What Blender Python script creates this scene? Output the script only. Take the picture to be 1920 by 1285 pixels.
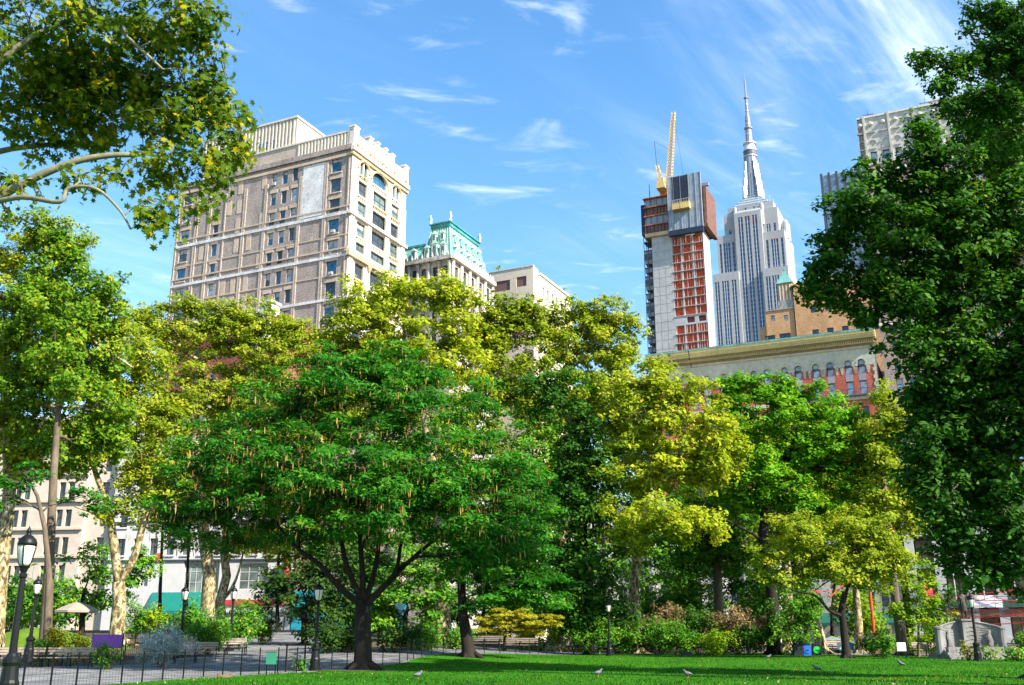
import bpy, math, random
import numpy as np
from mathutils import Vector, Matrix

for _o in list(bpy.data.objects):
    bpy.data.objects.remove(_o)
SC = bpy.context.scene
COL = SC.collection
R = math.radians

# ---------------------------------------------------------------- camera, sky, sun, exposure
EYE, PITCH, FPX = 1.5, R(16.4), 1867.0
SUN_AZ, SUN_EL = R(126), R(38)          # azimuth clockwise from the view direction (+Y)
SKY_STRENGTH, SUN_STRENGTH, EXPOSURE = 0.15, 5.0, 1.4

cam = bpy.data.objects.new('camera', bpy.data.cameras.new('camera'))
COL.objects.link(cam)
cam.location = (0, 0, EYE)
cam.rotation_euler = (R(90) + PITCH, 0, 0)
cam.data.sensor_width = 36.0
cam.data.lens = 36.0 * FPX / 1920.0
cam.data.clip_start = 0.1
cam.data.clip_end = 12000
SC.camera = cam

world = bpy.data.worlds.new('World')
SC.world = world
world.use_nodes = True


def build_sky():
    nt = world.node_tree
    nt.nodes.clear()
    N, L = nt.nodes.new, nt.links.new
    out = N('ShaderNodeOutputWorld'); bg = N('ShaderNodeBackground')
    sky = N('ShaderNodeTexSky')
    sky.sky_type = 'NISHITA'; sky.sun_disc = False
    sky.sun_elevation = SUN_EL; sky.sun_rotation = SUN_AZ
    sky.air_density = 1.25; sky.dust_density = 0.35; sky.ozone_density = 2.2; sky.altitude = 20
    tc = N('ShaderNodeTexCoord'); sep = N('ShaderNodeSeparateXYZ')
    L(tc.outputs['Generated'], sep.inputs[0])

    def m(op, a, b=None, c=None, clamp=False):
        n = N('ShaderNodeMath'); n.operation = op; n.use_clamp = clamp
        for i, v in enumerate((a, b, c)):
            if v is None:
                continue
            if isinstance(v, (int, float)):
                n.inputs[i].default_value = v
            else:
                L(v, n.inputs[i])
        return n.outputs[0]
    # the cloud layer is a level sheet high above: direction / height gives its plan coordinates
    zz = m('MAXIMUM', sep.outputs[2], 0.06)
    u = m('DIVIDE', sep.outputs[0], zz); v = m('DIVIDE', sep.outputs[1], zz)

    def plan(rot, sx, sy, off=(0, 0, 0)):
        cmb = N('ShaderNodeCombineXYZ'); L(u, cmb.inputs[0]); L(v, cmb.inputs[1])
        mp = N('ShaderNodeMapping'); mp.vector_type = 'TEXTURE'
        mp.inputs['Rotation'].default_value = (0, 0, rot)
        mp.inputs['Scale'].default_value = (sx, sy, 1)
        L(cmb.outputs[0], mp.inputs[0])
        ad = N('ShaderNodeVectorMath'); ad.operation = 'ADD'; ad.inputs[1].default_value = off
        L(mp.outputs[0], ad.inputs[0])
        return ad.outputs[0]

    def noise(vec, scale, detail=6, rough=0.6, dist=0.0):
        n = N('ShaderNodeTexNoise'); L(vec, n.inputs['Vector'])
        n.inputs['Scale'].default_value = scale; n.inputs['Detail'].default_value = detail
        n.inputs['Roughness'].default_value = rough; n.inputs['Distortion'].default_value = dist
        return n.outputs[0]

    def ramp(x, lo, hi):
        n = N('ShaderNodeMapRange'); n.interpolation_type = 'SMOOTHSTEP'
        L(x, n.inputs[0]); n.inputs[1].default_value = lo; n.inputs[2].default_value = hi
        return n.outputs[0]
    # long cirrus streaks
    streak = ramp(noise(plan(R(-38), 0.42, 2.6, (3.1, 1.7, 0)), 1.7, 6, 0.62, 0.9), 0.36, 0.78)
    fine = ramp(noise(plan(R(-50), 0.5, 1.6, (7.7, 2.3, 0)), 5.0, 5, 0.65, 0.8), 0.25, 0.75)
    bank = ramp(noise(plan(0, 1.0, 1.4, (0.62, 4.3, 0)), 0.75, 2, 0.5), 0.42, 0.62)
    east = m('MULTIPLY', ramp(u, 0.08, 0.7), m('SUBTRACT', 1.0, m('MULTIPLY', ramp(v, 1.5, 2.2), 0.9)))
    cir = m('MULTIPLY', m('MULTIPLY', streak, m('MULTIPLY_ADD', fine, 0.6, 0.4)), m('MAXIMUM', m('MULTIPLY', bank, 0.25), east))
    # small torn flakes drifting in the western half
    fl = ramp(noise(plan(R(8), 1.0, 0.55, (14.7, 3.4, 0)), 3.9, 5, 0.6, 0.5), 0.55, 0.86)
    pat = ramp(noise(plan(0, 1, 1, (5.0, 9.0, 0)), 0.9, 2, 0.5), 0.34, 0.56)
    flk = m('MULTIPLY', m('MULTIPLY', fl, pat), 0.62)
    cov = m('MINIMUM', m('ADD', m('MULTIPLY', cir, 1.05), flk), 0.92)
    up = ramp(sep.outputs[2], 0.10, 0.22)
    cov = m('MULTIPLY', cov, up)
    mix = N('ShaderNodeMix'); mix.data_type = 'RGBA'
    hs = N('ShaderNodeHueSaturation'); hs.inputs['Saturation'].default_value = 1.27; hs.inputs['Value'].default_value = 0.77
    L(sky.outputs[0], hs.inputs['Color'])
    L(cov, mix.inputs['Factor']); L(hs.outputs[0], mix.inputs['A'])
    mix.inputs['B'].default_value = (4.2, 4.5, 4.9, 1)
    L(mix.outputs['Result'], bg.inputs['Color'])
    bg.inputs['Strength'].default_value = SKY_STRENGTH
    L(bg.outputs[0], out.inputs['Surface'])


build_sky()
world.cycles.sampling_method = 'MANUAL'
world.cycles.sample_map_resolution = 512
SUN_DIR = Vector((math.sin(SUN_AZ) * math.cos(SUN_EL), math.cos(SUN_AZ) * math.cos(SUN_EL), math.sin(SUN_EL)))
sl = bpy.data.lights.new('sun', 'SUN')
sl.energy = SUN_STRENGTH; sl.angle = R(0.53); sl.color = (1.0, 0.93, 0.82)
so = bpy.data.objects.new('sun', sl)
COL.objects.link(so)
so.rotation_euler = SUN_DIR.to_track_quat('Z', 'Y').to_euler()

vs = SC.view_settings
vs.view_transform = 'Standard'; vs.look = 'None'; vs.gamma = 1.0; vs.exposure = EXPOSURE
vs.use_curve_mapping = False
SC.render.engine = 'CYCLES'
cy = SC.cycles
cy.max_bounces = 8; cy.diffuse_bounces = 6; cy.glossy_bounces = 2; cy.transmission_bounces = 6
cy.transparent_max_bounces = 4; cy.caustics_reflective = False; cy.caustics_refractive = False
cy.sample_clamp_indirect = 6.0
cy.use_denoising = True
try:
    cy.denoiser = 'OPENIMAGEDENOISE'; cy.denoising_input_passes = 'RGB_ALBEDO_NORMAL'; cy.denoising_prefilter = 'FAST'
except Exception:
    pass

# ---------------------------------------------------------------- survey helpers (metres)
CP, SP = math.cos(PITCH), math.sin(PITCH)
GRID = R(64.5)                                   # street grid: local x runs north, local y runs west


def at(px, py, Y):
    """surveyed point: sight line towards (px, py) of the photograph, Y metres north of the tripod"""
    x, y = (px - 960) / FPX, (642.5 - py) / FPX
    d = (x, CP - y * SP, SP + y * CP)
    t = Y / d[1]
    return Vector((d[0] * t, Y, EYE + d[2] * t))


def mpp(py, Y):
    """metres per photograph pixel at that place"""
    p = at(960, py, Y)
    return (p.y * CP + (p.z - EYE) * SP) / FPX


def sstep(a, b, x):
    t = np.clip((np.asarray(x, float) - a) / (b - a), 0, 1)
    return t * t * (3 - 2 * t)


def hgt(x, y):
    """height of the ground: flat lawn, rising gently to the north-west"""
    w = 1 - 0.9 * sstep(-9, 6, x)
    return 0.034 * np.clip(np.asarray(y, float) - 45, 0, 60) * w * sstep(45, 60, y)


def H(x, y):
    return float(hgt(x, y))


# ---------------------------------------------------------------- mesh helpers
class MB:
    def __init__(s):
        s.v, s.f = [], []

    def quad(s, a, b, c, d):
        n = len(s.v); s.v += [tuple(a), tuple(b), tuple(c), tuple(d)]; s.f.append((n, n + 1, n + 2, n + 3)); return s

    def tri(s, a, b, c):
        n = len(s.v); s.v += [tuple(a), tuple(b), tuple(c)]; s.f.append((n, n + 1, n + 2)); return s

    def box(s, x0, x1, y0, y1, z0, z1):
        return s.frus(x0, x1, y0, y1, z0, x0, x1, y0, y1, z1)

    def frus(s, x0, x1, y0, y1, z0, X0, X1, Y0, Y1, z1):
        n = len(s.v)
        s.v += [(x0, y0, z0), (x1, y0, z0), (x1, y1, z0), (x0, y1, z0), (X0, Y0, z1), (X1, Y0, z1), (X1, Y1, z1), (X0, Y1, z1)]
        for q in ((0, 3, 2, 1), (4, 5, 6, 7), (0, 1, 5, 4), (1, 2, 6, 5), (2, 3, 7, 6), (3, 0, 4, 7)):
            s.f.append(tuple(n + i for i in q))
        return s

    def bar(s, a, b, w, h=None):
        """square bar from a to b"""
        return s.tube([a, b], [w / 2 * 1.414] * 2, 4, caps=True) if h is None else s._flat(a, b, w, h)

    def _flat(s, a, b, w, h):
        a, b = Vector(a), Vector(b); d = (b - a).normalized()
        up = Vector((0, 0, 1)) if abs(d.z) < .95 else Vector((0, 1, 0))
        sd = d.cross(up).normalized(); u = sd.cross(d).normalized()
        n = len(s.v)
        for p in (a, b):
            for i, j in ((-1, -1), (1, -1), (1, 1), (-1, 1)):
                s.v.append(tuple(p + sd * (i * w / 2) + u * (j * h / 2)))
        for q in ((0, 3, 2, 1), (4, 5, 6, 7), (0, 1, 5, 4), (1, 2, 6, 5), (2, 3, 7, 6), (3, 0, 4, 7)):
            s.f.append(tuple(n + i for i in q))
        return s

    def tube(s, pts, rad, k=6, caps=True):
        pts = [Vector(p) for p in pts]
        if isinstance(rad, (int, float)):
            rad = [rad] * len(pts)
        n0 = len(s.v); ref = None
        for i, p in enumerate(pts):
            d = (pts[min(i + 1, len(pts) - 1)] - pts[max(i - 1, 0)])
            d = d.normalized() if d.length > 1e-9 else Vector((0, 0, 1))
            if ref is None:
                ref = Vector((1, 0, 0)) if abs(d.x) < .9 else Vector((0, 1, 0))
            a = d.cross(ref).normalized(); ref = a.cross(d).normalized()
            for j in range(k):
                t = 2 * math.pi * (j + .5) / k
                s.v.append(tuple(p + (ref * math.cos(t) + a * math.sin(t)) * rad[i]))
        for i in range(len(pts) - 1):
            for j in range(k):
                q = n0 + i * k; j2 = (j + 1) % k
                s.f.append((q + j, q + j2, q + k + j2, q + k + j))
        if caps:
            s.f.append(tuple(n0 + j for j in reversed(range(k))))
            e = n0 + (len(pts) - 1) * k
            s.f.append(tuple(e + j for j in range(k)))
        return s

    def lathe(s, prof, k=12, c=(0, 0)):
        n0 = len(s.v)
        for r, z in prof:
            for j in range(k):
                t = 2 * math.pi * (j + .5) / k
                s.v.append((c[0] + r * math.cos(t), c[1] + r * math.sin(t), z))
        for i in range(len(prof) - 1):
            for j in range(k):
                q = n0 + i * k; j2 = (j + 1) % k
                s.f.append((q + j, q + j2, q + k + j2, q + k + j))
        s.f.append(tuple(n0 + j for j in reversed(range(k))))
        e = n0 + (len(prof) - 1) * k
        s.f.append(tuple(e + j for j in range(k)))
        return s

    def mesh(s, name, m, smooth=False):
        me = bpy.data.meshes.new(name)
        me.from_pydata(s.v, [], s.f)
        if smooth:
            me.polygons.foreach_set('use_smooth', [True] * len(me.polygons))
        me.materials.append(m)
        me.update()
        return me

    def build(s, name, m, parent=None, loc=None, smooth=False):
        return link(name, s.mesh(name, m, smooth), parent, loc)


def link(name, data, parent=None, loc=None, rz=None):
    o = bpy.data.objects.new(name, data)
    COL.objects.link(o)
    if parent is not None:
        o.parent = parent
    if loc is not None:
        o.location = loc
    if rz is not None:
        o.rotation_euler.z = rz
    return o


def tag(o, label=None, cat=None, group=None, kind=None):
    if label: o['label'] = label
    if cat: o['category'] = cat
    if group: o['group'] = group
    if kind: o['kind'] = kind
    return o


def thing(name, label, cat, loc=(0, 0, 0), rz=0.0, group=None):
    return tag(link(name, None, None, loc, rz), label, cat, group)


def copy_tree(o, parent=None):
    c = o.copy(); COL.objects.link(c); c.parent = parent
    for ch in list(o.children):
        copy_tree(ch, c)
    return c


def np_mesh(name, V, loops, starts, m, attr=None):
    me = bpy.data.meshes.new(name)
    me.vertices.add(len(V)); me.vertices.foreach_set('co', np.ascontiguousarray(V, dtype=np.float32).ravel())
    me.loops.add(len(loops)); me.loops.foreach_set('vertex_index', np.ascontiguousarray(loops, dtype=np.int32))
    me.polygons.add(len(starts)); me.polygons.foreach_set('loop_start', np.ascontiguousarray(starts, dtype=np.int32))
    if attr is not None:
        a = me.attributes.new('leafvar', 'FLOAT', 'FACE'); a.data.foreach_set('value', np.ascontiguousarray(attr, dtype=np.float32))
    me.materials.append(m)
    me.update(calc_edges=True)
    return me


# ---------------------------------------------------------------- materials
def _new(name):
    m = bpy.data.materials.new(name); m.use_nodes = True
    nt = m.node_tree; b = nt.nodes['Principled BSDF']
    return m, nt, b, nt.nodes.new, nt.links.new


def rgba(c, k=1.0):
    return (min(1, c[0] * k), min(1, c[1] * k), min(1, c[2] * k), 1)


def mat(name, col, rough=0.8, var=0.18, scale=1.5, metal=0.0, spec=0.3, bump=0.0, col2=None, big=None, stretch=None):
    """plain surface with grain, blotches and streaks"""
    m, nt, b, N, L = _new(name)
    tc = N('ShaderNodeTexCoord'); mp = N('ShaderNodeMapping'); L(tc.outputs['Object'], mp.inputs[0])
    if stretch: mp.inputs['Scale'].default_value = stretch
    n1 = N('ShaderNodeTexNoise'); n1.inputs['Scale'].default_value = scale; n1.inputs['Detail'].default_value = 7; n1.inputs['Roughness'].default_value = .65
    L(mp.outputs[0], n1.inputs['Vector'])
    cr = N('ShaderNodeValToRGB'); e = cr.color_ramp.elements
    e[0].position = .3; e[1].position = .7
    e[0].color = rgba(col2 if col2 else col, 1 - var); e[1].color = rgba(col, 1 + var)
    L(n1.outputs[0], cr.inputs[0])
    n2 = N('ShaderNodeTexNoise'); n2.inputs['Scale'].default_value = big or scale * .13; n2.inputs['Detail'].default_value = 4
    L(mp.outputs[0], n2.inputs['Vector'])
    mr = N('ShaderNodeMapRange'); L(n2.outputs[0], mr.inputs[0])
    mr.inputs[1].default_value = .3; mr.inputs[2].default_value = .7; mr.inputs[3].default_value = 1 - var * .8; mr.inputs[4].default_value = 1 + var * .5
    mx = N('ShaderNodeMix'); mx.data_type = 'RGBA'; mx.blend_type = 'MULTIPLY'; mx.inputs['Factor'].default_value = 1
    L(cr.outputs[0], mx.inputs['A']); L(mr.outputs[0], mx.inputs['B'])
    L(mx.outputs['Result'], b.inputs['Base Color'])
    b.inputs['Roughness'].default_value = rough; b.inputs['Metallic'].default_value = metal
    b.inputs['Specular IOR Level'].default_value = spec
    if bump:
        bp = N('ShaderNodeBump'); bp.inputs['Strength'].default_value = bump; bp.inputs['Distance'].default_value = .05
        L(n1.outputs[0], bp.inputs['Height']); L(bp.outputs[0], b.inputs['Normal'])
    return m


def brick(name, c1, c2, mortar, bw=.42, bh=.14, stain=.22, rough=.85):
    m, nt, b, N, L = _new(name)
    tc = N('ShaderNodeTexCoord'); sp = N('ShaderNodeSeparateXYZ'); L(tc.outputs['Object'], sp.inputs[0])
    ad = N('ShaderNodeMath'); L(sp.outputs[0], ad.inputs[0]); L(sp.outputs[1], ad.inputs[1])
    cb = N('ShaderNodeCombineXYZ'); L(ad.outputs[0], cb.inputs[0]); L(sp.outputs[2], cb.inputs[1])
    bt = N('ShaderNodeTexBrick'); L(cb.outputs[0], bt.inputs['Vector'])
    bt.inputs['Color1'].default_value = rgba(c1); bt.inputs['Color2'].default_value = rgba(c2); bt.inputs['Mortar'].default_value = rgba(mortar)
    bt.inputs['Scale'].default_value = 1; bt.inputs['Brick Width'].default_value = bw; bt.inputs['Row Height'].default_value = bh
    bt.inputs['Mortar Size'].default_value = .014; bt.inputs['Mortar Smooth'].default_value = .3; bt.inputs['Bias'].default_value = 0
    n = N('ShaderNodeTexNoise'); n.inputs['Scale'].default_value = .35; n.inputs['Detail'].default_value = 9; n.inputs['Roughness'].default_value = .7
    mp = N('ShaderNodeMapping'); mp.inputs['Scale'].default_value = (1, 1, .45); L(tc.outputs['Object'], mp.inputs[0]); L(mp.outputs[0], n.inputs['Vector'])
    mr = N('ShaderNodeMapRange'); L(n.outputs[0], mr.inputs[0]); mr.inputs[1].default_value = .3; mr.inputs[2].default_value = .7
    mr.inputs[3].default_value = 1 - stain; mr.inputs[4].default_value = 1 + stain
    n3 = N('ShaderNodeTexNoise'); n3.inputs['Scale'].default_value = 4.5; n3.inputs['Detail'].default_value = 3
    L(tc.outputs['Object'], n3.inputs['Vector'])
    mr3 = N('ShaderNodeMapRange'); L(n3.outputs[0], mr3.inputs[0]); mr3.inputs[1].default_value = .3; mr3.inputs[2].default_value = .7
    mr3.inputs[3].default_value = .72; mr3.inputs[4].default_value = 1.28
    mu = N('ShaderNodeMath'); mu.operation = 'MULTIPLY'; L(mr.outputs[0], mu.inputs[0]); L(mr3.outputs[0], mu.inputs[1])
    mx = N('ShaderNodeMix'); mx.data_type = 'RGBA'; mx.blend_type = 'MULTIPLY'; mx.inputs['Factor'].default_value = 1
    L(bt.outputs[0], mx.inputs['A']); L(mu.outputs[0], mx.inputs['B']); L(mx.outputs['Result'], b.inputs['Base Color'])
    bp = N('ShaderNodeBump'); bp.inputs['Strength'].default_value = .5; bp.inputs['Distance'].default_value = .03
    L(bt.outputs['Fac'], bp.inputs['Height']); bp.invert = True; L(bp.outputs[0], b.inputs['Normal'])
    b.inputs['Roughness'].default_value = rough; b.inputs['Specular IOR Level'].default_value = .2
    return m


def glass(name, col, rough=.06, var=.5, spec=.6):
    """window glass: dark room behind a reflecting pane, some with blinds"""
    m, nt, b, N, L = _new(name)
    oi = N('ShaderNodeObjectInfo'); tc = N('ShaderNodeTexCoord')
    cr = N('ShaderNodeValToRGB'); e = cr.color_ramp.elements
    e[0].color = rgba(col, 1 - var); e[1].color = rgba(col, 1 + var); L(oi.outputs['Random'], cr.inputs[0])
    n = N('ShaderNodeTexNoise'); n.inputs['Scale'].default_value = .7; n.inputs['Detail'].default_value = 3; L(tc.outputs['Object'], n.inputs['Vector'])
    mr = N('ShaderNodeMapRange'); L(n.outputs[0], mr.inputs[0]); mr.inputs[1].default_value = .35; mr.inputs[2].default_value = .65
    mr.inputs[3].default_value = .6; mr.inputs[4].default_value = 1.4
    mx = N('ShaderNodeMix'); mx.data_type = 'RGBA'; mx.blend_type = 'MULTIPLY'; mx.inputs['Factor'].default_value = 1
    L(cr.outputs[0], mx.inputs['A']); L(mr.outputs[0], mx.inputs['B']); L(mx.outputs['Result'], b.inputs['Base Color'])
    b.inputs['Roughness'].default_value = rough; b.inputs['Specular IOR Level'].default_value = spec
    bp = N('ShaderNodeBump'); bp.inputs['Strength'].default_value = .08; bp.inputs['Distance'].default_value = .1
    L(n.outputs[0], bp.inputs['Height']); L(bp.outputs[0], b.inputs['Normal'])
    return m


def leaf(name, stops, trans=.38, tcol=None, rough=.6, spec=.12):
    """leaf blades: the colour of each leaf from its own value, light passing through the blade"""
    m, nt, b, N, L = _new(name)
    at_ = N('ShaderNodeAttribute'); at_.attribute_name = 'leafvar'
    cr = N('ShaderNodeValToRGB'); el = cr.color_ramp.elements
    while len(el) < len(stops): el.new(.5)
    for i, (p, c) in enumerate(stops):
        el[i].position = p; el[i].color = rgba(c)
    L(at_.outputs['Fac'], cr.inputs[0])
    L(cr.outputs[0], b.inputs['Base Color'])
    b.inputs['Roughness'].default_value = rough; b.inputs['Specular IOR Level'].default_value = spec
    tr = N('ShaderNodeBsdfTranslucent')
    mx = N('ShaderNodeMix'); mx.data_type = 'RGBA'; mx.blend_type = 'MULTIPLY'; mx.inputs['Factor'].default_value = 1
    mx.inputs['B'].default_value = rgba(tcol or (1.0, 1.0, .5)); mx.clamp_result = False
    L(cr.outputs[0], mx.inputs['A']); L(mx.outputs['Result'], tr.inputs[0])
    ms = N('ShaderNodeMixShader'); ms.inputs[0].default_value = trans
    L(b.outputs[0], ms.inputs[1]); L(tr.outputs[0], ms.inputs[2])
    L(ms.outputs[0], nt.nodes['Material Output'].inputs['Surface'])
    return m


def bark_plane(name):
    """flaking plane bark: cream, olive and brown plates"""
    m, nt, b, N, L = _new(name)
    tc = N('ShaderNodeTexCoord'); mp = N('ShaderNodeMapping'); mp.inputs['Scale'].default_value = (1, 1, .55); L(tc.outputs['Object'], mp.inputs[0])
    v = N('ShaderNodeTexNoise'); v.inputs['Scale'].default_value = 4.6; v.inputs['Detail'].default_value = 4; v.inputs['Distortion'].default_value = .9
    L(mp.outputs[0], v.inputs['Vector'])
    cr = N('ShaderNodeValToRGB'); cr.color_ramp.interpolation = 'EASE'; el = cr.color_ramp.elements
    for p in (.5, .5): el.new(p)
    for e, (p, c) in zip(el, ((.38, (.07, .05, .028)), (.45, (.16, .12, .055)), (.53, (.27, .22, .10)), (.60, (.42, .37, .22)))):
        e.position = p; e.color = rgba(c)
    L(v.outputs[0], cr.inputs[0]); L(cr.outputs[0], b.inputs['Base Color'])
    b.inputs['Roughness'].default_value = .8; b.inputs['Specular IOR Level'].default_value = .2
    bp = N('ShaderNodeBump'); bp.inputs['Strength'].default_value = .4; bp.inputs['Distance'].default_value = .03
    L(v.outputs[0], bp.inputs['Height']); L(bp.outputs[0], b.inputs['Normal'])
    return m


def bands(name, cols, axis, period, rough=.8, noise=.2):
    """thin parallel courses or ribs, too fine to build one by one"""
    m, nt, b, N, L = _new(name)
    tc = N('ShaderNodeTexCoord'); sp = N('ShaderNodeSeparateXYZ'); L(tc.outputs['Object'], sp.inputs[0])
    ad = N('ShaderNodeMath'); ad.operation = 'ADD'
    if axis == 'z':
        L(sp.outputs[2], ad.inputs[0]); ad.inputs[1].default_value = 0
    else:
        L(sp.outputs[0], ad.inputs[0]); L(sp.outputs[1], ad.inputs[1])
    dv = N('ShaderNodeMath'); dv.operation = 'DIVIDE'; L(ad.outputs[0], dv.inputs[0]); dv.inputs[1].default_value = period
    fr = N('ShaderNodeMath'); fr.operation = 'FRACT'; L(dv.outputs[0], fr.inputs[0])
    cr = N('ShaderNodeValToRGB'); cr.color_ramp.interpolation = 'CONSTANT'; el = cr.color_ramp.elements
    while len(el) < len(cols): el.new(.5)
    for e, (p, c) in zip(el, cols):
        e.position = p; e.color = rgba(c)
    L(fr.outputs[0], cr.inputs[0])
    n = N('ShaderNodeTexNoise'); n.inputs['Scale'].default_value = .5; n.inputs['Detail'].default_value = 8; L(tc.outputs['Object'], n.inputs['Vector'])
    mr = N('ShaderNodeMapRange'); L(n.outputs[0], mr.inputs[0]); mr.inputs[1].default_value = .3; mr.inputs[2].default_value = .7
    mr.inputs[3].default_value = 1 - noise; mr.inputs[4].default_value = 1 + noise
    mx = N('ShaderNodeMix'); mx.data_type = 'RGBA'; mx.blend_type = 'MULTIPLY'; mx.inputs['Factor'].default_value = 1
    L(cr.outputs[0], mx.inputs['A']); L(mr.outputs[0], mx.inputs['B']); L(mx.outputs['Result'], b.inputs['Base Color'])
    b.inputs['Roughness'].default_value = rough; b.inputs['Specular IOR Level'].default_value = .25
    return m


G = {}
# foliage
G['plane_near'] = leaf('plane leaf near', [(0, (.045, .10, .006)), (.5, (.10, .19, .012)), (.75, (.22, .28, .012)), (1, (.52, .42, .015))], .55)
G['olive'] = leaf('plane leaf olive', [(0, (.12, .19, .010)), (.4, (.24, .335, .018)), (.8, (.39, .44, .03)), (1, (.54, .48, .04))], .5)
G['yellow'] = leaf('plane leaf yellow', [(0, (.15, .22, .010)), (.4, (.30, .39, .018)), (.8, (.46, .50, .03)), (1, (.58, .53, .04))], .5)
G['bright'] = leaf('oak leaf bright', [(0, (.06, .20, .010)), (.5, (.13, .36, .014)), (.85, (.22, .44, .018)), (1, (.38, .44, .02))], .46)
G['emerald'] = leaf('emerald leaf', [(0, (.016, .09, .008)), (.45, (.032, .175, .012)), (.8, (.065, .27, .016)), (1, (.19, .30, .02))], .42, (.8, 1, .4))
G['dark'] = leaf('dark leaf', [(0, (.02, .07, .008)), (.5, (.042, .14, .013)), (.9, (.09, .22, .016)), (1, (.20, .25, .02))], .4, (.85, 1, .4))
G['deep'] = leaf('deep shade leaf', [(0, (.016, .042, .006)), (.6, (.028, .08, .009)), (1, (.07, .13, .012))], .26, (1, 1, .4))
G['ginkgo'] = leaf('ginkgo leaf', [(0, (.06, .16, .010)), (.5, (.13, .27, .014)), (.85, (.23, .35, .016)), (1, (.42, .38, .02))], .45)
G['shrub'] = leaf('shrub leaf', [(0, (.03, .12, .010)), (.5, (.08, .25, .016)), (.9, (.17, .34, .02)), (1, (.33, .36, .03))], .36)
G['lime'] = leaf('lime shrub leaf', [(0, (.09, .20, .008)), (.5, (.18, .34, .012)), (1, (.38, .40, .02))], .42)
G['gold'] = leaf('golden maple leaf', [(0, (.20, .22, .012)), (.5, (.36, .34, .02)), (1, (.50, .42, .03))], .44)
G['russet'] = leaf('smoke bush plume', [(0, (.11, .07, .035)), (.5, (.21, .145, .07)), (1, (.32, .24, .12))], .3)
G['silver'] = leaf('silver blue flower spikes', [(0, (.10, .20, .08)), (.3, (.22, .32, .26)), (.6, (.38, .44, .52)), (1, (.62, .66, .74))], .3)
G['petal'] = leaf('yellow petals', [(0, (.05, .15, .01)), (.35, (.06, .17, .01)), (.4, (.55, .38, .01)), (1, (.75, .5, .02))], .3)
G['pod'] = leaf('dry seed clusters', [(0, (.20, .11, .03)), (.6, (.36, .21, .06)), (1, (.46, .30, .10))], .3, (1, .9, .6))
G['grass'] = leaf('grass blade', [(0, (.013, .075, .004)), (.45, (.026, .13, .005)), (.85, (.065, .19, .008)), (1, (.22, .25, .03))], .35)
# bark, ground
G['bark'] = mat('grey brown bark', (.12, .09, .06), .9, .35, 6, bump=.6, stretch=(1, 1, .25))
G['bark_dark'] = mat('dark bark', (.017, .012, .009), .9, .35, 6, bump=.6, stretch=(1, 1, .25))
G['bark_plane'] = bark_plane('flaking plane bark')
G['bark_limb'] = mat('grey green limb bark', (.20, .19, .12), .85, .35, 5, bump=.4)
G['soil'] = mat('mulch and soil', (.075, .055, .032), .95, .4, 2.5, bump=.5, col2=(.05, .06, .02))
G['turf'] = mat('turf', (.028, .135, .006), .95, .34, 7, spec=.02, bump=.4, col2=(.035, .12, .008), big=.16)
G['mound'] = mat('mown mound turf', (.09, .155, .012), .95, .2, 6, spec=.1, bump=.4)
def pavers(name):
    m, nt, b, N, L = _new(name)
    tc = N('ShaderNodeTexCoord'); mp = N('ShaderNodeMapping'); mp.inputs['Rotation'].default_value = (0, 0, .5); L(tc.outputs['Object'], mp.inputs[0])
    v = N('ShaderNodeTexVoronoi'); v.inputs['Scale'].default_value = 2.6; v.inputs['Randomness'].default_value = .25; L(mp.outputs[0], v.inputs['Vector'])
    e = N('ShaderNodeTexVoronoi'); e.feature = 'DISTANCE_TO_EDGE'; e.inputs['Scale'].default_value = 2.6; e.inputs['Randomness'].default_value = .25; L(mp.outputs[0], e.inputs['Vector'])
    cr = N('ShaderNodeValToRGB'); cr.color_ramp.elements[0].color = rgba((.115, .115, .118)); cr.color_ramp.elements[1].color = rgba((.225, .22, .21))
    sp = N('ShaderNodeSeparateColor'); L(v.outputs['Color'], sp.inputs[0]); L(sp.outputs[0], cr.inputs[0])
    n = N('ShaderNodeTexNoise'); n.inputs['Scale'].default_value = .5; n.inputs['Detail'].default_value = 8; L(tc.outputs['Object'], n.inputs['Vector'])
    mr = N('ShaderNodeMapRange'); L(n.outputs[0], mr.inputs[0]); mr.inputs[1].default_value = .3; mr.inputs[2].default_value = .7; mr.inputs[3].default_value = .65; mr.inputs[4].default_value = 1.3
    jr = N('ShaderNodeMapRange'); L(e.outputs['Distance'], jr.inputs[0]); jr.inputs[1].default_value = .02; jr.inputs[2].default_value = .05; jr.inputs[3].default_value = .45; jr.inputs[4].default_value = 1
    mu = N('ShaderNodeMath'); mu.operation = 'MULTIPLY'; L(mr.outputs[0], mu.inputs[0]); L(jr.outputs[0], mu.inputs[1])
    mx = N('ShaderNodeMix'); mx.data_type = 'RGBA'; mx.blend_type = 'MULTIPLY'; mx.inputs['Factor'].default_value = 1
    L(cr.outputs[0], mx.inputs['A']); L(mu.outputs[0], mx.inputs['B']); L(mx.outputs['Result'], b.inputs['Base Color'])
    b.inputs['Roughness'].default_value = .85; b.inputs['Specular IOR Level'].default_value = .25
    return m


G['paving'] = pavers('grey hexagonal paving')
G['road'] = mat('asphalt', (.055, .055, .058), .9, .2, 3)
G['sidewalk'] = mat('concrete pavement', (.36, .34, .31), .9, .15, 2)
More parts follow.
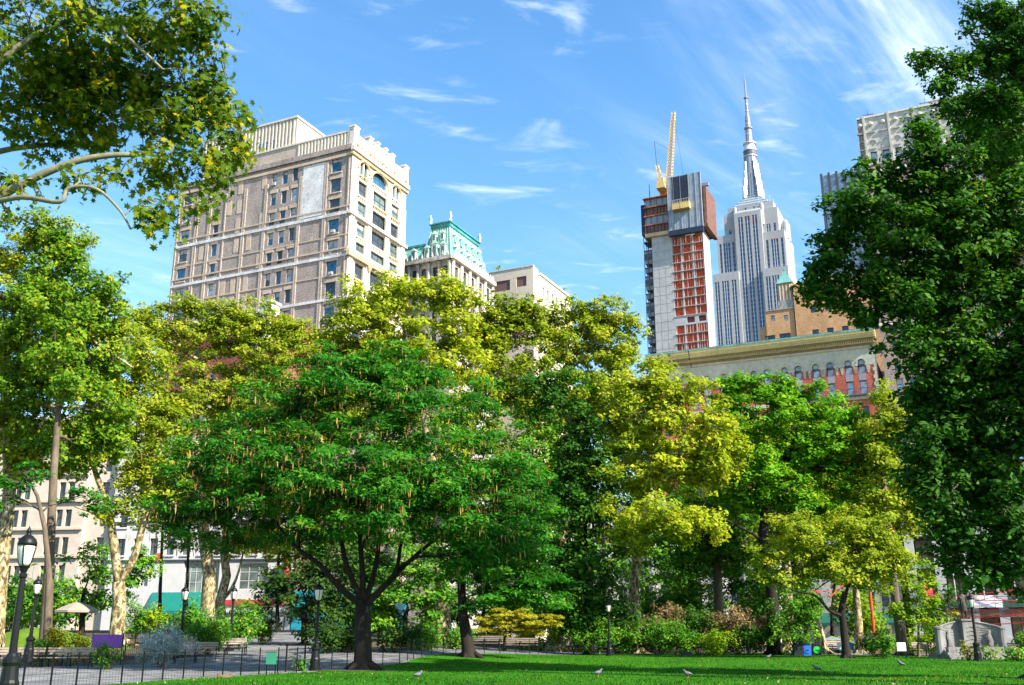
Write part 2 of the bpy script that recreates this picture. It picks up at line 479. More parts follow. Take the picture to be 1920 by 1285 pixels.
# metal, small things
G['iron'] = mat('black painted iron', (.006, .008, .008), .45, .3, 8, spec=.25)
G['wood'] = mat('weathered bench slats', (.34, .27, .22), .75, .25, 9, stretch=(.3, 4, 4))
G['lampglass'] = mat('frosted lantern glass', (.72, .68, .58), .25, .08, 3, spec=.5)
G['stone'] = mat('grey monument stone', (.20, .192, .185), .85, .35, 1.8, bump=.3, stretch=(1, 1, .4))
G['bronze'] = mat('dark bronze', (.045, .038, .032), .45, .35, 5, metal=.3)
G['canvas'] = mat('beige parasol canvas', (.30, .25, .20), .85, .12, 2)
G['canvas_grey'] = mat('grey parasol canvas', (.16, .18, .20), .85, .12, 2)
G['purple'] = mat('purple banner cloth', (.24, .08, .36), .8, .15, 2)
G['signgreen'] = mat('park sign green', (.03, .20, .12), .5, .1, 2)
G['binblue'] = mat('blue bin plastic', (.02, .12, .50), .45, .12, 3)
G['bingreen'] = mat('green bin plastic', (.02, .48, .06), .45, .12, 3)
G['binblack'] = mat('black bin plastic', (.012, .016, .026), .5, .2, 3)
G['white'] = mat('white painted board', (.78, .79, .80), .6, .06, 2)
G['pigeon'] = mat('pigeon plumage', (.09, .10, .125), .7, .3, 18)
G['pigeonlight'] = mat('pale pigeon wing', (.16, .17, .19), .7, .2, 18)
G['rope'] = mat('red rope', (.50, .03, .03), .7, .2, 6)
G['redpaint'] = mat('red painted steel', (.55, .06, .02), .5, .15, 4)
G['timber'] = mat('weathered timber', (.20, .12, .07), .85, .3, 6)
G['leaflitter'] = leaf('fallen leaves', [(0, (.16, .09, .03)), (1, (.45, .36, .20))], .2)
# facades
G['b1brick'] = brick('grey brown brick', (.37, .305, .27), (.285, .232, .205), (.44, .385, .34), stain=.3)
G['b1tan'] = mat('tan terracotta', (.56, .44, .33), .85, .16, 2)
G['b1rib'] = mat('buff brick ribs', (.50, .41, .33), .85, .2, 2)
G['b1white'] = mat('whitewashed brick', (.66, .65, .64), .85, .3, 2.6, big=.4)
G['cream'] = mat('cream terracotta', (.68, .62, .52), .75, .12, 2.5, big=.35)
G['ochre'] = mat('ochre stained terracotta', (.56, .42, .24), .8, .2, 3)
G['redbrick'] = brick('red brick', (.42, .10, .06), (.33, .07, .045), (.34, .2, .15))
G['darkredbrick'] = brick('dark red brick', (.28, .07, .055), (.21, .05, .04), (.26, .15, .12))
G['copper'] = mat('green copper', (.12, .36, .31), .7, .42, 2.2, col2=(.20, .34, .30), stretch=(1.5, 1.5, .25))
G['copperdark'] = mat('dark copper', (.05, .26, .26), .6, .3, 1.4)
G['copperpale'] = mat('pale copper trim', (.45, .62, .56), .65, .2, 2)
G['weathered'] = mat('sooty limestone', (.42, .40, .37), .85, .35, 1.2, col2=(.26, .25, .24))
G['beige'] = mat('beige stone', (.60, .51, .41), .85, .1, 1.5)
G['brownpanel'] = mat('brown infill panel', (.17, .095, .085), .8, .12, 2)
G['greypanel'] = mat('grey louvre panel', (.26, .26, .29), .7, .12, 2)
G['concrete'] = mat('raw concrete', (.44, .435, .425), .9, .13, .5, big=.16)
G['orange'] = mat('orange safety netting', (.60, .11, .04), .85, .3, .8, col2=(.42, .05, .035))
G['netting'] = bands('blue grey screen', [(0, (.30, .36, .42)), (.12, (.22, .27, .33)), (.55, (.27, .32, .38))], 'x', 1.1)
G['netdark'] = mat('dark blue opening', (.02, .03, .055), .6, .3, .5)
G['brownnet'] = bands('brown debris net', [(0, (.13, .065, .05)), (.1, (.19, .10, .08)), (.6, (.10, .05, .04))], 'x', 1.6)
G['scaffold'] = mat('dark scaffold steel', (.07, .085, .10), .6, .3, 1)
G['scaffloor'] = mat('rusty deck', (.36, .16, .09), .8, .3, .8)
G['craneyellow'] = mat('yellow crane paint', (.66, .47, .19), .5, .15, 1)
G['limestone'] = mat('pale limestone', (.36, .365, .375), .8, .1, .25, big=.05)
G['esbwin'] = bands('stacked windows and spandrels', [(0, (.055, .10, .19)), (.52, (.30, .36, .44)), (.62, (.10, .15, .24))], 'z', 3.7, .35)
G['aluminium'] = mat('pale metal mast', (.58, .62, .66), .45, .08, .3, metal=.2, spec=.5)
G['darkmetal'] = mat('dark metal', (.10, .12, .15), .5, .2, .5)
G['maroon'] = mat('maroon spandrel', (.20, .05, .06), .7, .2, 1)
G['tanbrick'] = brick('tan brick', (.56, .33, .16), (.48, .27, .13), (.50, .36, .22), .6, .2)
G['buffcornice'] = mat('ochre painted cornice', (.52, .45, .20), .8, .16, 1.2)
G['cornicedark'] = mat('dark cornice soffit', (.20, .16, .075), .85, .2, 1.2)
G['frieze'] = mat('pale green grey terracotta', (.42, .42, .335), .8, .18, 1.3)
G['greystone'] = mat('grey carved stone', (.50, .48, .43), .85, .14, 1)
G['brownstone'] = brick('brown grey brick', (.34, .265, .22), (.28, .215, .18), (.36, .30, .26))
G['whitestone'] = mat('white stone', (.52, .505, .49), .8, .08, 1.2)
G['palestone'] = mat('warm pale stone', (.50, .43, .345), .85, .10, 1.2)
G['darkframe'] = mat('dark window frame', (.05, .06, .07), .5, .2, 3)
G['tealframe'] = mat('teal window frame', (.05, .15, .20), .5, .2, 3)
G['paleframe'] = mat('pale window frame', (.42, .42, .40), .6, .15, 3)
G['awning'] = mat('teal awning canvas', (.006, .17, .135), .8, .12, 1)
G['awning_dark'] = mat('bottle green awning canvas', (.01, .09, .065), .8, .15, 1)
G['teal'] = mat('teal shopfront paint', (.02, .26, .34), .5, .1, 1)
G['redsign'] = mat('red banner', (.45, .04, .05), .6, .1, 1)
G['gl_blue'] = glass('blue window glass', (.022, .12, .22))
G['gl_dark'] = glass('dark window glass', (.05, .065, .075), .08)
G['gl_green'] = glass('greenish window glass', (.09, .125, .12), .1)
G['gl_pale'] = glass('sky lit window glass', (.34, .42, .50), .05, .3, .8)
G['gl_bronze'] = glass('bronze window glass', (.11, .085, .045), .12)

# ---------------------------------------------------------------- ground, lawn, paths
def build_ground():
    fx = np.arange(-90, 121, 3.0); fy = np.arange(-45, 141, 3.0)
    xs = np.concatenate([[-4000, -1500, -600, -250], fx, [260, 600, 1500, 4000]])
    ys = np.concatenate([[-4000, -1200, -300], fy, [200, 400, 1200, 5000]])
    X, Y = np.meshgrid(xs, ys)
    Z = hgt(X, Y) - 0.02
    V = np.stack([X.ravel(), Y.ravel(), Z.ravel()], 1)
    nx, ny = len(xs), len(ys)
    i, j = np.meshgrid(np.arange(nx - 1), np.arange(ny - 1)); a = (j * nx + i).ravel()
    loops = np.stack([a, a + 1, a + nx + 1, a + nx], 1).ravel()
    tag(link('ground', np_mesh('ground', V, loops, np.arange(len(a)) * 4, G['soil'])), kind='structure')


build_ground()
LC = np.array([10.0, 40.0])
_lawn = [(-17, 12), (-15.2, 22), (-13.4, 30), (-12.6, 33.2), (-10.9, 38.5), (-8.3, 43.9), (-5.4, 52.9), (1.4, 69.6), (8, 78.5), (14.4, 82.0), (20, 80.5), (25, 76.5),
         (32.6, 66.6), (44, 50), (50, 25), (44, -5), (20, -25), (-8, -18)]
_pave = [(-75, 0), (-62, 38), (-26, 49.0), (-24, 50.2), (-19.0, 51.0), (-17.5, 57), (-14.8, 62.5), (-10.5, 59.5), (-9.0, 60.5), (-6.0, 67), (-2.5, 75), (5, 86), (14.5, 90), (21.5, 88.5), (28, 83.5),
         (38, 72.5), (52, 56), (60, 25), (54, -10), (25, -40), (-20, -45)]


def polar(pts):
    p = np.array(pts) - LC
    th = np.unwrap(np.arctan2(p[:, 1], p[:, 0])); r = np.hypot(p[:, 0], p[:, 1])
    o = np.argsort(th % (2 * np.pi)); t = (th % (2 * np.pi))[o]; r = r[o]
    t = np.concatenate([[t[-1] - 2 * np.pi], t, [t[0] + 2 * np.pi]]); r = np.concatenate([[r[-1]], r, [r[0]]])

    def f(a):
        a = np.asarray(a) % (2 * np.pi)
        return np.mean([np.interp((a + d + np.pi * 4) % (2 * np.pi), t, r) for d in (-.05, -.025, 0, .025, .05)], 0)
    return f


r_lawn, r_pave = polar(_lawn), polar(_pave)


def ring_sheet(name, rin, rout, n, k, m, dz):
    th = np.linspace(0, 2 * np.pi, n, endpoint=False)
    V, f = [], []
    for q in range(k + 1):
        rr = rin(th) + (rout(th) - rin(th)) * q / k
        x = LC[0] + rr * np.cos(th); y = LC[1] + rr * np.sin(th)
        V.append(np.stack([x, y, hgt(x, y) + dz], 1))
    V = np.concatenate(V)
    i, j = np.meshgrid(np.arange(n), np.arange(k)); i = i.ravel(); j = j.ravel()
    i2 = (i + 1) % n
    loops = np.stack([j * n + i, (j + 1) * n + i, (j + 1) * n + i2, j * n + i2], 1).ravel()
    return tag(link(name, np_mesh(name, V, loops, np.arange(len(i)) * 4, m)), kind='structure')


ring_sheet('lawn', lambda t: 0 * t + .3, r_lawn, 240, 26, G['turf'], 0.03)
ring_sheet('path', lambda t: r_lawn(t) - .25, r_pave, 240, 8, G['paving'], 0.012)


def strip(name, left, right, k, m, dz):
    V, f = [], []
    for a, b in zip(left, right):
        for i in range(k + 1):
            x = a[0] + (b[0] - a[0]) * i / k; y = a[1] + (b[1] - a[1]) * i / k
            V.append((x, y, H(x, y) + dz))
    for j in range(len(left) - 1):
        for i in range(k):
            q = j * (k + 1) + i; f.append((q, q + 1, q + k + 2, q + k + 1))
    mb = MB(); mb.v = V; mb.f = f
    return tag(mb.build(name, m), kind='structure')


def along(a, b, n):
    return [(a[0] + (b[0] - a[0]) * i / n, a[1] + (b[1] - a[1]) * i / n) for i in range(n + 1)]


strip('side_path', along((-16.4, 55), (-28, 112), 20), along((-9.6, 55), (-21, 112), 20), 6, G['paving'], .018)
# avenue and cross street around the park, kerbs and sidewalks
strip('street', along((-120, 118), (-20, 112), 24), along((-126, 131), (-14, 125), 24), 4, G['road'], .01)
strip('cross_street', along((-20, 112), (150, 168), 20), along((-14, 125), (144, 181), 20), 4, G['road'], .012)


def build_mound():
    c = at(75, 1168, 66); c.z = H(c.x, c.y)
    V, f = [], []; n, k = 40, 8
    for q in range(k + 1):
        rr = q / k
        for i in range(n):
            t = 2 * math.pi * i / n
            x = c.x + 6.2 * rr * math.cos(t); y = c.y + 4.5 * rr * math.sin(t)
            V.append((x, y, H(x, y) + .02 + 1.25 * (.5 + .5 * math.cos(math.pi * rr)) - (.1 if q == k else 0)))
    for q in range(k):
        for i in range(n):
            f.append((q * n + i, q * n + (i + 1) % n, (q + 1) * n + (i + 1) % n, (q + 1) * n + i))
    mb = MB(); mb.v, mb.f = V, f
    tag(mb.build('mound', G['mound'], smooth=True), 'rounded yellow green grass mound behind the iron fence', 'mound', kind='structure')


build_mound()


# ---------------------------------------------------------------- facades
class Face:
    """a wall plane of a building in its own frame: s along the wall, z up, d into the building"""
    def __init__(s, axis, off=0.0, sgn=1):
        s.axis, s.off, s.sgn = axis, off, sgn

    def p(s, u, z, d=0.0):
        return (s.off + d * s.sgn, u, z) if s.axis == 'y' else (u, s.off + d * s.sgn, z)

    def box(s, mb, u0, u1, z0, z1, d0, d1):
        a, b = s.p(u0, z0, d0), s.p(u1, z1, d1)
        mb.box(min(a[0], b[0]), max(a[0], b[0]), min(a[1], b[1]), max(a[1], b[1]), min(a[2], b[2]), max(a[2], b[2]))


SOUTH, EAST = Face('y'), Face('x')


def wall(mb, fc, s0, s1, z0, z1, holes, depth=.35, arch=()):
    """wall face with real openings: holes = (s, z, w, h) by centre"""
    hs = [(s - w / 2, s + w / 2, z - h / 2, z + h / 2) for s, z, w, h in holes]
    ss = sorted({round(v, 4) for v in [s0, s1] + [q for h in hs for q in h[:2]] if s0 <= v <= s1})
    zs = sorted({round(v, 4) for v in [z0, z1] + [q for h in hs for q in h[2:]] if z0 <= v <= z1})
    for i in range(len(ss) - 1):
        sm = (ss[i] + ss[i + 1]) / 2
        run = None
        for j in range(len(zs) - 1):
            zm = (zs[j] + zs[j + 1]) / 2
            solid = not any(h[0] < sm < h[1] and h[2] < zm < h[3] for h in hs)
            if solid and run is None: run = zs[j]
            if run is not None and (not solid or j == len(zs) - 2):
                top = zs[j + 1] if solid else zs[j]
                mb.quad(fc.p(ss[i], run), fc.p(ss[i + 1], run), fc.p(ss[i + 1], top), fc.p(ss[i], top)); run = None
    for a, b, c, d in hs:
        for q in (((a, c), (b, c)), ((b, c), (b, d)), ((b, d), (a, d)), ((a, d), (a, c))):
            (u0, w0), (u1, w1) = q
            mb.quad(fc.p(u0, w0), fc.p(u1, w1), fc.p(u1, w1, depth), fc.p(u0, w0, depth))
    for s, z, w, h in arch:
        r = w / 2; zt = z + h / 2; n = 8
        rise = min(r, h * .6)
        for i in range(n):
            t0, t1 = math.pi * i / n, math.pi * (i + 1) / n
            x0, x1 = s - r * math.cos(t0), s - r * math.cos(t1)
            y0, y1 = zt - rise + rise * math.sin(t0), zt - rise + rise * math.sin(t1)
            mb.quad(fc.p(x0, y0), fc.p(x1, y1), fc.p(x1, zt), fc.p(x0, zt))
            mb.quad(fc.p(x0, y0), fc.p(x1, y1), fc.p(x1, y1, depth), fc.p(x0, y0, depth))


_WM = {}


def window(parent, fc, s, z, w, h, nx=2, nz=2, frame='darkframe', gl='gl_blue', d=.22, t=.09, sill=None, sub=True, blind=0.0):
    """one window: frame with mullions, its glass a sub-part, a sill where the photograph shows one"""
    key = (fc.axis, fc.sgn, round(w, 2), round(h, 2), nx, nz, frame, round(t, 3))
    if key not in _WM:
        mb = MB(); f0 = Face(fc.axis, 0, fc.sgn)
        f0.box(mb, -w / 2, -w / 2 + t, -h / 2, h / 2, 0, .09); f0.box(mb, w / 2 - t, w / 2, -h / 2, h / 2, 0, .09)
        f0.box(mb, -w / 2 + t, w / 2 - t, -h / 2, -h / 2 + t, 0, .09); f0.box(mb, -w / 2 + t, w / 2 - t, h / 2 - t, h / 2, 0, .09)
        for i in range(1, nx):
            x = -w / 2 + w * i / nx; f0.box(mb, x - t * .4, x + t * .4, -h / 2 + t, h / 2 - t, .01, .08)
        for i in range(1, nz):
            x = -h / 2 + h * i / nz; f0.box(mb, -w / 2 + t, w / 2 - t, x - t * .4, x + t * .4, .015, .075)
        pb = MB(); pb.quad(f0.p(-w / 2 + t, -h / 2 + t, .06), f0.p(w / 2 - t, -h / 2 + t, .06), f0.p(w / 2 - t, h / 2 - t, .06), f0.p(-w / 2 + t, h / 2 - t, .06))
        _WM[key] = (mb.mesh('window', G[frame]), pb)
    wm, pb = _WM[key]
    o = link('window', wm, parent, fc.p(s, z, d))
    pk = key + (gl,)
    if pk not in _WM: _WM[pk] = pb.mesh('pane', G[gl])
    link('pane', _WM[pk], o)
    if blind:
        bk = key + ('blind', round(blind, 1))
        if bk not in _WM:
            q = MB(); f0 = Face(fc.axis, 0, fc.sgn)
            q.quad(f0.p(-w / 2 + t, h / 2 - t - h * blind, .052), f0.p(w / 2 - t, h / 2 - t - h * blind, .052), f0.p(w / 2 - t, h / 2 - t, .052), f0.p(-w / 2 + t, h / 2 - t, .052))
            _WM[bk] = q.mesh('blind', G['paleframe'])
        link('blind', _WM[bk], o)
    if sill:
        sk = ('sill', fc.axis, fc.sgn, round(w, 2), sill)
        if sk not in _WM:
            q = MB(); Face(fc.axis, 0, fc.sgn).box(q, -w / 2 - .15, w / 2 + .15, -.22, 0, -.16, .12); _WM[sk] = q.mesh('sill', G[sill])
        link('sill', _WM[sk], o, fc.p(0, -h / 2 - .02, -d))
    return o


def shell(mb, x0, x1, y0, y1, z0, z1, skip=()):
    """the plain sides and roof of a block; skip names faces built elsewhere"""
    if 'S' not in skip: mb.quad((x0, y0, z0), (x0, y1, z0), (x0, y1, z1), (x0, y0, z1))
    if 'N' not in skip: mb.quad((x1, y0, z0), (x1, y1, z0), (x1, y1, z1), (x1, y0, z1))
    if 'E' not in skip: mb.quad((x0, y0, z0), (x1, y0, z0), (x1, y0, z1), (x0, y0, z1))
    if 'W' not in skip: mb.quad((x0, y1, z0), (x1, y1, z0), (x1, y1, z1), (x0, y1, z1))
    mb.quad((x0, y0, z1), (x1, y0, z1), (x1, y1, z1), (x0, y1, z1))


def building(name, label, x, y, cat='building', group=None, rot=None):
    return thing(name, label, cat, (x, y, 0), GRID if rot is None else rot, group)


DIAG = R(82)                                     # the avenue that cuts the grid on the slant


# ---- tall brick office block with a cream terracotta front
def brick_block():
    b = building('office_building', 'tall grey brown brick block with cream terracotta front and arched top windows', -26.5, 150)
    L_, W, ZR = 37.6, 17.0, 79.3
    rng = random.Random(3)
    P = 3.66
    rows = [76.9 - P * k for k in range(21)]
    rows = [z for z in rows if z > 4]
    holes, wins = [], []
    for k, z in enumerate(rows):
        holes.append((3.1, z, 2.0, 2.45)); wins.append((3.1, z, 2.0, 2.45, 2))
        for c in (11.6, 13.75, 16.0):
            zz = z + (0 if c != 11.6 else .12)
            holes.append((c, zz, 1.05, 2.3)); wins.append((c, zz, 1.05, 2.3, 1))
        if k >= 2:
            holes.append((28.3, z + .1, 1.1, 2.2)); wins.append((28.3, z + .1, 1.1, 2.2, 1))
        holes.append((35.4, z + .25, 1.9, 2.4)); wins.append((35.4, z + .25, 1.9, 2.4, 2))
    mb = MB(); wall(mb, SOUTH, 0, L_, 0, ZR, holes, .3)
    shell(mb, 0, W, 0, L_, 0, ZR, ('S', 'E'))
    mb.build('wall', G['b1brick'], b)
    for s, z, w, h, nx in wins:
        window(b, SOUTH, s, z, w, h, nx, 2, 'tealframe', rng.choice(('gl_blue', 'gl_blue', 'gl_blue', 'gl_pale', 'gl_dark')), .16, .08, 'b1tan' if w > 1.5 else None, blind=rng.choice((0, 0, 0, 0, .2, .3, .5)))
    # lintels over every opening, bricked-up openings, strips and courses
    mb = MB()
    for s, z, w, h, nx in wins:
        SOUTH.box(mb, s - w / 2 - .3, s + w / 2 + .3, z + h / 2 + .02, z + h / 2 + .62, -.05, .1)
    mb.build('lintels', G['b1tan'], b)['kind'] = 'stuff'
    k = 0
    for col in (18.2, 20.7, 23.4, 25.6, 31.2):
        for z in rows:
            k += 1
            if rng.random() < (.85 if col in (20.7, 23.4) else .35) and z > 50:
                q = MB(); SOUTH.box(q, col - .5, col + .5, z - 1.2, z + 1.25 + rng.random() * .5, -.045, .1); q.build('blocked_opening', G['b1tan'], b)
    mb = MB()
    for v in (.55, 4.9, 5.3, 10.1, 10.45, 17.4, 17.75, 21.9, 22.3, 26.4, 29.7, 30.1, 32.6, 33.1, 37.2):
        q = MB(); SOUTH.box(q, v - .13, v + .13, 45, 77.9 - (1.5 if 10 < v < 30 else 0), -.10, .1); q.build('pilaster_strip', G['b1rib'], b)
    for z0, h, m, pr in ((67.7, .5, 'b1white', .16), (60.3, .45, 'b1white', .16), (53.0, .45, 'b1white', .16), (69.0, .25, 'b1tan', .12), (61.6, .25, 'b1tan', .12), (78.2, .5, 'b1tan', .2), (64.0, .2, 'b1tan', .08), (57.2, .2, 'b1tan', .08)):
        q = MB(); SOUTH.box(q, -.02, L_ + .05, z0, z0 + h, -pr, .1); q.build('string_course', G[m], b)
    q = MB(); SOUTH.box(q, 5.5, 9.9, 68.45, 78.0, -.06, .1); q.build('whitewashed_panel', G['b1white'], b)
    for i in range(16):
        s_, z_, w_, h_, nx_ = wins[rng.randrange(len(wins))]
        if z_ > 50: q = MB(); SOUTH.box(q, s_ - .35, s_ + .35, z_ - h_ / 2 + .08, z_ - h_ / 2 + .55, -.3, .15); q.build('air_conditioner', G['paleframe'], b)
    # parapet with ribs, cornice
    q = MB(); SOUTH.box(q, 0, L_, ZR, ZR + .9, -.35, .6); q.build('cornice', G['b1brick'], b)
    q = MB(); SOUTH.box(q, 0, 26.5, ZR + .9, 82.6, -.05, .4); q.build('parapet', G['b1rib'], b)
    q = MB(); SOUTH.box(q, -.1, 26.6, 82.6, 82.9, -.2, .5); q.build('coping', G['cream'], b)
    for i in range(16):
        q = MB(); SOUTH.box(q, .8 + i * .68, 1.08 + i * .68, ZR + 1.0, 82.55, -.16, .1); q.build('parapet_rib', G['cream'], b)
    # penthouse flush with the side wall
    q = MB(); q.box(.25, 12.5, 12.2, 33.0, ZR + .9, 88.1); ph = q.build('penthouse', G['b1rib'], b)
    q = MB(); q.box(.0, 12.8, 12.0, 33.2, 88.1, 88.45); q.build('coping', G['cream'], ph)
    for i in range(27):
        v = 12.6 + i * .76
        q = MB(); SOUTH.box(q, v, v + .28, ZR + 1.0, 88.0, .1, .4); q.build('rib', G['cream'], ph)
    f = Face('y', .25)
    for v in (17.1, 18.4, 19.7):
        window(ph, f, v, 83.5, .75, 2.6, 1, 2, 'tealframe', 'gl_blue', -.12, .08)
    # east front
    eh, ew, arch = [], [], []
    for k, z in enumerate(rows):
        if k == 0:
            for c in (2.85, 4.05, 13.0, 14.2):
                eh.append((c, z + .1, .95, 2.9)); arch.append(eh[-1]); ew.append((*eh[-1], 1, 2))
            eh.append((8.4, z + .3, 4.3, 3.2)); arch.append(eh[-1]); ew.append((*eh[-1], 3, 2))
        else:
            for c, w, nx in ((3.4, 2.55, 2), (8.4, 4.8, 3), (13.6, 2.55, 2)):
                eh.append((c, z - .05, w, 2.75)); ew.append((*eh[-1], nx, 2))
    mb = MB(); wall(mb, EAST, 0, W, 0, ZR, eh, .5, arch)
    fr = mb.build('front_wall', G['cream'], b)
    for i, (s, z, w, h, nx, nz) in enumerate(ew):
        top = z > 75
        wo = window(b, EAST, s, z, w, h, nx, nz, 'tealframe' if top else 'darkframe', 'gl_blue' if top else rng.choice(('gl_green', 'gl_green', 'gl_dark', 'gl_dark')), .35, .10, None, blind=0 if top else rng.choice((0, 0, 0, .3)))
        q = MB(); EAST.box(q, s - w / 2 - .25, s + w / 2 + .25, z - h / 2 - .25, z - h / 2 - .02, -.3, .1)
        n = max(3, int(w / .45))
        for j in range(n):
            x = s - w / 2 + (j + .5) * w / n
            EAST.box(q, x - .1, x + .1, z - h / 2 - .5, z - h / 2 - .25, -.22, .1)
        q.build('bracketed_sill', G['ochre' if rng.random() < .5 else 'cream'], b)
    for u in (.7, 5.7, 11.1, 16.3):
        q = MB(); EAST.box(q, u - .55, u + .55, 10, 74.8, -.22, .1); q.build('pier', G['cream'], b)
    for z0, h, m, pr in ((79.0, .7, 'cream', .6), (78.3, .4, 'ochre', .35), (67.6, .5, 'cream', .5), (60.3, .7, 'ochre', .6), (61.0, .5, 'cream', .7), (46, .6, 'cream', .5)):
        q = MB(); EAST.box(q, -.4, W + .3, z0, z0 + h, -pr, .1); q.build('cornice', G[m], b)
    for u in (5.7, 11.1):
        q = MB()
        q.lathe([(.2, 59.3), (.55, 60), (.6, 61.2), (.3, 61.6)], 8, (u, -.4)); q.build('carved_console', G['ochre'], b)
    for c, w in ((3.45, 2.7), (8.4, 4.7), (13.6, 2.7)):
        q = MB(); n = 14
        for i in range(n):
            t0, t1 = math.pi * i / n, math.pi * (i + 1) / n; r = w / 2 + .35
            rise = min(r, 2.0); zc = 78.7 - rise - .35
            q.tube([(c - r * math.cos(t0), -.1, zc + rise * math.sin(t0)), (c - r * math.cos(t1), -.1, zc + rise * math.sin(t1))], .22, 5)
        q.build('arch_moulding', G['ochre'], b)
    q = MB(); EAST.box(q, 0, W, ZR + .5, 82.4, -.1, .5); q.build('parapet', G['cream'], b)
    for u0, u1, zt in ((-.2, 1.2, 83.6), (4.4, 5.4, 83.7), (5.6, 11.2, 83.0), (6.8, 7.5, 83.8), (9.3, 10.0, 83.8), (11.4, 12.4, 83.7), (15.9, 17.2, 83.5)):
        q = MB(); EAST.box(q, u0, u1, 79.9, zt - .3, -.28, .7); EAST.box(q, u0 - .12, u1 + .12, zt - .3, zt, -.4, .8)
        q.build('parapet_pier', G['cream'], b)
    for i in range(13):
        u = .8 + i * 1.28
        q = MB(); q.lathe([(.1, 79.9), (.28, 80.2), (.2, 80.6), (.06, 80.9)], 6, (u, -.55)); q.build('antefix', G['ochre' if i % 3 == 0 else 'cream'], b)


def brick_lower():
    b = building('brick_house', 'low red brick building with white chimney rising before the tall brick block', -33.0, 140.5)
    mb = MB(); ZT = 46.6
    hs = [(3 + 3.6 * i, 43 - 3.8 * k, 1.2, 2.0) for i in range(6) for k in range(9)]
    wall(mb, SOUTH, 0, 23, 0, ZT, hs); shell(mb, 0, 6, 0, 23, 0, ZT, ('S',)); mb.build('wall', G['darkredbrick'], b)
    for q in hs: window(b, SOUTH, *q, 1, 2, 'paleframe', 'gl_dark')
    q = MB(); SOUTH.box(q, -.2, 23.2, ZT, ZT + .5, -.3, .4); q.build('coping', G['redbrick'], b)
    q = MB(); q.box(-.5, 1.6, 3.2, 5.2, 42.0, 49.4); q.box(-.7, 1.8, 3.0, 5.4, 49.4, 49.8); q.build('chimney', G['b1white'], b)


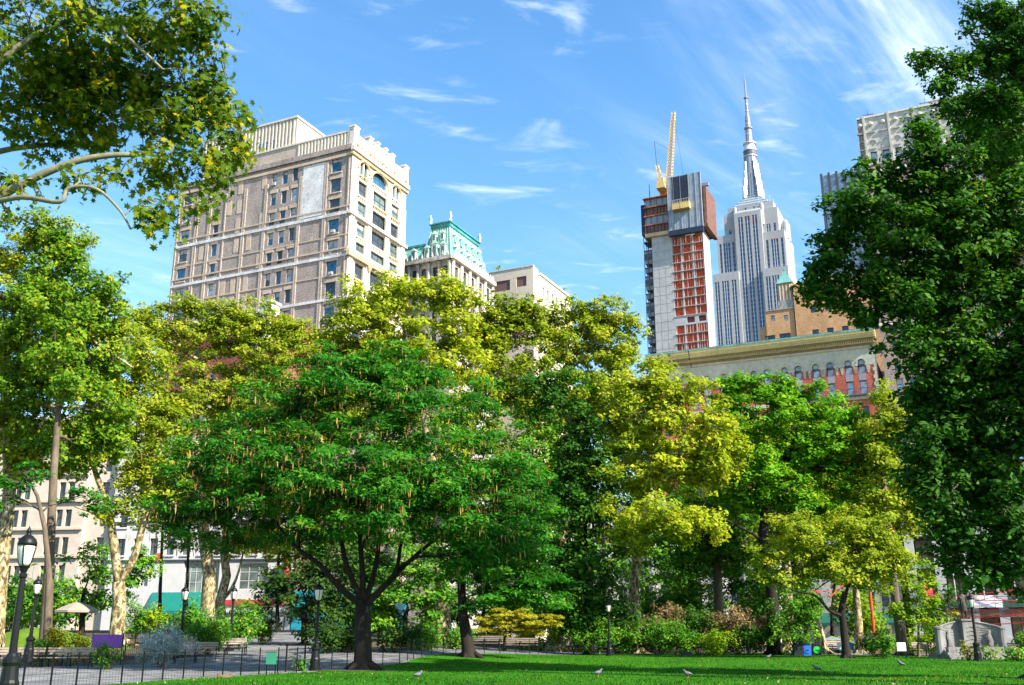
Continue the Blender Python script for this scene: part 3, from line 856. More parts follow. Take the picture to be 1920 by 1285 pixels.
# ---- mansard building with green copper roof
def mansard():
    b = building('mansard_building', 'ornate sooty limestone building under a green copper mansard roof with statues', -10.7, 165)
    rng = random.Random(5)
    mb = MB()
    ss = [(1.3, 63.3, 1.0, 2.4), (3.3, 63.3, 1.0, 2.4), (5.7, 63.3, 1.0, 2.4), (7.6, 63.3, 1.0, 2.4), (9.6, 63.3, 1.0, 2.4)]
    ss += [(s, z, w, h) for s, _, w, h in ss[:5] for z in (58.8, 54.8, 50.8)]
    wall(mb, SOUTH, 0, 13, 0, 66, ss, .4)
    es, ar = [], []
    for i in range(5):
        u = 1.7 + i * 3.1
        for z in (63.2, 59.2, 55.0, 51.0, 47.0):
            es.append((u, z, 1.5, 2.7))
            if z == 55.0: ar.append(es[-1])
    wall(mb, EAST, 0, 16, 0, 66, es, .5, ar); shell(mb, 0, 16, 0, 13, 0, 66, ('S', 'E'))
    mb.build('wall', G['weathered'], b)
    for q in ss: window(b, SOUTH, *q, 1, 2, 'darkframe', 'gl_dark', .3)
    for q in es: window(b, EAST, *q, 2, 2, 'redpaint' if q[1] < 60 else 'darkframe', 'gl_dark', .35)
    for u in [.2 + i * 3.1 for i in range(6)]:
        q = MB(); q.lathe([(.42, 61.2), (.34, 61.6), (.3, 65.2), (.45, 65.6)], 8, (min(u, 15.8), -.25)); q.build('column', G['cream'], b)
        q = MB(); EAST.box(q, min(u, 15.8) - .45, min(u, 15.8) + .45, 44, 61, -.25, .1); q.build('pier', G['cream'], b)
    for v in (.3, 2.3, 4.5, 6.7, 8.6):
        q = MB(); q.lathe([(.4, 61.4), (.32, 61.8), (.28, 64.8), (.42, 65.2)], 8, (-.25, v)); q.build('column', G['weathered'], b)
    for f, l in ((SOUTH, 13), (EAST, 16)):
        for z0, h, pr, m in ((65.4, .7, .9, 'weathered' if f is SOUTH else 'cream'), (61.0, .5, .6, 'weathered' if f is SOUTH else 'cream'), (57.0, .4, .4, 'cream')):
            q = MB(); f.box(q, -.6 if f is EAST else -.3, l, z0, z0 + h, -pr, .2); q.build('cornice', G[m], b)
        for i in range(int(l / 1.05)):
            q = MB(); q.lathe([(.16, 66.1), (.26, 66.4), (.14, 66.8), (.05, 67.2)], 6, (-.55, .5 + i * 1.05) if f is SOUTH else (.5 + i * 1.05, -.55)); q.build('baluster', G['weathered' if f is SOUTH else 'cream'], b)
    # high mansard tower and lower wing
    q = MB(); q.frus(.3, 15.6, .3, 6.4, 66.05, 1.5, 12.6, 1.35, 5.0, 72.6); rf = q.build('mansard_roof', G['copper'], b)
    q = MB(); q.box(1.3, 12.8, 1.15, 5.2, 72.6, 73.3); q.box(1.1, 13.0, .95, 5.4, 73.3, 73.55); q.build('ridge_crest', G['copperdark'], rf)
    q = MB(); q.frus(.3, 15, 6.45, 13, 66.05, 1.4, 14, 6.45, 12, 69.6); rw = q.build('mansard_wing', G['copper'], b)
    q = MB(); q.box(1.2, 14, 6.3, 12.2, 69.6, 69.95); q.build('ridge_crest', G['copperdark'], rw)
    q = MB(); q.box(5, 9, 8.5, 11.5, 69.95, 71.6); q.build('stair_house', G['greypanel'], b)

    def lerp(a, b_, t): return a + (b_ - a) * t
    for i in range(5):      # dormers on the east slope in two tiers
        u = 2.3 + i * 2.55
        for t, hgt_, w in ((.06, 2.0, 1.0), (.56, 1.3, .7)):
            z = lerp(66.05, 72.6, t); d = lerp(.3, 1.35, t); uu = lerp(u, u * .86 + .8, t)
            q = MB(); q.box(uu - w / 2, uu + w / 2, d - .35, d + .9, z, z + hgt_)
            q.tri((uu - w / 2 - .15, d - .45, z + hgt_), (uu + w / 2 + .15, d - .45, z + hgt_), (uu, d - .45, z + hgt_ + .6))
            q.quad((uu - w / 2 - .15, d - .45, z + hgt_), (uu, d - .45, z + hgt_ + .6), (uu, d + 1.2, z + hgt_ + .6), (uu - w / 2 - .15, d + 1.2, z + hgt_))
            q.quad((uu + w / 2 + .15, d - .45, z + hgt_), (uu, d - .45, z + hgt_ + .6), (uu, d + 1.2, z + hgt_ + .6), (uu + w / 2 + .15, d + 1.2, z + hgt_))
            dm = q.build('dormer', G['copperpale'], b)
            q = MB(); q.quad((uu - w * .3, d - .37, z + .2), (uu + w * .3, d - .37, z + .2), (uu + w * .3, d - .37, z + hgt_ * .85), (uu - w * .3, d - .37, z + hgt_ * .85)); q.build('pane', G['copperdark'], dm)
    for v, t, hh, w in ((1.9, .06, 2.2, 1.0), (3.6, .06, 2.6, 1.1), (5.2, .06, 2.0, .9), (2.4, .58, 1.3, .7), (4.1, .58, 1.3, .7), (8.0, .1, 1.6, .9), (10.4, .1, 1.6, .9)):
        z = lerp(66.05, 72.6, t); d = lerp(.3, 1.5, t)
        q = MB(); q.box(d - .35, d + .9, v - w / 2, v + w / 2, z, z + hh)
        q.tri((d - .45, v - w / 2 - .15, z + hh), (d - .45, v + w / 2 + .15, z + hh), (d - .45, v, z + hh + .65))
        q.quad((d - .45, v - w / 2 - .15, z + hh), (d - .45, v, z + hh + .65), (d + 1.2, v, z + hh + .65), (d + 1.2, v - w / 2 - .15, z + hh))
        q.quad((d - .45, v + w / 2 + .15, z + hh), (d - .45, v, z + hh + .65), (d + 1.2, v, z + hh + .65), (d + 1.2, v + w / 2 + .15, z + hh))
        dm = q.build('dormer', G['copperpale'], b)
        q = MB(); q.quad((d - .37, v - w * .3, z + .2), (d - .37, v + w * .3, z + .2), (d - .37, v + w * .3, z + hh * .85), (d - .37, v - w * .3, z + hh * .85)); q.build('pane', G['darkmetal'], dm)
    for i in range(13):
        u0 = .5 + i * 1.25; q = MB(); q.tube([(u0, .28, 66.05), (lerp(1.5, 12.6, i / 12), 1.33, 72.6)], .07, 4); q.build('roof_rib', G['copperpale'], rf)
    for i in range(9):
        v0 = .4 + i * .74; q = MB(); q.tube([(.28, v0, 66.05), (1.48, lerp(1.35, 5.0, i / 8), 72.6)], .06, 4); q.build('roof_rib', G['copperpale'], rf)
    for x, y in ((1.3, 1.1), (1.3, 5.2), (12.8, 1.1)):     # corner finial figures with wings
        q = MB(); q.lathe([(.3, 73.5), (.2, 74.0), (.3, 74.5), (.12, 74.9), (.17, 75.1), (.02, 75.4)], 8, (x, y))
        q.tri((x, y, 74.7), (x - .8, y - .3, 75.1), (x, y, 74.2)); q.tri((x, y, 74.7), (x + .3, y + .8, 75.1), (x, y, 74.2))
        q.build('finial_figure', G['copperpale'], b)


def beige_block():
    b = building('apartment_building', 'beige stone block with brown panels and roof garden behind the mansard building', 4.2, 185)
    mb = MB()
    hs = [(2.6, 68.9, 2.2, 2.1), (7.9, 68.6, 5.6, 2.2), (2.7, 63.9, 4.0, 2.5), (8.7, 63.9, 5.0, 2.6), (2.7, 59, 4.0, 2.5), (8.7, 59, 5.0, 2.6)]
    wall(mb, SOUTH, 0, 14, 0, 71.8, hs, .2)
    eh = [(4.2 + 2.3 * i, 67.5 - 3.9 * k, 1.0, 2.2) for i in range(6) for k in range(5)]
    mb2 = MB()
    f2 = Face('x', 0)
    shell(mb, 0, 2.4, 0, 14, 0, 71.8, ('S',)); mb.build('wall', G['beige'], b)
    f2 = Face('x', -.35)
    wall(mb2, f2, 2.4, 19, 0, 70.6, eh); mb2.quad((2.4, -.35, 0), (2.4, 0, 0), (2.4, 0, 70.6), (2.4, -.35, 70.6)); mb2.quad((2.4, -.35, 70.6), (19, -.35, 70.6), (19, 14, 70.6), (2.4, 14, 70.6))
    mb2.build('front_wall', G['cream'], b)
    for i, (s, z, w, h) in enumerate(hs):
        q = MB(); SOUTH.box(q, s - w / 2, s + w / 2, z - h / 2, z + h / 2, .14, .3); q.build('infill_panel', G['brownpanel' if i != 2 else 'greypanel'], b)
    f3 = Face('y', .1)
    for v in (7.0, 9.6, 10.9, 12.4): window(b, f3, v, 63.9, .9, 1.9, 1, 1, 'tealframe', 'gl_blue', -.08, .08)
    for q in eh: window(b, f2, *q, 1, 2, 'paleframe', 'gl_dark')
    q = MB(); f2.box(q, 2.3, 19, 70.6, 71.0, -.3, .5); f2.box(q, 2.3, 19, 63.0, 63.5, -.6, .2); q.build('cornice', G['cream'], b)
    q = MB(); SOUTH.box(q, -.1, 14, 71.8, 72.0, -.12, .4); q.build('coping', G['whitestone'], b)
    for u in (4, 7.4, 10.8, 14.2):
        q = MB(); f2.box(q, u - .5, u + .5, 40, 62.9, -.4, .1); q.build('pier', G['cream'], b)


# ---- tower under construction
def construction_tower():
    b = building('construction_tower', 'unfinished concrete tower with orange netting and screened top floors beside the spire', 82.6, 400)
    rng = random.Random(8)
    Lx, W, top = 23.0, 11.0, 170.5
    f = SOUTH
    cols = [(2.3, 4.3), (7.3, 4.5), (12.1, 3.7)]
    rows = [166.8 - 4.05 * k for k in range(40)]; rows = [z for z in rows if z > 3]
    holes = []
    for k, z in enumerate(rows):
        for i, (c, w) in enumerate(cols):
            if k == 9: holes += [(c, z, w * .75, 2.6)] if i < 2 else []
            else: holes.append((c, z, w, 3.82))
    mb = MB(); wall(mb, f, 0, Lx, 0, top, holes, 1.6); shell(mb, 0, W, 0, Lx, 0, top, ('S',))
    mb.build('wall', G['concrete'], b)
    for k, z in enumerate(rows):
        for i, (c, w) in enumerate(cols):
            if k == 9 and i == 2: continue
            w2, h2 = (w * .75, 2.6) if k == 9 else (w, 3.82)
            q = MB(); f.box(q, c - w2 / 2, c + w2 / 2, z - h2 / 2, z + h2 / 2, .5 + rng.random() * .7, 1.55); n = q.build('safety_net', G['orange' if k != 9 else 'maroon'], b)
            if z > 100 and k != 9:
                q = MB()
                for j in range(4):
                    s = c - w2 / 2 + (j + .5) * w2 / 4 + rng.uniform(-.2, .2)
                    if rng.random() < .55: f.box(q, s - .06, s + .06, z - h2 / 2, z + h2 / 2, .05, .2)
                f.box(q, c - w2 / 2 - .3, c + w2 / 2 + .3, z - h2 / 2 - .09, z - h2 / 2 + .09, -.25, .4)
                q.build('railing', G['whitestone'], n)
    for k in range(26):
        q = MB(); z = 66 + k * 4.05; f.box(q, 14.3, Lx - .05, z, z + .12, -.04, .05); q.build('pour_joint', G['greypanel'], b)
    for v in (17.2, 20.1):
        q = MB(); f.box(q, v, v + .08, 66, 170, -.045, .05); q.build('form_joint', G['weathered'], b)
    # hoist and scaffold tower on the west end
    q = MB()
    for k in range(42):
        z = 3 + k * 4.05; q.box(1, 8, Lx + .05, Lx + 4.2, z, z + .3)
        if k % 3 == 0: q.box(.9, 1.1, Lx + .3, Lx + 3.9, z + .4, z + 2.6)
    for y in (Lx + .4, Lx + 2.2, Lx + 4.0):
        for x in (1, 4.5, 8): q.box(x - .12, x + .12, y - .12, y + .12, 0, 174.5)
    q.build('hoist_tower', G['scaffold'], b)
    for k in range(40):
        z = 5 + k * 4.05
        q = MB(); q.box(1.3, 7.5, Lx + .5, Lx + 3.8, z, z + 2.3); q.build('hoist_bay', G[('greypanel', 'greypanel', 'orange', 'netdark')[0 if k != 27 else 2] if k % 2 else 'greypanel'], b)
    # top floors: deck frames at the west, screen in the middle, brown net on the east
    q = MB(); q.box(-1.2, W, 13.9, Lx + 2.6, 170.5, 172.2); q.build('edge_beam', G['ochre'], b)
    for k in range(4):
        z = 172.3 + k * 4.2
        q = MB(); q.box(-1.4 - .2 * k, W, 13.9, Lx + 2.7 + .2 * (k % 2), z + 3.6, z + 4.1); q.build('deck', G['scaffloor' if k < 3 else 'orange'], b)
        q = MB(); q.box(-.8, W, 14, Lx + 1.9, z, z + 3.6); q.build('screen', G['netting' if k % 2 else 'brownnet'], b)
        for j in range(5):
            q = MB(); y = 14.4 + j * 2.7; q.box(-1.3, -1.1, y - .12, y + .12, z, z + 3.6); q.build('prop', G['brownpanel'], b)
    q = MB(); q.box(-.8, 8.5, Lx + 1.95, Lx + 4.2, 172, 186.5); q.build('side_screen', G['netdark'], b)
    q = MB(); q.box(-2.6, -1.6, -.9, 14.2, 170.0, 196.5); cp = q.build('climbing_screen', G['netting'], b)
    q = MB(); q.box(-2.9, -1.2, -.95, 14.3, 168.6, 171.0); q.build('screen_skirt', G['netdark'], cp)
    for y0, y1 in ((4.7, 8.1), (8.5, 11.9)):
        q = MB(); q.box(-2.75, -2.5, y0, y1, 181.8, 196.2); q.build('dark_bay', G['netdark'], cp)
    for y in (-.9, 1.6, 4.6, 8.3, 11.5, 14.2):
        q = MB(); q.box(-2.8, -2.55, y - .07, y + .07, 170.8, 197.0); q.build('mullion', G['greypanel'], cp)
    q = MB(); q.box(-5.4, -2.8, 4.0, 11.6, 179.6, 182.6); q.box(-5.5, -2.8, 7.6, 7.8, 179.5, 183); lp = q.build('loading_platform', G['craneyellow'], b)
    q = MB()
    for i in range(8): q.box(-5.55, -5.4, 4.1 + i, 4.2 + i, 182.6, 183.9)
    q.box(-5.55, -5.4, 4, 11.6, 183.8, 183.95); q.build('guard_rail', G['paleframe'], lp)
    q = MB(); q.frus(-.8, W + 5, -2.4, -.95, 172.5, -.8, W + 5, -2.6, -.95, 190); q.box(-1.2, W + 5.2, -2.7, -.9, 171.0, 172.5); q.build('net_side', G['brownnet'], b)
    q = MB(); q.box(0, W + 4, -.9, 13.8, 171.2, 188); q.build('upper_core', G['brownnet'], b)
    q = MB(); q.box(2, 3.4, -3.2, 4, 191.6, 193); q.box(2.5, 2.9, -.2, .2, 188, 191.7); q.build('outrigger', G['greypanel'], b)
    q = MB(); q.box(-.5, -.2, Lx - .2, Lx + .1, 189, 196); q.build('lightning_mast', G['scaffold'], b)
    for k in range(18):
        q = MB(); q.box(3.9, 4.2, -.14, .02, 120 + k * 2.9, 120.3 + k * 2.9); q.build('anchor_point', G['darkmetal'], b)


def tower_crane():
    p = at(1247, 372, 409)
    c = tag(link('tower_crane', None, None, (p.x, p.y, 0), GRID), 'yellow lattice crane with steep boom on the unfinished tower', 'crane')
    base = 189.1; zt = at(1263, 211, 409).z; xr = at(1263, 211, 409).x - p.x
    ca, sa = math.cos(-GRID), math.sin(-GRID)

    def loc(x, y, z): return (x * ca - y * sa, x * sa + y * ca, z)

    def lattice(a, b_, w0, w1, n, r=.22):
        q = MB(); a, b_ = Vector(a), Vector(b_)
        cs = []
        for i in range(n + 1):
            t = i / n; w = (w0 + (w1 - w0) * t) / 2; m = a.lerp(b_, t)
            cs.append([m + Vector((sx * w, sy * w, 0)) for sx, sy in ((-1, -1), (1, -1), (1, 1), (-1, 1))])
        for i in range(n):
            for j in range(4):
                q.tube([cs[i][j], cs[i + 1][j]], r, 4, False); q.tube([cs[i][j], cs[i + 1][(j + 1) % 4]], r * .7, 3, False)
                q.tube([cs[i][j], cs[i][(j + 1) % 4]], r * .7, 3, False)
        return q
    lattice(loc(0, 0, 184), loc(0, 0, base + 3), 3.2, 3.2, 8, .2).build('mast', G['craneyellow'], c)
    lattice(loc(1.6, 0, base + 3), loc(xr, 0, zt), 2.5, 1.4, 26, .17).build('boom', G['craneyellow'], c)
    lattice(loc(-.5, 0, base + 4), loc(-2.8, 1.5, base + 17), 1.8, 1.2, 5, .22).build('gantry', G['craneyellow'], c)
    q = MB(); q.tube([loc(-2.8, 1.5, base + 17), loc(-3.4, 1.5, base + 29)], .14, 4); q.tube([loc(-3.4, 1.5, base + 29), loc(xr * .55, 0, base + 24)], .08, 4); q.build('stay_rope', G['scaffold'], c)
    q = MB(); q.box(-6.5, 3.5, -2, 2, base + 2.5, base + 4.6); q.box(-6.5, -3.2, -1.6, 1.6, base + 4.6, base + 7.4); q.build('machine_deck', G['craneyellow'], c)
    q = MB(); q.box(1, 3.2, -4, -2.1, base + 3, base + 6); q.build('operator_cab', G['craneyellow'], c)
    q = MB(); q.tube([loc(xr, 0, zt), loc(xr + 4.5, 0, zt - 48)], .07, 4); q.build('hoist_rope', G['scaffold'], c)
    h = loc(xr + 4.5, 0, zt - 48)
    q = MB(); q.lathe([(.1, h[2] - 3), (.7, h[2] - 2), (.7, h[2]), (.2, h[2] + .6)], 8, (h[0], h[1])); q.build('hook_block', G['paleframe'], c)


# ---- the great skyscraper with the stepped top and mast
def skyscraper():
    b = building('skyscraper', 'soaring pale limestone skyscraper with stepped crown, metal mast and antenna', 218.2, 742)
    S = lambda off: Face('y', off)

    def tier(x0, x1, y0, y1, z0, z1, strips, eastn=6, zt=None, m='limestone', win0=None):
        mb = MB(); zt = zt or z1 - 7; zb = win0 or max(z0, 150)
        hs = [(c, (zb + zt) / 2, w, zt - zb) for c, w in strips]
        wall(mb, S(x0), y0, y1, z0, z1, hs, .9)
        fe = Face('x', y0)
        eh = []
        if eastn:
            n = eastn; st = (x1 - x0) / n
            eh = [(x0 + (i + .5) * st, (zb + zt) / 2, st * .42, zt - zb) for i in range(n)]
        wall(mb, fe, x0, x1, z0, z1, eh, .9); shell(mb, x0, x1, y0, y1, z0, z1, ('S', 'E'))
        mb.build('tier', G[m], b)
        for c, w in strips:
            q = MB(); S(x0).box(q, c - w / 2, c + w / 2, zb, zt, .55, .9); o = q.build('window_strip', G['esbwin'], b)
            if w > 2.6:
                k = 2 if w < 4 else 3
                for i in range(1, k):
                    r = MB(); s = c - w / 2 + w * i / k; S(x0).box(r, s - .22, s + .22, zb, zt, .1, .6); r.build('mullion', G['aluminium'], o)
            elif w > 1.5:
                pass
        for s_, z_, w_, h_ in eh:
            q = MB(); fe.box(q, s_ - w_ / 2, s_ + w_ / 2, zb, zt, .55, .9); q.build('window_strip', G['esbwin'], b)
        for k in range(int(y1 - y0) // 9):
            pass
    # centre slab, wings stepping down
    cen = [(34.6, 3.9), (28.9, 3.9), (22.9, 3.9)]
    tier(3.2, 42, 17.5, 39.5, 0, 337, cen, 0, 333)
    q = MB(); q.frus(3.2, 42, 17.5, 39.5, 337, 4.5, 41, 18.5, 38.5, 339); q.build('setback_cap', G['limestone'], b)
    tier(8, 44, 5.0, 49.2, 0, 339, [(44.5, 2.0), (13.0, 3.0), (8.0, 1.8)], 8, 325)
    tier(5.2, 46, .4, 17.3, 0, 317, [(2.8, 1.9), (8.6, 5.6), (14.6, 1.9)], 9)
    tier(5.2, 46, 39.7, 55.6, 0, 320, [(52.8, 1.9), (47.6, 5.6), (42.0, 1.9)], 9)
    tier(.4, 44, -1.0, 19.0, 0, 284, [(3.2, 3.6), (9.2, 5.6), (15.2, 3.6)], 9)
    tier(.4, 44, 38.2, 59.5, 0, 285.5, [(56.4, 3.6), (49.6, 5.6), (42.6, 3.6)], 9)
    # rounded shoulders of the crown
    tier(10, 42, 8.2, 46, 338, 345.5, [(38, 1.3), (31, 1.3), (24, 1.3), (17, 1.3)], 5, 343.5, win0=340.5)
    for y, x, z0, z1, r in ((44.6, 13, 320, 343, 3.0), (9.6, 13, 317, 342, 3.0), (39.5, 8.5, 325, 345, 1.8), (17.5, 8.5, 325, 345, 1.8), (1.8, 22, 315, 332, 2.5), (1.8, 30, 315, 332, 2.5)):
        q = MB(); q.lathe([(r, z0), (r, z1 - 3), (r * .8, z1 - 1), (r * .3, z1)], 10, (x, y)); q.build('rounded_buttress', G['limestone'], b, smooth=False)
    for k in range(5):
        i = k * 2.0; q = MB(); q.box(13 + i, 40 - i, 11 + i * 1.25, 43 - i * 1.25, 345 + k * 2.9, 347.0 + k * 2.9); q.build('crown_step', G['aluminium'], b)
        q = MB(); q.box(13.8 + i, 39.2 - i, 12 + i * 1.25, 42 - i * 1.25, 347.0 + k * 2.9, 347.9 + k * 2.9); q.build('crown_recess', G['darkmetal'], b)
    for y, z, w in ((38, 319, 3.4), (47.6, 0, 0), (33.0, 322, 3.6), (23.0, 326, 3.6), (8.6, 309, 5.4), (28.9, 331, 3.4)):
        if w: q = MB(); S(3.2 if 18 < y < 38.5 else 5.2).box(q, y - w / 2, y + w / 2, z, z + 3, .25, .8); q.build('maroon_spandrel', G['maroon'], b)
    # mast with wings, drum, dome, antenna
    cx, cy = 26.5, 27.0
    q = MB(); q.lathe([(5.6, 352), (5.2, 384), (5.0, 400)], 16, (cx, cy)); ms = q.build('mast', G['aluminium'], b)
    for i in range(16):
        t = 2 * math.pi * i / 16; q = MB(); x, y = cx + 5.3 * math.cos(t), cy + 5.3 * math.sin(t)
        q.box(x - .3, x + .3, y - .3, y + .3, 358, 396.5); q.build('glazing_rib', G['greypanel'], ms)
    for a in range(4):
        t = math.pi / 4 + a * math.pi / 2
        for r0, r1, z1 in ((4, 9.8, 367), (4, 8.6, 375), (4, 7.5, 382), (4, 6.6, 391)):
            q = MB(); dx, dy = math.cos(t), math.sin(t); nx_, ny_ = -dy * 1.6, dx * 1.6
            pts = [(cx + dx * r0 + nx_, cy + dy * r0 + ny_), (cx + dx * r1 + nx_, cy + dy * r1 + ny_), (cx + dx * r1 - nx_, cy + dy * r1 - ny_), (cx + dx * r0 - nx_, cy + dy * r0 - ny_)]
            n = len(q.v); q.v += [(*p, 356.5) for p in pts] + [(*p, z1) for p in pts]
            for w_ in ((0, 1, 5, 4), (1, 2, 6, 5), (2, 3, 7, 6), (3, 0, 4, 7), (4, 5, 6, 7)): q.f.append(w_)
            q.build('mast_wing', G['aluminium'], ms)
    q = MB(); q.lathe([(5.4, 397), (5.6, 398.5), (5.6, 401.5), (5.2, 402)], 20, (cx, cy)); q.build('lantern_gallery', G['darkmetal'], b)
    q = MB(); q.lathe([(5.9, 396.3), (5.9, 397.0), (5.6, 397.1)], 20, (cx, cy)); q.lathe([(5.9, 401.9), (5.4, 404), (4.6, 406), (4.4, 408), (5.6, 408.5), (5.7, 409.6), (3.9, 410)], 20, (cx, cy)); q.build('dome', G['aluminium'], b)
    q = MB(); q.lathe([(3.0, 410), (2.6, 423), (3.5, 423.6), (3.5, 424.8), (2.1, 425.2), (2.1, 434), (1.25, 439), (1.1, 453), (2.0, 453.5), (2.0, 454.4), (.75, 454.8), (.65, 471.5), (.2, 472), (.12, 480)], 10, (cx, cy)); q.build('antenna', G['greypanel'], b)
    q = MB()
    for z in (411, 414, 418, 428, 432, 441, 447): q.lathe([(2.9 if z < 420 else 2.3 if z < 436 else 1.5, z), (2.9 if z < 420 else 2.3 if z < 436 else 1.5, z + .5)], 8, (cx, cy))
    q.build('antenna_ring', G['aluminium'], b)
    for x, y in ((12, 11), (20, 9.8), (30, 9.8), (12, 20)):
        q = MB(); q.tube([(x, y, 345), (x, y, 352)], .2, 4); q.build('roof_aerial', G['aluminium'], b)


def tan_block():
    b = building('brick_tower', 'stepped tan brick building with a corner turret and small green pyramid roof', 80.4, 270)
    hs = [(2.3, 88.6, 1.2, 1.7), (6.0, 89.0, 1.1, 1.7), (3.0, 83.0, 3.2, 2.2), (7.2, 83.0, 2.9, 2.0), (3.0, 78.5, 3.2, 2), (7.2, 78.5, 2.9, 2), (3.0, 74, 3.2, 2), (7.2, 74, 2.9, 2)]
    mb = MB(); wall(mb, SOUTH, 0, 8.0, 0, 91.2, hs); shell(mb, 0, 10, 0, 8.0, 0, 91.2, ('S',))
    mb.box(.6, 10, 8.02, 10, 0, 87); mb.build('wall', G['tanbrick'], b)
    for s, z, w, h in hs: window(b, SOUTH, s, z, w, h, 3 if w > 2 else 1, 2, 'darkframe', 'gl_pale' if w < 2 else 'gl_dark')
    mb = MB(); m2 = [(-5.5 - 4 * i, z, 1.8, 2) for i in range(5) for z in (90, 83, 76, 69)]
    wall(mb, Face('y', -.3), -26, -.3, 0, 98.4, m2); mb.box(0, 12, -26, -.3, 98.0, 98.4); mb.quad((-.3, -.3, 0), (12, -.3, 0), (12, -.3, 98.4), (-.3, -.3, 98.4)); mb.build('main_wall', G['tanbrick'], b)
    for q in m2: window(b, Face('y', -.3), *q, 2, 2, 'darkframe', 'gl_dark')
    q = MB(); q.box(.3, 4.6, .05, 4.1, 91.2, 99.2); tu = q.build('turret', G['tanbrick'], b)
    q = MB(); SOUTH.box(q, -.1, 8.1, 91.2, 91.5, -.2, .3); q.build('coping', G['weathered'], b)
    q = MB(); q.box(.1, 4.8, -.1, 4.3, 91.5, 94.0); q.build('turret_base', G['weathered'], tu)
    for v in (.5, 1.45, 2.4, 3.3):
        q = MB(); Face('y', .3).box(q, v, v + .32, 94, 98.6, -.2, .1); q.build('pilaster', G['cream'], tu)
    q = MB(); q.frus(-.1, 5.0, -.3, 4.5, 99.2, 2.3, 2.6, 1.95, 2.25, 103.6); q.build('pyramid_roof', G['copper'], b)
    q = MB(); q.lathe([(.2, 103.5), (.3, 103.8), (.04, 104.6)], 6, (2.45, 2.1)); q.build('finial', G['copperdark'], b)


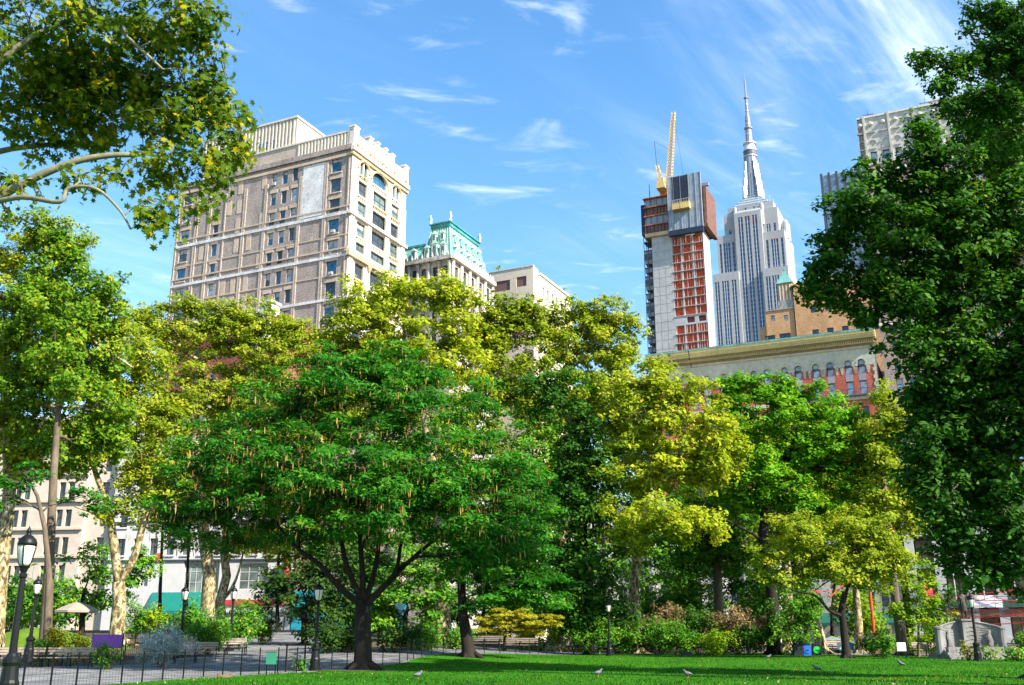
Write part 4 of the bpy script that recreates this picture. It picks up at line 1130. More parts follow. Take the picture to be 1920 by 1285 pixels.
def cornice_block():
    b = building('brick_building', 'red brick building with paired arched windows under a deep ochre bracketed cornice', 72.2, 190)
    L_ = 47
    vs_ = [3.0, 5.5, 9.0, 11.8, 15.3, 18.0, 21.6, 24.3, 27.9, 30.6, 34.2, 36.9, 40.5, 43.2]
    hs, ar = [], []
    for v in vs_:
        hs.append((v, 52.9, 1.35, 2.9)); ar.append(hs[-1])
        for z in (48.6, 43.4, 39, 34.6, 30.2, 25.8, 21.4, 17, 12.6, 8): hs.append((v, z, 1.35, 2.7))
    mb = MB(); wall(mb, SOUTH, 0, L_, 19.3, 53.3, [h for h in hs if h[1] > 20], .4); shell(mb, 0, 20, 0, L_, 0, 53.3, ('S',)); mb.build('wall', G['redbrick'], b)
    mb = MB(); wall(mb, SOUTH, 0, L_, 0, 19.3, [h for h in hs if h[1] < 20], .4); mb.build('base_wall', G['weathered'], b)
    for i in range(9):
        q = MB(); v = 1 + 5.2 * i; q.quad((-.1, v, 5.6), (-.1, v + 4.2, 5.6), (-1.5, v + 4.2, 3.8), (-1.5, v, 3.8)); q.quad((-1.5, v, 3.8), (-1.5, v + 4.2, 3.8), (-1.5, v + 4.2, 3.3), (-1.5, v, 3.3)); q.build('awning', G['awning_dark'], b)
    top = [(h[0], h[1], h[2], h[3]) for h in hs if h[1] == 52.9]
    f = Face('y', -.06)
    mb = MB(); hh = [(v, 53.7, 1.35, 1.3) for v in vs_]; wall(mb, f, 0, L_, 53.05, 56.6, hh, .4, [(v, 53.7, 1.35, 1.3) for v in vs_]); mb.quad((-.06, 0, 53.05), (-.06, L_, 53.05), (.3, L_, 53.05), (.3, 0, 53.05)); mb.build('frieze', G['frieze'], b)
    rng = random.Random(2)
    for s, z, w, h in hs: window(b, SOUTH, s, z, w, h, 1, 2, 'darkframe', 'gl_pale' if z > 45 else 'gl_dark', .3, .1, blind=0)
    for i, v in enumerate(vs_):
        q = MB(); SOUTH.box(q, v - .72, v + .72, 50.05, 51.4, -.03, .1); q.build('spandrel_panel', G['greypanel'], b)
        q = MB(); n = 8
        for j in range(n):
            t0, t1 = math.pi * j / n, math.pi * (j + 1) / n
            q.tube([(-.1, v - .85 * math.cos(t0), 53.65 + .85 * math.sin(t0)), (-.1, v - .85 * math.cos(t1), 53.65 + .85 * math.sin(t1))], .12, 4)
        q.build('arch_moulding', G['buffcornice' if i % 2 else 'frieze'], b)
    for i in range(len(vs_)):       # toothed stone keys running down into the brick
        for dv in (-1.25, 1.25):
            for j in range(3):
                q = MB(); w = .28 - .07 * j + rng.random() * .05; SOUTH.box(q, vs_[i] + dv - w, vs_[i] + dv + w, 52.35 - .42 * j + .02, 52.75 - .42 * j + .25, -.05, .1); q.build('quoin', G['frieze'], b)
    for j in range(9):
        q = MB(); w = .55 + .25 * (j % 2); SOUTH.box(q, .12, .12 + w, 46.5 + .75 * j, 47.2 + .75 * j, -.08, .1); q.build('quoin', G['frieze'], b)
    # cornice in stacked mouldings, brackets, copper gutter
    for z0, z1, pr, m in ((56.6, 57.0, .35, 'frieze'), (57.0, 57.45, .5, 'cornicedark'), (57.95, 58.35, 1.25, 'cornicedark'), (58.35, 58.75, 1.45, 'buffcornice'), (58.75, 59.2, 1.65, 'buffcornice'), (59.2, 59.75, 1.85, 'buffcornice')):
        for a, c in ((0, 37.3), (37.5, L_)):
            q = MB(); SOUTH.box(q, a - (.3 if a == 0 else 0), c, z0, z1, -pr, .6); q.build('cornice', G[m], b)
    for a, c in ((0, 37.2), (37.5, L_)):
        q = MB(); SOUTH.box(q, a - .35, c + .1, 59.75, 60.05, -1.95, .6); q.build('gutter', G['copper'], b)
        q = MB(); SOUTH.box(q, a - .35, c + .1, 60.05, 60.2, -1.7, .6); q.build('roof_edge', G['scaffold'], b)
    for i in range(108):
        q = MB(); v = .1 + i * .435; SOUTH.box(q, v, v + .22, 57.45, 57.95, -1.1, .1); q.build('bracket', G['buffcornice'], b)
    q = MB(); SOUTH.box(q, 0, 13.2, 46.9, 47.15, -1.1, .1); bl = q.build('balcony', G['darkmetal'], b)
    q = MB(); SOUTH.box(q, 0, 13.2, 48.15, 48.25, -1.1, -1.02)
    for i in range(44): SOUTH.box(q, i * .3, i * .3 + .05, 47.15, 48.15, -1.08, -1.03)
    q.build('railing', G['darkmetal'], bl)
    for v in (0, 7.3, 13.2, 20, 26.2, 32.5, 38.8, L_ - .4):
        q = MB(); SOUTH.box(q, v, v + .4, 40, 46.9, -.08, .1); q.build('pilaster', G['frieze'], b)
    q = MB(); SOUTH.box(q, 0, L_, 46.2, 46.85, -.3, .1); q.build('string_course', G['frieze'], b)


def corner_tower():
    cx, cy = 73.1, 189.2; L_ = 36
    ox, oy = cx - L_ * -math.cos(R(25.5)), cy - L_ * math.sin(R(25.5))
    b = building('stone_tower', 'tall brown grey brick tower with carved stone top floors and white pillared base', ox, oy)
    top = 106.2; st = 4.85
    cols = [L_ - 2.6 - st * .5 * i * 1.0 for i in range(14)]
    cols = [c for c in cols if c > 1]
    hs = [(c, z, 1.25, 2.2) for c in cols for z in [97.2 - 3.75 * k for k in range(21)]]
    mb = MB(); wall(mb, SOUTH, 0, L_, 21, top, hs); shell(mb, 0, 20, 0, L_, 21, top, ('S',)); mb.build('wall', G['brownstone'], b)
    rng = random.Random(4)
    for i, q in enumerate(hs): window(b, SOUTH, *q, 1, 2, 'darkframe', 'gl_pale' if rng.random() < .55 else 'gl_dark', blind=rng.choice((0, .4)))
    f = Face('y', -.12)
    mb = MB(); hh = [q for q in hs if q[1] > 95]; wall(mb, f, 0, L_ - .9, 95.4, top, hh, .4); mb.quad((-.12, 0, top), (-.12, L_, top), (.5, L_, top), (.5, 0, top)); mb.build('carved_facing', G['greystone'], b)
    for i, c in enumerate(cols + [L_ - .5]):
        if i % 2 == 0 and c + 1.5 < L_:
            q = MB(); f.box(q, c + 1.05, c + 1.5, 94, top + .6, -.35, .1); q.build('buttress', G['greystone'], b)
        q = MB(); n = 8
        for j in range(n):
            t0, t1 = math.pi * j / n, math.pi * (j + 1) / n
            q.tube([(-.2, c - .8 * math.cos(t0), 100.2 + .8 * math.sin(t0)), (-.2, c - .8 * math.cos(t1), 100.2 + .8 * math.sin(t1))], .12, 4)
        q.build('carved_arch', G['greystone'], b)
        q = MB(); f.box(q, c - .7, c + .7, 98.9, 99.2, -.15, .1); q.build('sill_band', G['greystone'], b)
        q = MB(); q.lathe([(.1, 104.1), (.55, 104.5), (.55, 104.9), (.1, 105.3)], 8, (-.1, c)); q.build('carved_boss', G['greystone'], b)
        q = MB(); f.box(q, c - .8, c + .8, 102.6, 102.95, -.3, .1); q.build('hood_mould', G['weathered'], b)
    q = MB(); f.box(q, -.1, L_, top, top + .35, -.25, .5); q.build('coping', G['cream'], b)
    for z in (93.5, 60.5, 24.5):
        q = MB(); SOUTH.box(q, 0, L_, z, z + .7, -.3, .1); q.build('string_course', G['cream'], b)
    q = MB(); q.box(6, 16, 3, L_ - 14, top + .35, top + 4.2); q.build('penthouse', G['brownstone'], b)
    for v in (L_ - 2.2, L_ - 13.5):
        q = MB(); q.tube([(1, v, top), (1, v, top + 2.6)], .06, 4); q.tube([(1, v - 1.1, top + 1.3), (1, v + 1.1, top + 1.5)], .09, 4); q.tube([(1, v - .9, top), (1, v - .9, top + 1.3)], .05, 4); q.tube([(1, v + .9, top), (1, v + .9, top + 1.4)], .05, 4); q.build('roof_frame', G['darkmetal'], b)
    # pillared base
    q = MB(); q.box(1.8, 20, 0, L_, 0, 20.9); q.build('base_wall', G['darkframe'], b)
    f0 = Face('y', 0)
    pv = [L_ - 1.0 - st * i for i in range(8)]
    for v in pv:
        q = MB(); q.box(-.35, 1.9, v - .8, v + .8, 0, 19.2); q.box(-.5, 1.9, v - .95, v + .95, 0, 1.2); q.build('pillar', G['whitestone'], b)
    for z, h in ((19.2, 1.9), (13.4, .9)):
        q = MB(); SOUTH.box(q, 0, L_, z, z + h, -.4 if z > 15 else .25, 1.9); q.build('entablature', G['whitestone'], b)
    for i in range(7):
        v = pv[i] - st / 2
        window(b, Face('y', 1.2), v, 16.3, 3.0, 4.6, 3, 2, 'bronze', 'gl_bronze', 0, .12)
        window(b, Face('y', 1.2), v, 10.0, 3.0, 6.2, 3, 3, 'bronze', 'gl_bronze', 0, .12)
        window(b, Face('y', 1.2), v, 3.0, 3.0, 4.6, 2, 1, 'bronze', 'gl_bronze', 0, .12)
    for i in range(7):
        v = pv[i] - st / 2
        q = MB(); q.quad((-.6, v - 2.3, 6.3), (-.6, v + 2.3, 6.3), (-.2, v + 2.3, 8.4), (-.2, v - 2.3, 8.4)); q.quad((-.6, v - 2.3, 6.3), (-.6, v + 2.3, 6.3), (.2, v + 2.3, 6.3), (.2, v - 2.3, 6.3))
        q.build('awning', G['white' if i in (2, 4) else 'awning_dark'], b)
    q = MB(); SOUTH.box(q, 0, L_, 4.6, 6.0, -.35, 1.0); q.build('hoarding', G['timber'], b)
    for v in (pv[1] - 2.2, pv[2] - 2.0, pv[3] - 2.2):
        q = MB(); q.tube([(-1.2, v, 7.5), (-2.0, v, 17.0)], .1, 6); q.lathe([(.05, 16.9), (.18, 17.1), (.05, 17.3)], 6, (-2.0, v)); q.build('flagpole', G['whitestone'], b)
    q = MB()
    for i in range(6): q.quad((-1.35, pv[0] - 1.6 - .25 * i, 10.0 - .1 * math.sin(i)), (-1.35, pv[0] - 1.6 - .25 * (i + 1), 10.0 - .1 * math.sin(i + 1)), (-1.3, pv[0] - 1.6 - .25 * (i + 1), 7.0), (-1.3, pv[0] - 1.6 - .25 * i, 7.0))
    tag(q.build('flag_banner', G['redsign'], b))


def glass_slab():
    b = building('glass_tower', 'distant slab with alternating dark and white vertical fins beyond the stone tower', 182, 480)
    q = MB(); q.box(.6, 16, -20, 17.6, 0, 238.5); q.build('core', G['gl_pale'], b)
    for i in range(10):
        v = -18 + i * 3.9
        q = MB(); SOUTH.box(q, v, v + 1.3, 0, 239.5, 0, .7); q.build('fin', G['scaffold'], b)
    q = MB(); q.lathe([(1.5, 238.5), (1.5, 240), (.2, 241.2)], 8, (6, 8)); q.build('roof_dome', G['whitestone'], b)


# ---- the buildings that face the park low down in the west
def beige_house():
    b = building('stone_house', 'beige stone house with grouped windows and ledges behind the straight trunk', -58.9, 138, rot=DIAG)
    mb = MB(); L_ = 44
    hs = []
    for k in range(8):
        z = 29.0 - 3.78 * k
        if z < 3: continue
        for g in range(6):
            c = 3.6 + 6.6 * g
            for d in (-1.35, 0, 1.35): hs.append((c + d, z - .6, .95, 2.3))
        hs.append((-2.4 + .0, z - .6, 1.1, 2.3))
    wall(mb, SOUTH, 0, L_, 0, 31.2, [h for h in hs if h[0] > 0]); shell(mb, 0, 14, 0, L_, 0, 31.2, ('S',)); mb.build('wall', G['palestone'], b)
    f = Face('y', .8); mb = MB(); wall(mb, f, -4.2, -.02, 0, 30.2, [h for h in hs if h[0] < 0]); mb.quad((.8, -.02, 0), (.8, -.02, 30.2), (0, -.02, 30.2), (0, -.02, 0)); mb.quad((.8, -4.2, 30.2), (.8, 0, 30.2), (9, 0, 30.2), (9, -4.2, 30.2)); mb.build('recessed_bay', G['palestone'], b)
    rng = random.Random(6)
    for q in hs: window(b, SOUTH if q[0] > 0 else f, *q, 1, 2, 'darkframe' if q[0] > 0 else 'brownpanel', 'gl_dark', .3)
    for k in range(8):
        z = 29.0 - 3.78 * k - 1.95
        q = MB(); SOUTH.box(q, -.1, L_, z - .3, z, -.35, .1); q.build('ledge', G['palestone'], b)
    for z0, h, pr in ((30.2, .4, .6), (30.6, .6, 1.0), (27.0, .3, .5)):
        q = MB(); SOUTH.box(q, -.3, L_, z0, z0 + h, -pr, .1); q.build('cornice', G['palestone'], b)


def white_house():
    ox, oy = -58.9 + 30.4 * math.sin(DIAG), 138 - 30.4 * math.cos(DIAG)
    b = building('white_house', 'white rendered building above a teal awning and wide shop window', ox, oy, rot=DIAG)
    L_ = 26.1; mb = MB(); rng = random.Random(7)
    hs = [(24.4 - 2.35 * i, 28 - 3.75 * k, 1.15, 2.2) for i in range(10) for k in range(5)]
    big = [(12.6, 9.0, 5.0, 4.2), (20.6, 8.5, 1.1, 1.4), (5.4, 9.0, 4.0, 3.4)]
    wall(mb, SOUTH, 0, L_, 0, 31.5, hs + big); shell(mb, 0, 14, 0, L_, 0, 31.5, ('S',)); mb.build('wall', G['whitestone'], b)
    for q in hs: window(b, SOUTH, *q, 2, 2, 'darkframe', 'gl_dark', .3, .09, 'whitestone')
    for i, q in enumerate(big): window(b, SOUTH, *q, 6 if i == 0 else 3, 3, 'paleframe', 'gl_green', .3, .12)
    for z in (18.7, 22.5, 26.2, 13.6):
        q = MB(); SOUTH.box(q, -.1, L_, z - 2.55, z - 2.35, -.2, .1); q.build('ledge', G['darkframe' if z < 20 else 'whitestone'], b)
    q = MB(); SOUTH.box(q, -.2, L_ + .1, 31.5, 32.2, -.7, .4); q.build('cornice', G['whitestone'], b)
    q = MB(); q.quad((-.1, 10.3, 7.0), (-.1, 19.2, 7.0), (-1.3, 19.2, 4.6), (-1.3, 10.3, 4.6)); q.quad((-1.3, 10.3, 4.6), (-1.3, 19.2, 4.6), (-1.3, 19.2, 4.1), (-1.3, 10.3, 4.1)); q.tri((-.1, 10.3, 7), (-1.3, 10.3, 4.6), (-.1, 10.3, 4.6)); q.tri((-.1, 19.2, 7), (-1.3, 19.2, 4.6), (-.1, 19.2, 4.6))
    q.build('awning', G['awning'], b)
    for i in range(4):
        window(b, SOUTH, 11.5 + 2.1 * i, 2.6, 1.7, 2.4, 1, 1, 'darkframe', 'gl_dark', -.05, .1)
    q = MB(); SOUTH.box(q, .3, 9.6, 5.3, 6.0, -.3, .1); q.build('shop_fascia', G['redsign'], b)
    q = MB(); SOUTH.box(q, .3, 9.6, 4.4, 4.95, -.25, .1); q.build('shop_lettering_band', G['whitestone'], b)
    for i in range(4): window(b, SOUTH, 1.6 + 2.3 * i, 2.5, 1.9, 3.0, 1, 1, 'darkframe', 'gl_dark', -.05, .1)
    q = MB(); q.box(-1.6, -.1, .3, .5, 7.0, 11.5); q.build('blade_sign', G['redsign'], b)


def teal_shop():
    ox, oy = -58.9 + 43 * math.sin(DIAG), 138 - 43 * math.cos(DIAG)
    b = building('teal_shop', 'teal painted corner shop with glazed door under a brown brick wall', ox, oy, rot=DIAG)
    mb = MB(); hs = [(9.4, 3.6, 1.5, 3.8), (11.0, 3.9, 1.0, 1.2), (7.2, 3.4, 1.8, 3.2), (4.6, 3.4, 1.8, 3.2)]
    wall(mb, SOUTH, 0, 12.4, 0, 7.0, hs); shell(mb, 0, 12, 0, 12.4, 0, 7.0, ('S',)); mb.build('shopfront', G['teal'], b)
    for q in hs: window(b, SOUTH, *q, 2, 2, 'teal', 'gl_dark', .2, .12)
    q = MB(); SOUTH.box(q, -.1, 12.5, 6.3, 7.1, -.4, .1); q.build('fascia', G['teal'], b)
    h2 = [(2 + 2.4 * i, 10 + 3.8 * k, 1.2, 2.2) for i in range(4) for k in range(6)]
    mb = MB(); f = Face('y', .3); wall(mb, f, 0, 12.4, 7.1, 31, h2); shell(mb, .3, 12, 0, 12.4, 7.1, 31, ('S',)); mb.build('upper_wall', G['brownstone'], b)
    for q in h2: window(b, f, *q, 1, 2, 'darkframe', 'gl_dark')


def mid_row():
    """lower street fronts glimpsed between the trunks at the north end of the park"""
    ox, oy = 46.0, 178
    b = building('street_block', 'pale stone street front glimpsed between trunks north of the lawn', ox, oy)
    L_ = 62; mb = MB()
    hs = [(3 + 4.2 * i, 4.5 + 4.4 * k, 1.8, 3.0) for i in range(14) for k in range(5)]
    wall(mb, SOUTH, 0, L_, 0, 26, hs); shell(mb, 0, 14, 0, L_, 0, 26, ('S',)); mb.build('wall', G['greystone'], b)
    for q in hs: window(b, SOUTH, *q, 2, 2, 'paleframe', 'gl_dark')
    for i in range(15):
        q = MB(); SOUTH.box(q, .5 + 4.2 * i, 1.3 + 4.2 * i, 0, 25, -.4, .1); q.build('pier', G['whitestone'], b)


brick_block(); brick_lower(); mansard(); beige_block(); construction_tower(); tower_crane(); skyscraper(); tan_block(); cornice_block(); corner_tower(); glass_slab(); beige_house(); white_house(); teal_shop(); mid_row()

# ---------------------------------------------------------------- plants
DIAMOND = np.array([(0, -.5, 0), (.3, -.02, .07), (0, .5, -.03), (-.3, -.02, .07)])
FAN = np.array([(0, -.5, 0), (.42, .28, .06), (0, .42, .02), (-.42, .28, .06)])
PALM = np.array([(0, -.34, 0), (.30, -.42, .03), (.24, -.12, .05), (.56, .02, -.05), (.26, .10, .05), (.34, .42, -.05), (.10, .20, .05), (0, .62, -.05), (-.10, .20, .05), (-.34, .42, -.05), (-.26, .10, .05), (-.56, .02, -.05), (-.24, -.12, .05), (-.30, -.42, .03)])
SPRAY = np.array([(0, -.6, 0), (.21, -.05, .06), (0, .62, -.08), (-.21, -.05, .06)])
NARROW = np.array([(0, -.5, 0), (.13, 0, .03), (0, .5, -.03), (-.13, 0, .03)])


def leaves_mesh(name, P, Nn, size, tmpl, m, rng, var):
    n, k = len(P), len(tmpl)
    h = rng.normal(size=(n, 3)); Nn = Nn / np.linalg.norm(Nn, axis=1, keepdims=True)
    X = np.cross(h, Nn); X /= np.linalg.norm(X, axis=1, keepdims=True) + 1e-9
    Y = np.cross(Nn, X)
    s = (size * np.clip(rng.lognormal(-.08, .33, n), .4, 1.75))[:, None, None]
    T = tmpl[None]
    V = P[:, None] + s * (T[..., 0:1] * X[:, None] + T[..., 1:2] * Y[:, None] + T[..., 2:3] * Nn[:, None])
    return np_mesh(name, V.reshape(-1, 3), np.arange(n * k), np.arange(n) * k, m, var)


def foliage(lobes, rng, size, cover, cr, flat=.6, up=.7, shellp=.42, drop=.0):
    """clump centres spread through the crown's lobes, leaves gathered about each clump"""
    PC, NC, PL, NL, VL = [], [], [], [], []
    for lb in lobes:
        cx, cy, cz, rx, ry, rz = lb
        area = math.pi * (rx * rz + .5 * rx * ry)
        nc = max(4, int(1.7 * area / (math.pi * cr * cr * .75)))
        d = rng.normal(size=(nc, 3)); d /= np.linalg.norm(d, axis=1, keepdims=True)
        r = rng.uniform(0, 1, nc) ** shellp
        c = np.array([cx, cy, cz]) + d * r[:, None] * [rx, ry, rz]
        c[:, 2] += rng.normal(0, .25 * cr, nc)
        cs = cr * rng.uniform(.55, 1.35, nc)
        PC.append(c); NC.append(d)
        nl = int(cover * area / (size * size * .30) * .88)
        w = cs ** 2; idx = rng.choice(nc, nl, p=w / w.sum())
        g = rng.normal(size=(nl, 3)); g /= np.linalg.norm(g, axis=1, keepdims=True) + 1e-9
        g *= (rng.uniform(0, 1, nl) ** .5)[:, None]
        g[:, 2] = g[:, 2] * flat - drop * (g[:, 0] ** 2 + g[:, 1] ** 2)
        p = c[idx] + g * cs[idx][:, None]
        nn = rng.normal(size=(nl, 3)) * .55 + g * .45 + d[idx] * .35 + [0, 0, up] + np.array(SUN_DIR) * .4
        PL.append(p); NL.append(nn)
        cv = rng.uniform(-.24, .24, nc)
        VL.append(np.clip(rng.beta(2.2, 2.4, nl) + cv[idx], 0, 1))
    return np.concatenate(PC), np.concatenate(PL), np.concatenate(NL), np.concatenate(VL)


def curve(a, b, rng, n=5, sag=.12, rise=.0):
    a, b = np.array(a, float), np.array(b, float); L = np.linalg.norm(b - a)
    off = rng.normal(size=3) * sag * L; off[2] = abs(off[2]) * .4 + rise * L
    t = np.linspace(0, 1, n + 1)[:, None]
    p = a + (b - a) * t + 4 * t * (1 - t) * off * .6
    p[1:-1] += rng.normal(size=(n - 1, 3)) * L * .02
    return p


LOBE = 1.17


def smooth_path(P, rng, k=4):
    out = []
    for i in range(len(P) - 1):
        p0, p1, p2, p3 = P[max(i - 1, 0)], P[i], P[i + 1], P[min(i + 2, len(P) - 1)]
        for j in range(k):
            t = j / k
            out.append(.5 * (2 * p1 + (p2 - p0) * t + (2 * p0 - 5 * p1 + 4 * p2 - p3) * t * t + (3 * p1 - p0 - 3 * p2 + p3) * t ** 3))
    out.append(P[-1])
    return out


def lobes_px(spec, Y, LOBE=LOBE):
    out = []
    for q in spec:
        px, py, rx, ry = q[:4]; y = q[4] if len(q) > 4 else Y
        k = mpp(py, y) * LOBE; c = at(px, py, y)
        dp = q[5] if len(q) > 5 else max(rx, ry) * k * .9
        out.append((c.x, c.y, c.z, rx * k, dp, ry * k))
    return out


def tree(name, label, trunk, r0, lobes, leafm, barkm, seed, size=.22, cover=2.6, cr=.75, tmpl=DIAMOND, flat=.6, up=.7, cat='tree', group=None, extra=(), limb_r=None, twigs=True, fork=None, drop=0.0, r1=None, shellp=.42, bridge=True):
    """trunk: list of points from the ground up; lobes: (x, y, z, rx, ry, rz)"""
    rng = np.random.default_rng(seed)
    size *= 1.13 if size > .15 else 1.0
    base = Vector(trunk[0]); t = thing(name, label, cat, base, 0, group)
    o = np.array(base)
    tr = np.array([np.array(p, float) for p in trunk]) - o
    n = len(tr); rad = np.linspace(r0, r1 if r1 else r0 * .55, n)
    mb = MB()
    pts = [tr[0] - [0, 0, .3], tr[0] + [0, 0, .05], tr[0] * .8 + tr[1] * .2] + [p for p in tr[1:]]
    mb.tube(pts, [r0 * 1.9, r0 * 1.45, r0 * 1.05] + list(rad[1:]), 12)
    for i in range(5):      # root flare
        a = 2 * math.pi * (i + rng.random() * .6) / 5; L = r0 * (2.2 + rng.random())
        mb.tube([(0, 0, r0 * 1.1), (math.cos(a) * L * .55, math.sin(a) * L * .55, r0 * .3), (math.cos(a) * L, math.sin(a) * L, -.1)], [r0 * .55, r0 * .4, r0 * .12], 6)
    # denser nodes along the upper trunk
    fk = fork if fork is not None else .45
    cum = [0]
    for i in range(1, n): cum.append(cum[-1] + float(np.linalg.norm(tr[i] - tr[i - 1])))
    nodes, nrad = [], []
    for q in np.linspace(fk, 1, 8):
        s = q * cum[-1]; j = max(0, min(n - 2, int(np.searchsorted(cum, s)) - 1)); u = (s - cum[j]) / max(1e-6, cum[j + 1] - cum[j])
        nodes.append(tr[j] + (tr[j + 1] - tr[j]) * u); nrad.append(rad[j] + (rad[j + 1] - rad[j]) * u)
    nt = len(nodes)
    for path, ra, rb in extra:
        pp = smooth_path([np.array(p, float) - o for p in path], rng)
        mb.tube(pp, list(np.linspace(ra, rb, len(pp))), 8)
        for i, p in enumerate(pp): nodes.append(p); nrad.append(ra + (rb - ra) * i / (len(pp) - 1))
    LB = [(l[0] - o[0], l[1] - o[1], l[2] - o[2], l[3], l[4], l[5]) for l in lobes]
    nlimb = len(LB)
    if bridge and len(LB) > 5:
        C_ = np.array(LB)
        for i in range(nlimb):
            dd = np.linalg.norm(C_[:, :3] - C_[i, :3], axis=1); dd[i] = 1e9
            for j in np.argsort(dd)[:2]:
                if i < j or rng.random() < .3:
                    mid = (C_[i] + C_[j]) / 2; mid[:3] += rng.normal(size=3) * mid[3:] * .3; mid[3:] *= .62 * rng.uniform(.7, 1.2)
                    LB.append(tuple(mid))
    order = sorted(range(nlimb), key=lambda i: np.linalg.norm(np.array(LB[i][:3]) - tr[-1]))
    for i in order:
        c = np.array(LB[i][:3]); rl = max(LB[i][3:])
        N_ = np.array(nodes); cost = np.linalg.norm(N_ - c, axis=1) + np.clip(N_[:, 2] - c[2] + .3 * rl, 0, 99) * 1.6
        j = int(np.argmin(cost)); d = np.linalg.norm(N_[j] - c)
        ra = min(nrad[j] * .72, (limb_r or r0 * .42) * (.6 + .4 * min(1, d / 6))); rb = ra * .45
        p = curve(nodes[j], c, rng, 6, .10, .03)
        rr = list(np.linspace(ra, rb, len(p))); mb.tube(p, rr, 7)
        for a_, b_ in zip(p[1:], rr[1:]): nodes.append(a_); nrad.append(b_)
        for _ in range(5 if rl > 1.2 else 3):
            dv = rng.normal(size=3); dv /= np.linalg.norm(dv); dv[2] = abs(dv[2]) * .8 - .15
            e = c + dv * [LB[i][3], LB[i][4], LB[i][5]] * .68
            s0 = p[rng.integers(2, len(p))]; q = curve(s0, e, rng, 4, .12, .02)
            rr2 = list(np.linspace(rb * .8, rb * .25 + .008, len(q))); mb.tube(q, rr2, 5)
            for a_, b_ in zip(q[1:], rr2[1:]): nodes.append(a_); nrad.append(b_)
    PC, PL, NL, VL = foliage(LB, rng, size, cover, cr, flat, up, shellp, drop)
    if twigs:
        N_ = np.array(nodes); Rr = np.array(nrad)
        for c in PC:
            dd = np.linalg.norm(N_ - c, axis=1) + (Rr > .25) * 3; j = int(np.argmin(dd))
            if dd[j] > .25: mb.tube(curve(N_[j], c, rng, 2, .10), [min(.03, Rr[j] * .6) + .004, .014, .006], 3, False)
    mb.build('trunk', barkm, t, smooth=True)
    link('crown', leaves_mesh('crown', PL, NL, size, tmpl, leafm, rng, VL), t)
    return t, PC, o


def gp(px, py, Y):
    """ground point under a sighted base"""
    p = at(px, py, Y); return (p.x, p.y, H(p.x, p.y))


def up(px, py, Y): return tuple(at(px, py, Y))


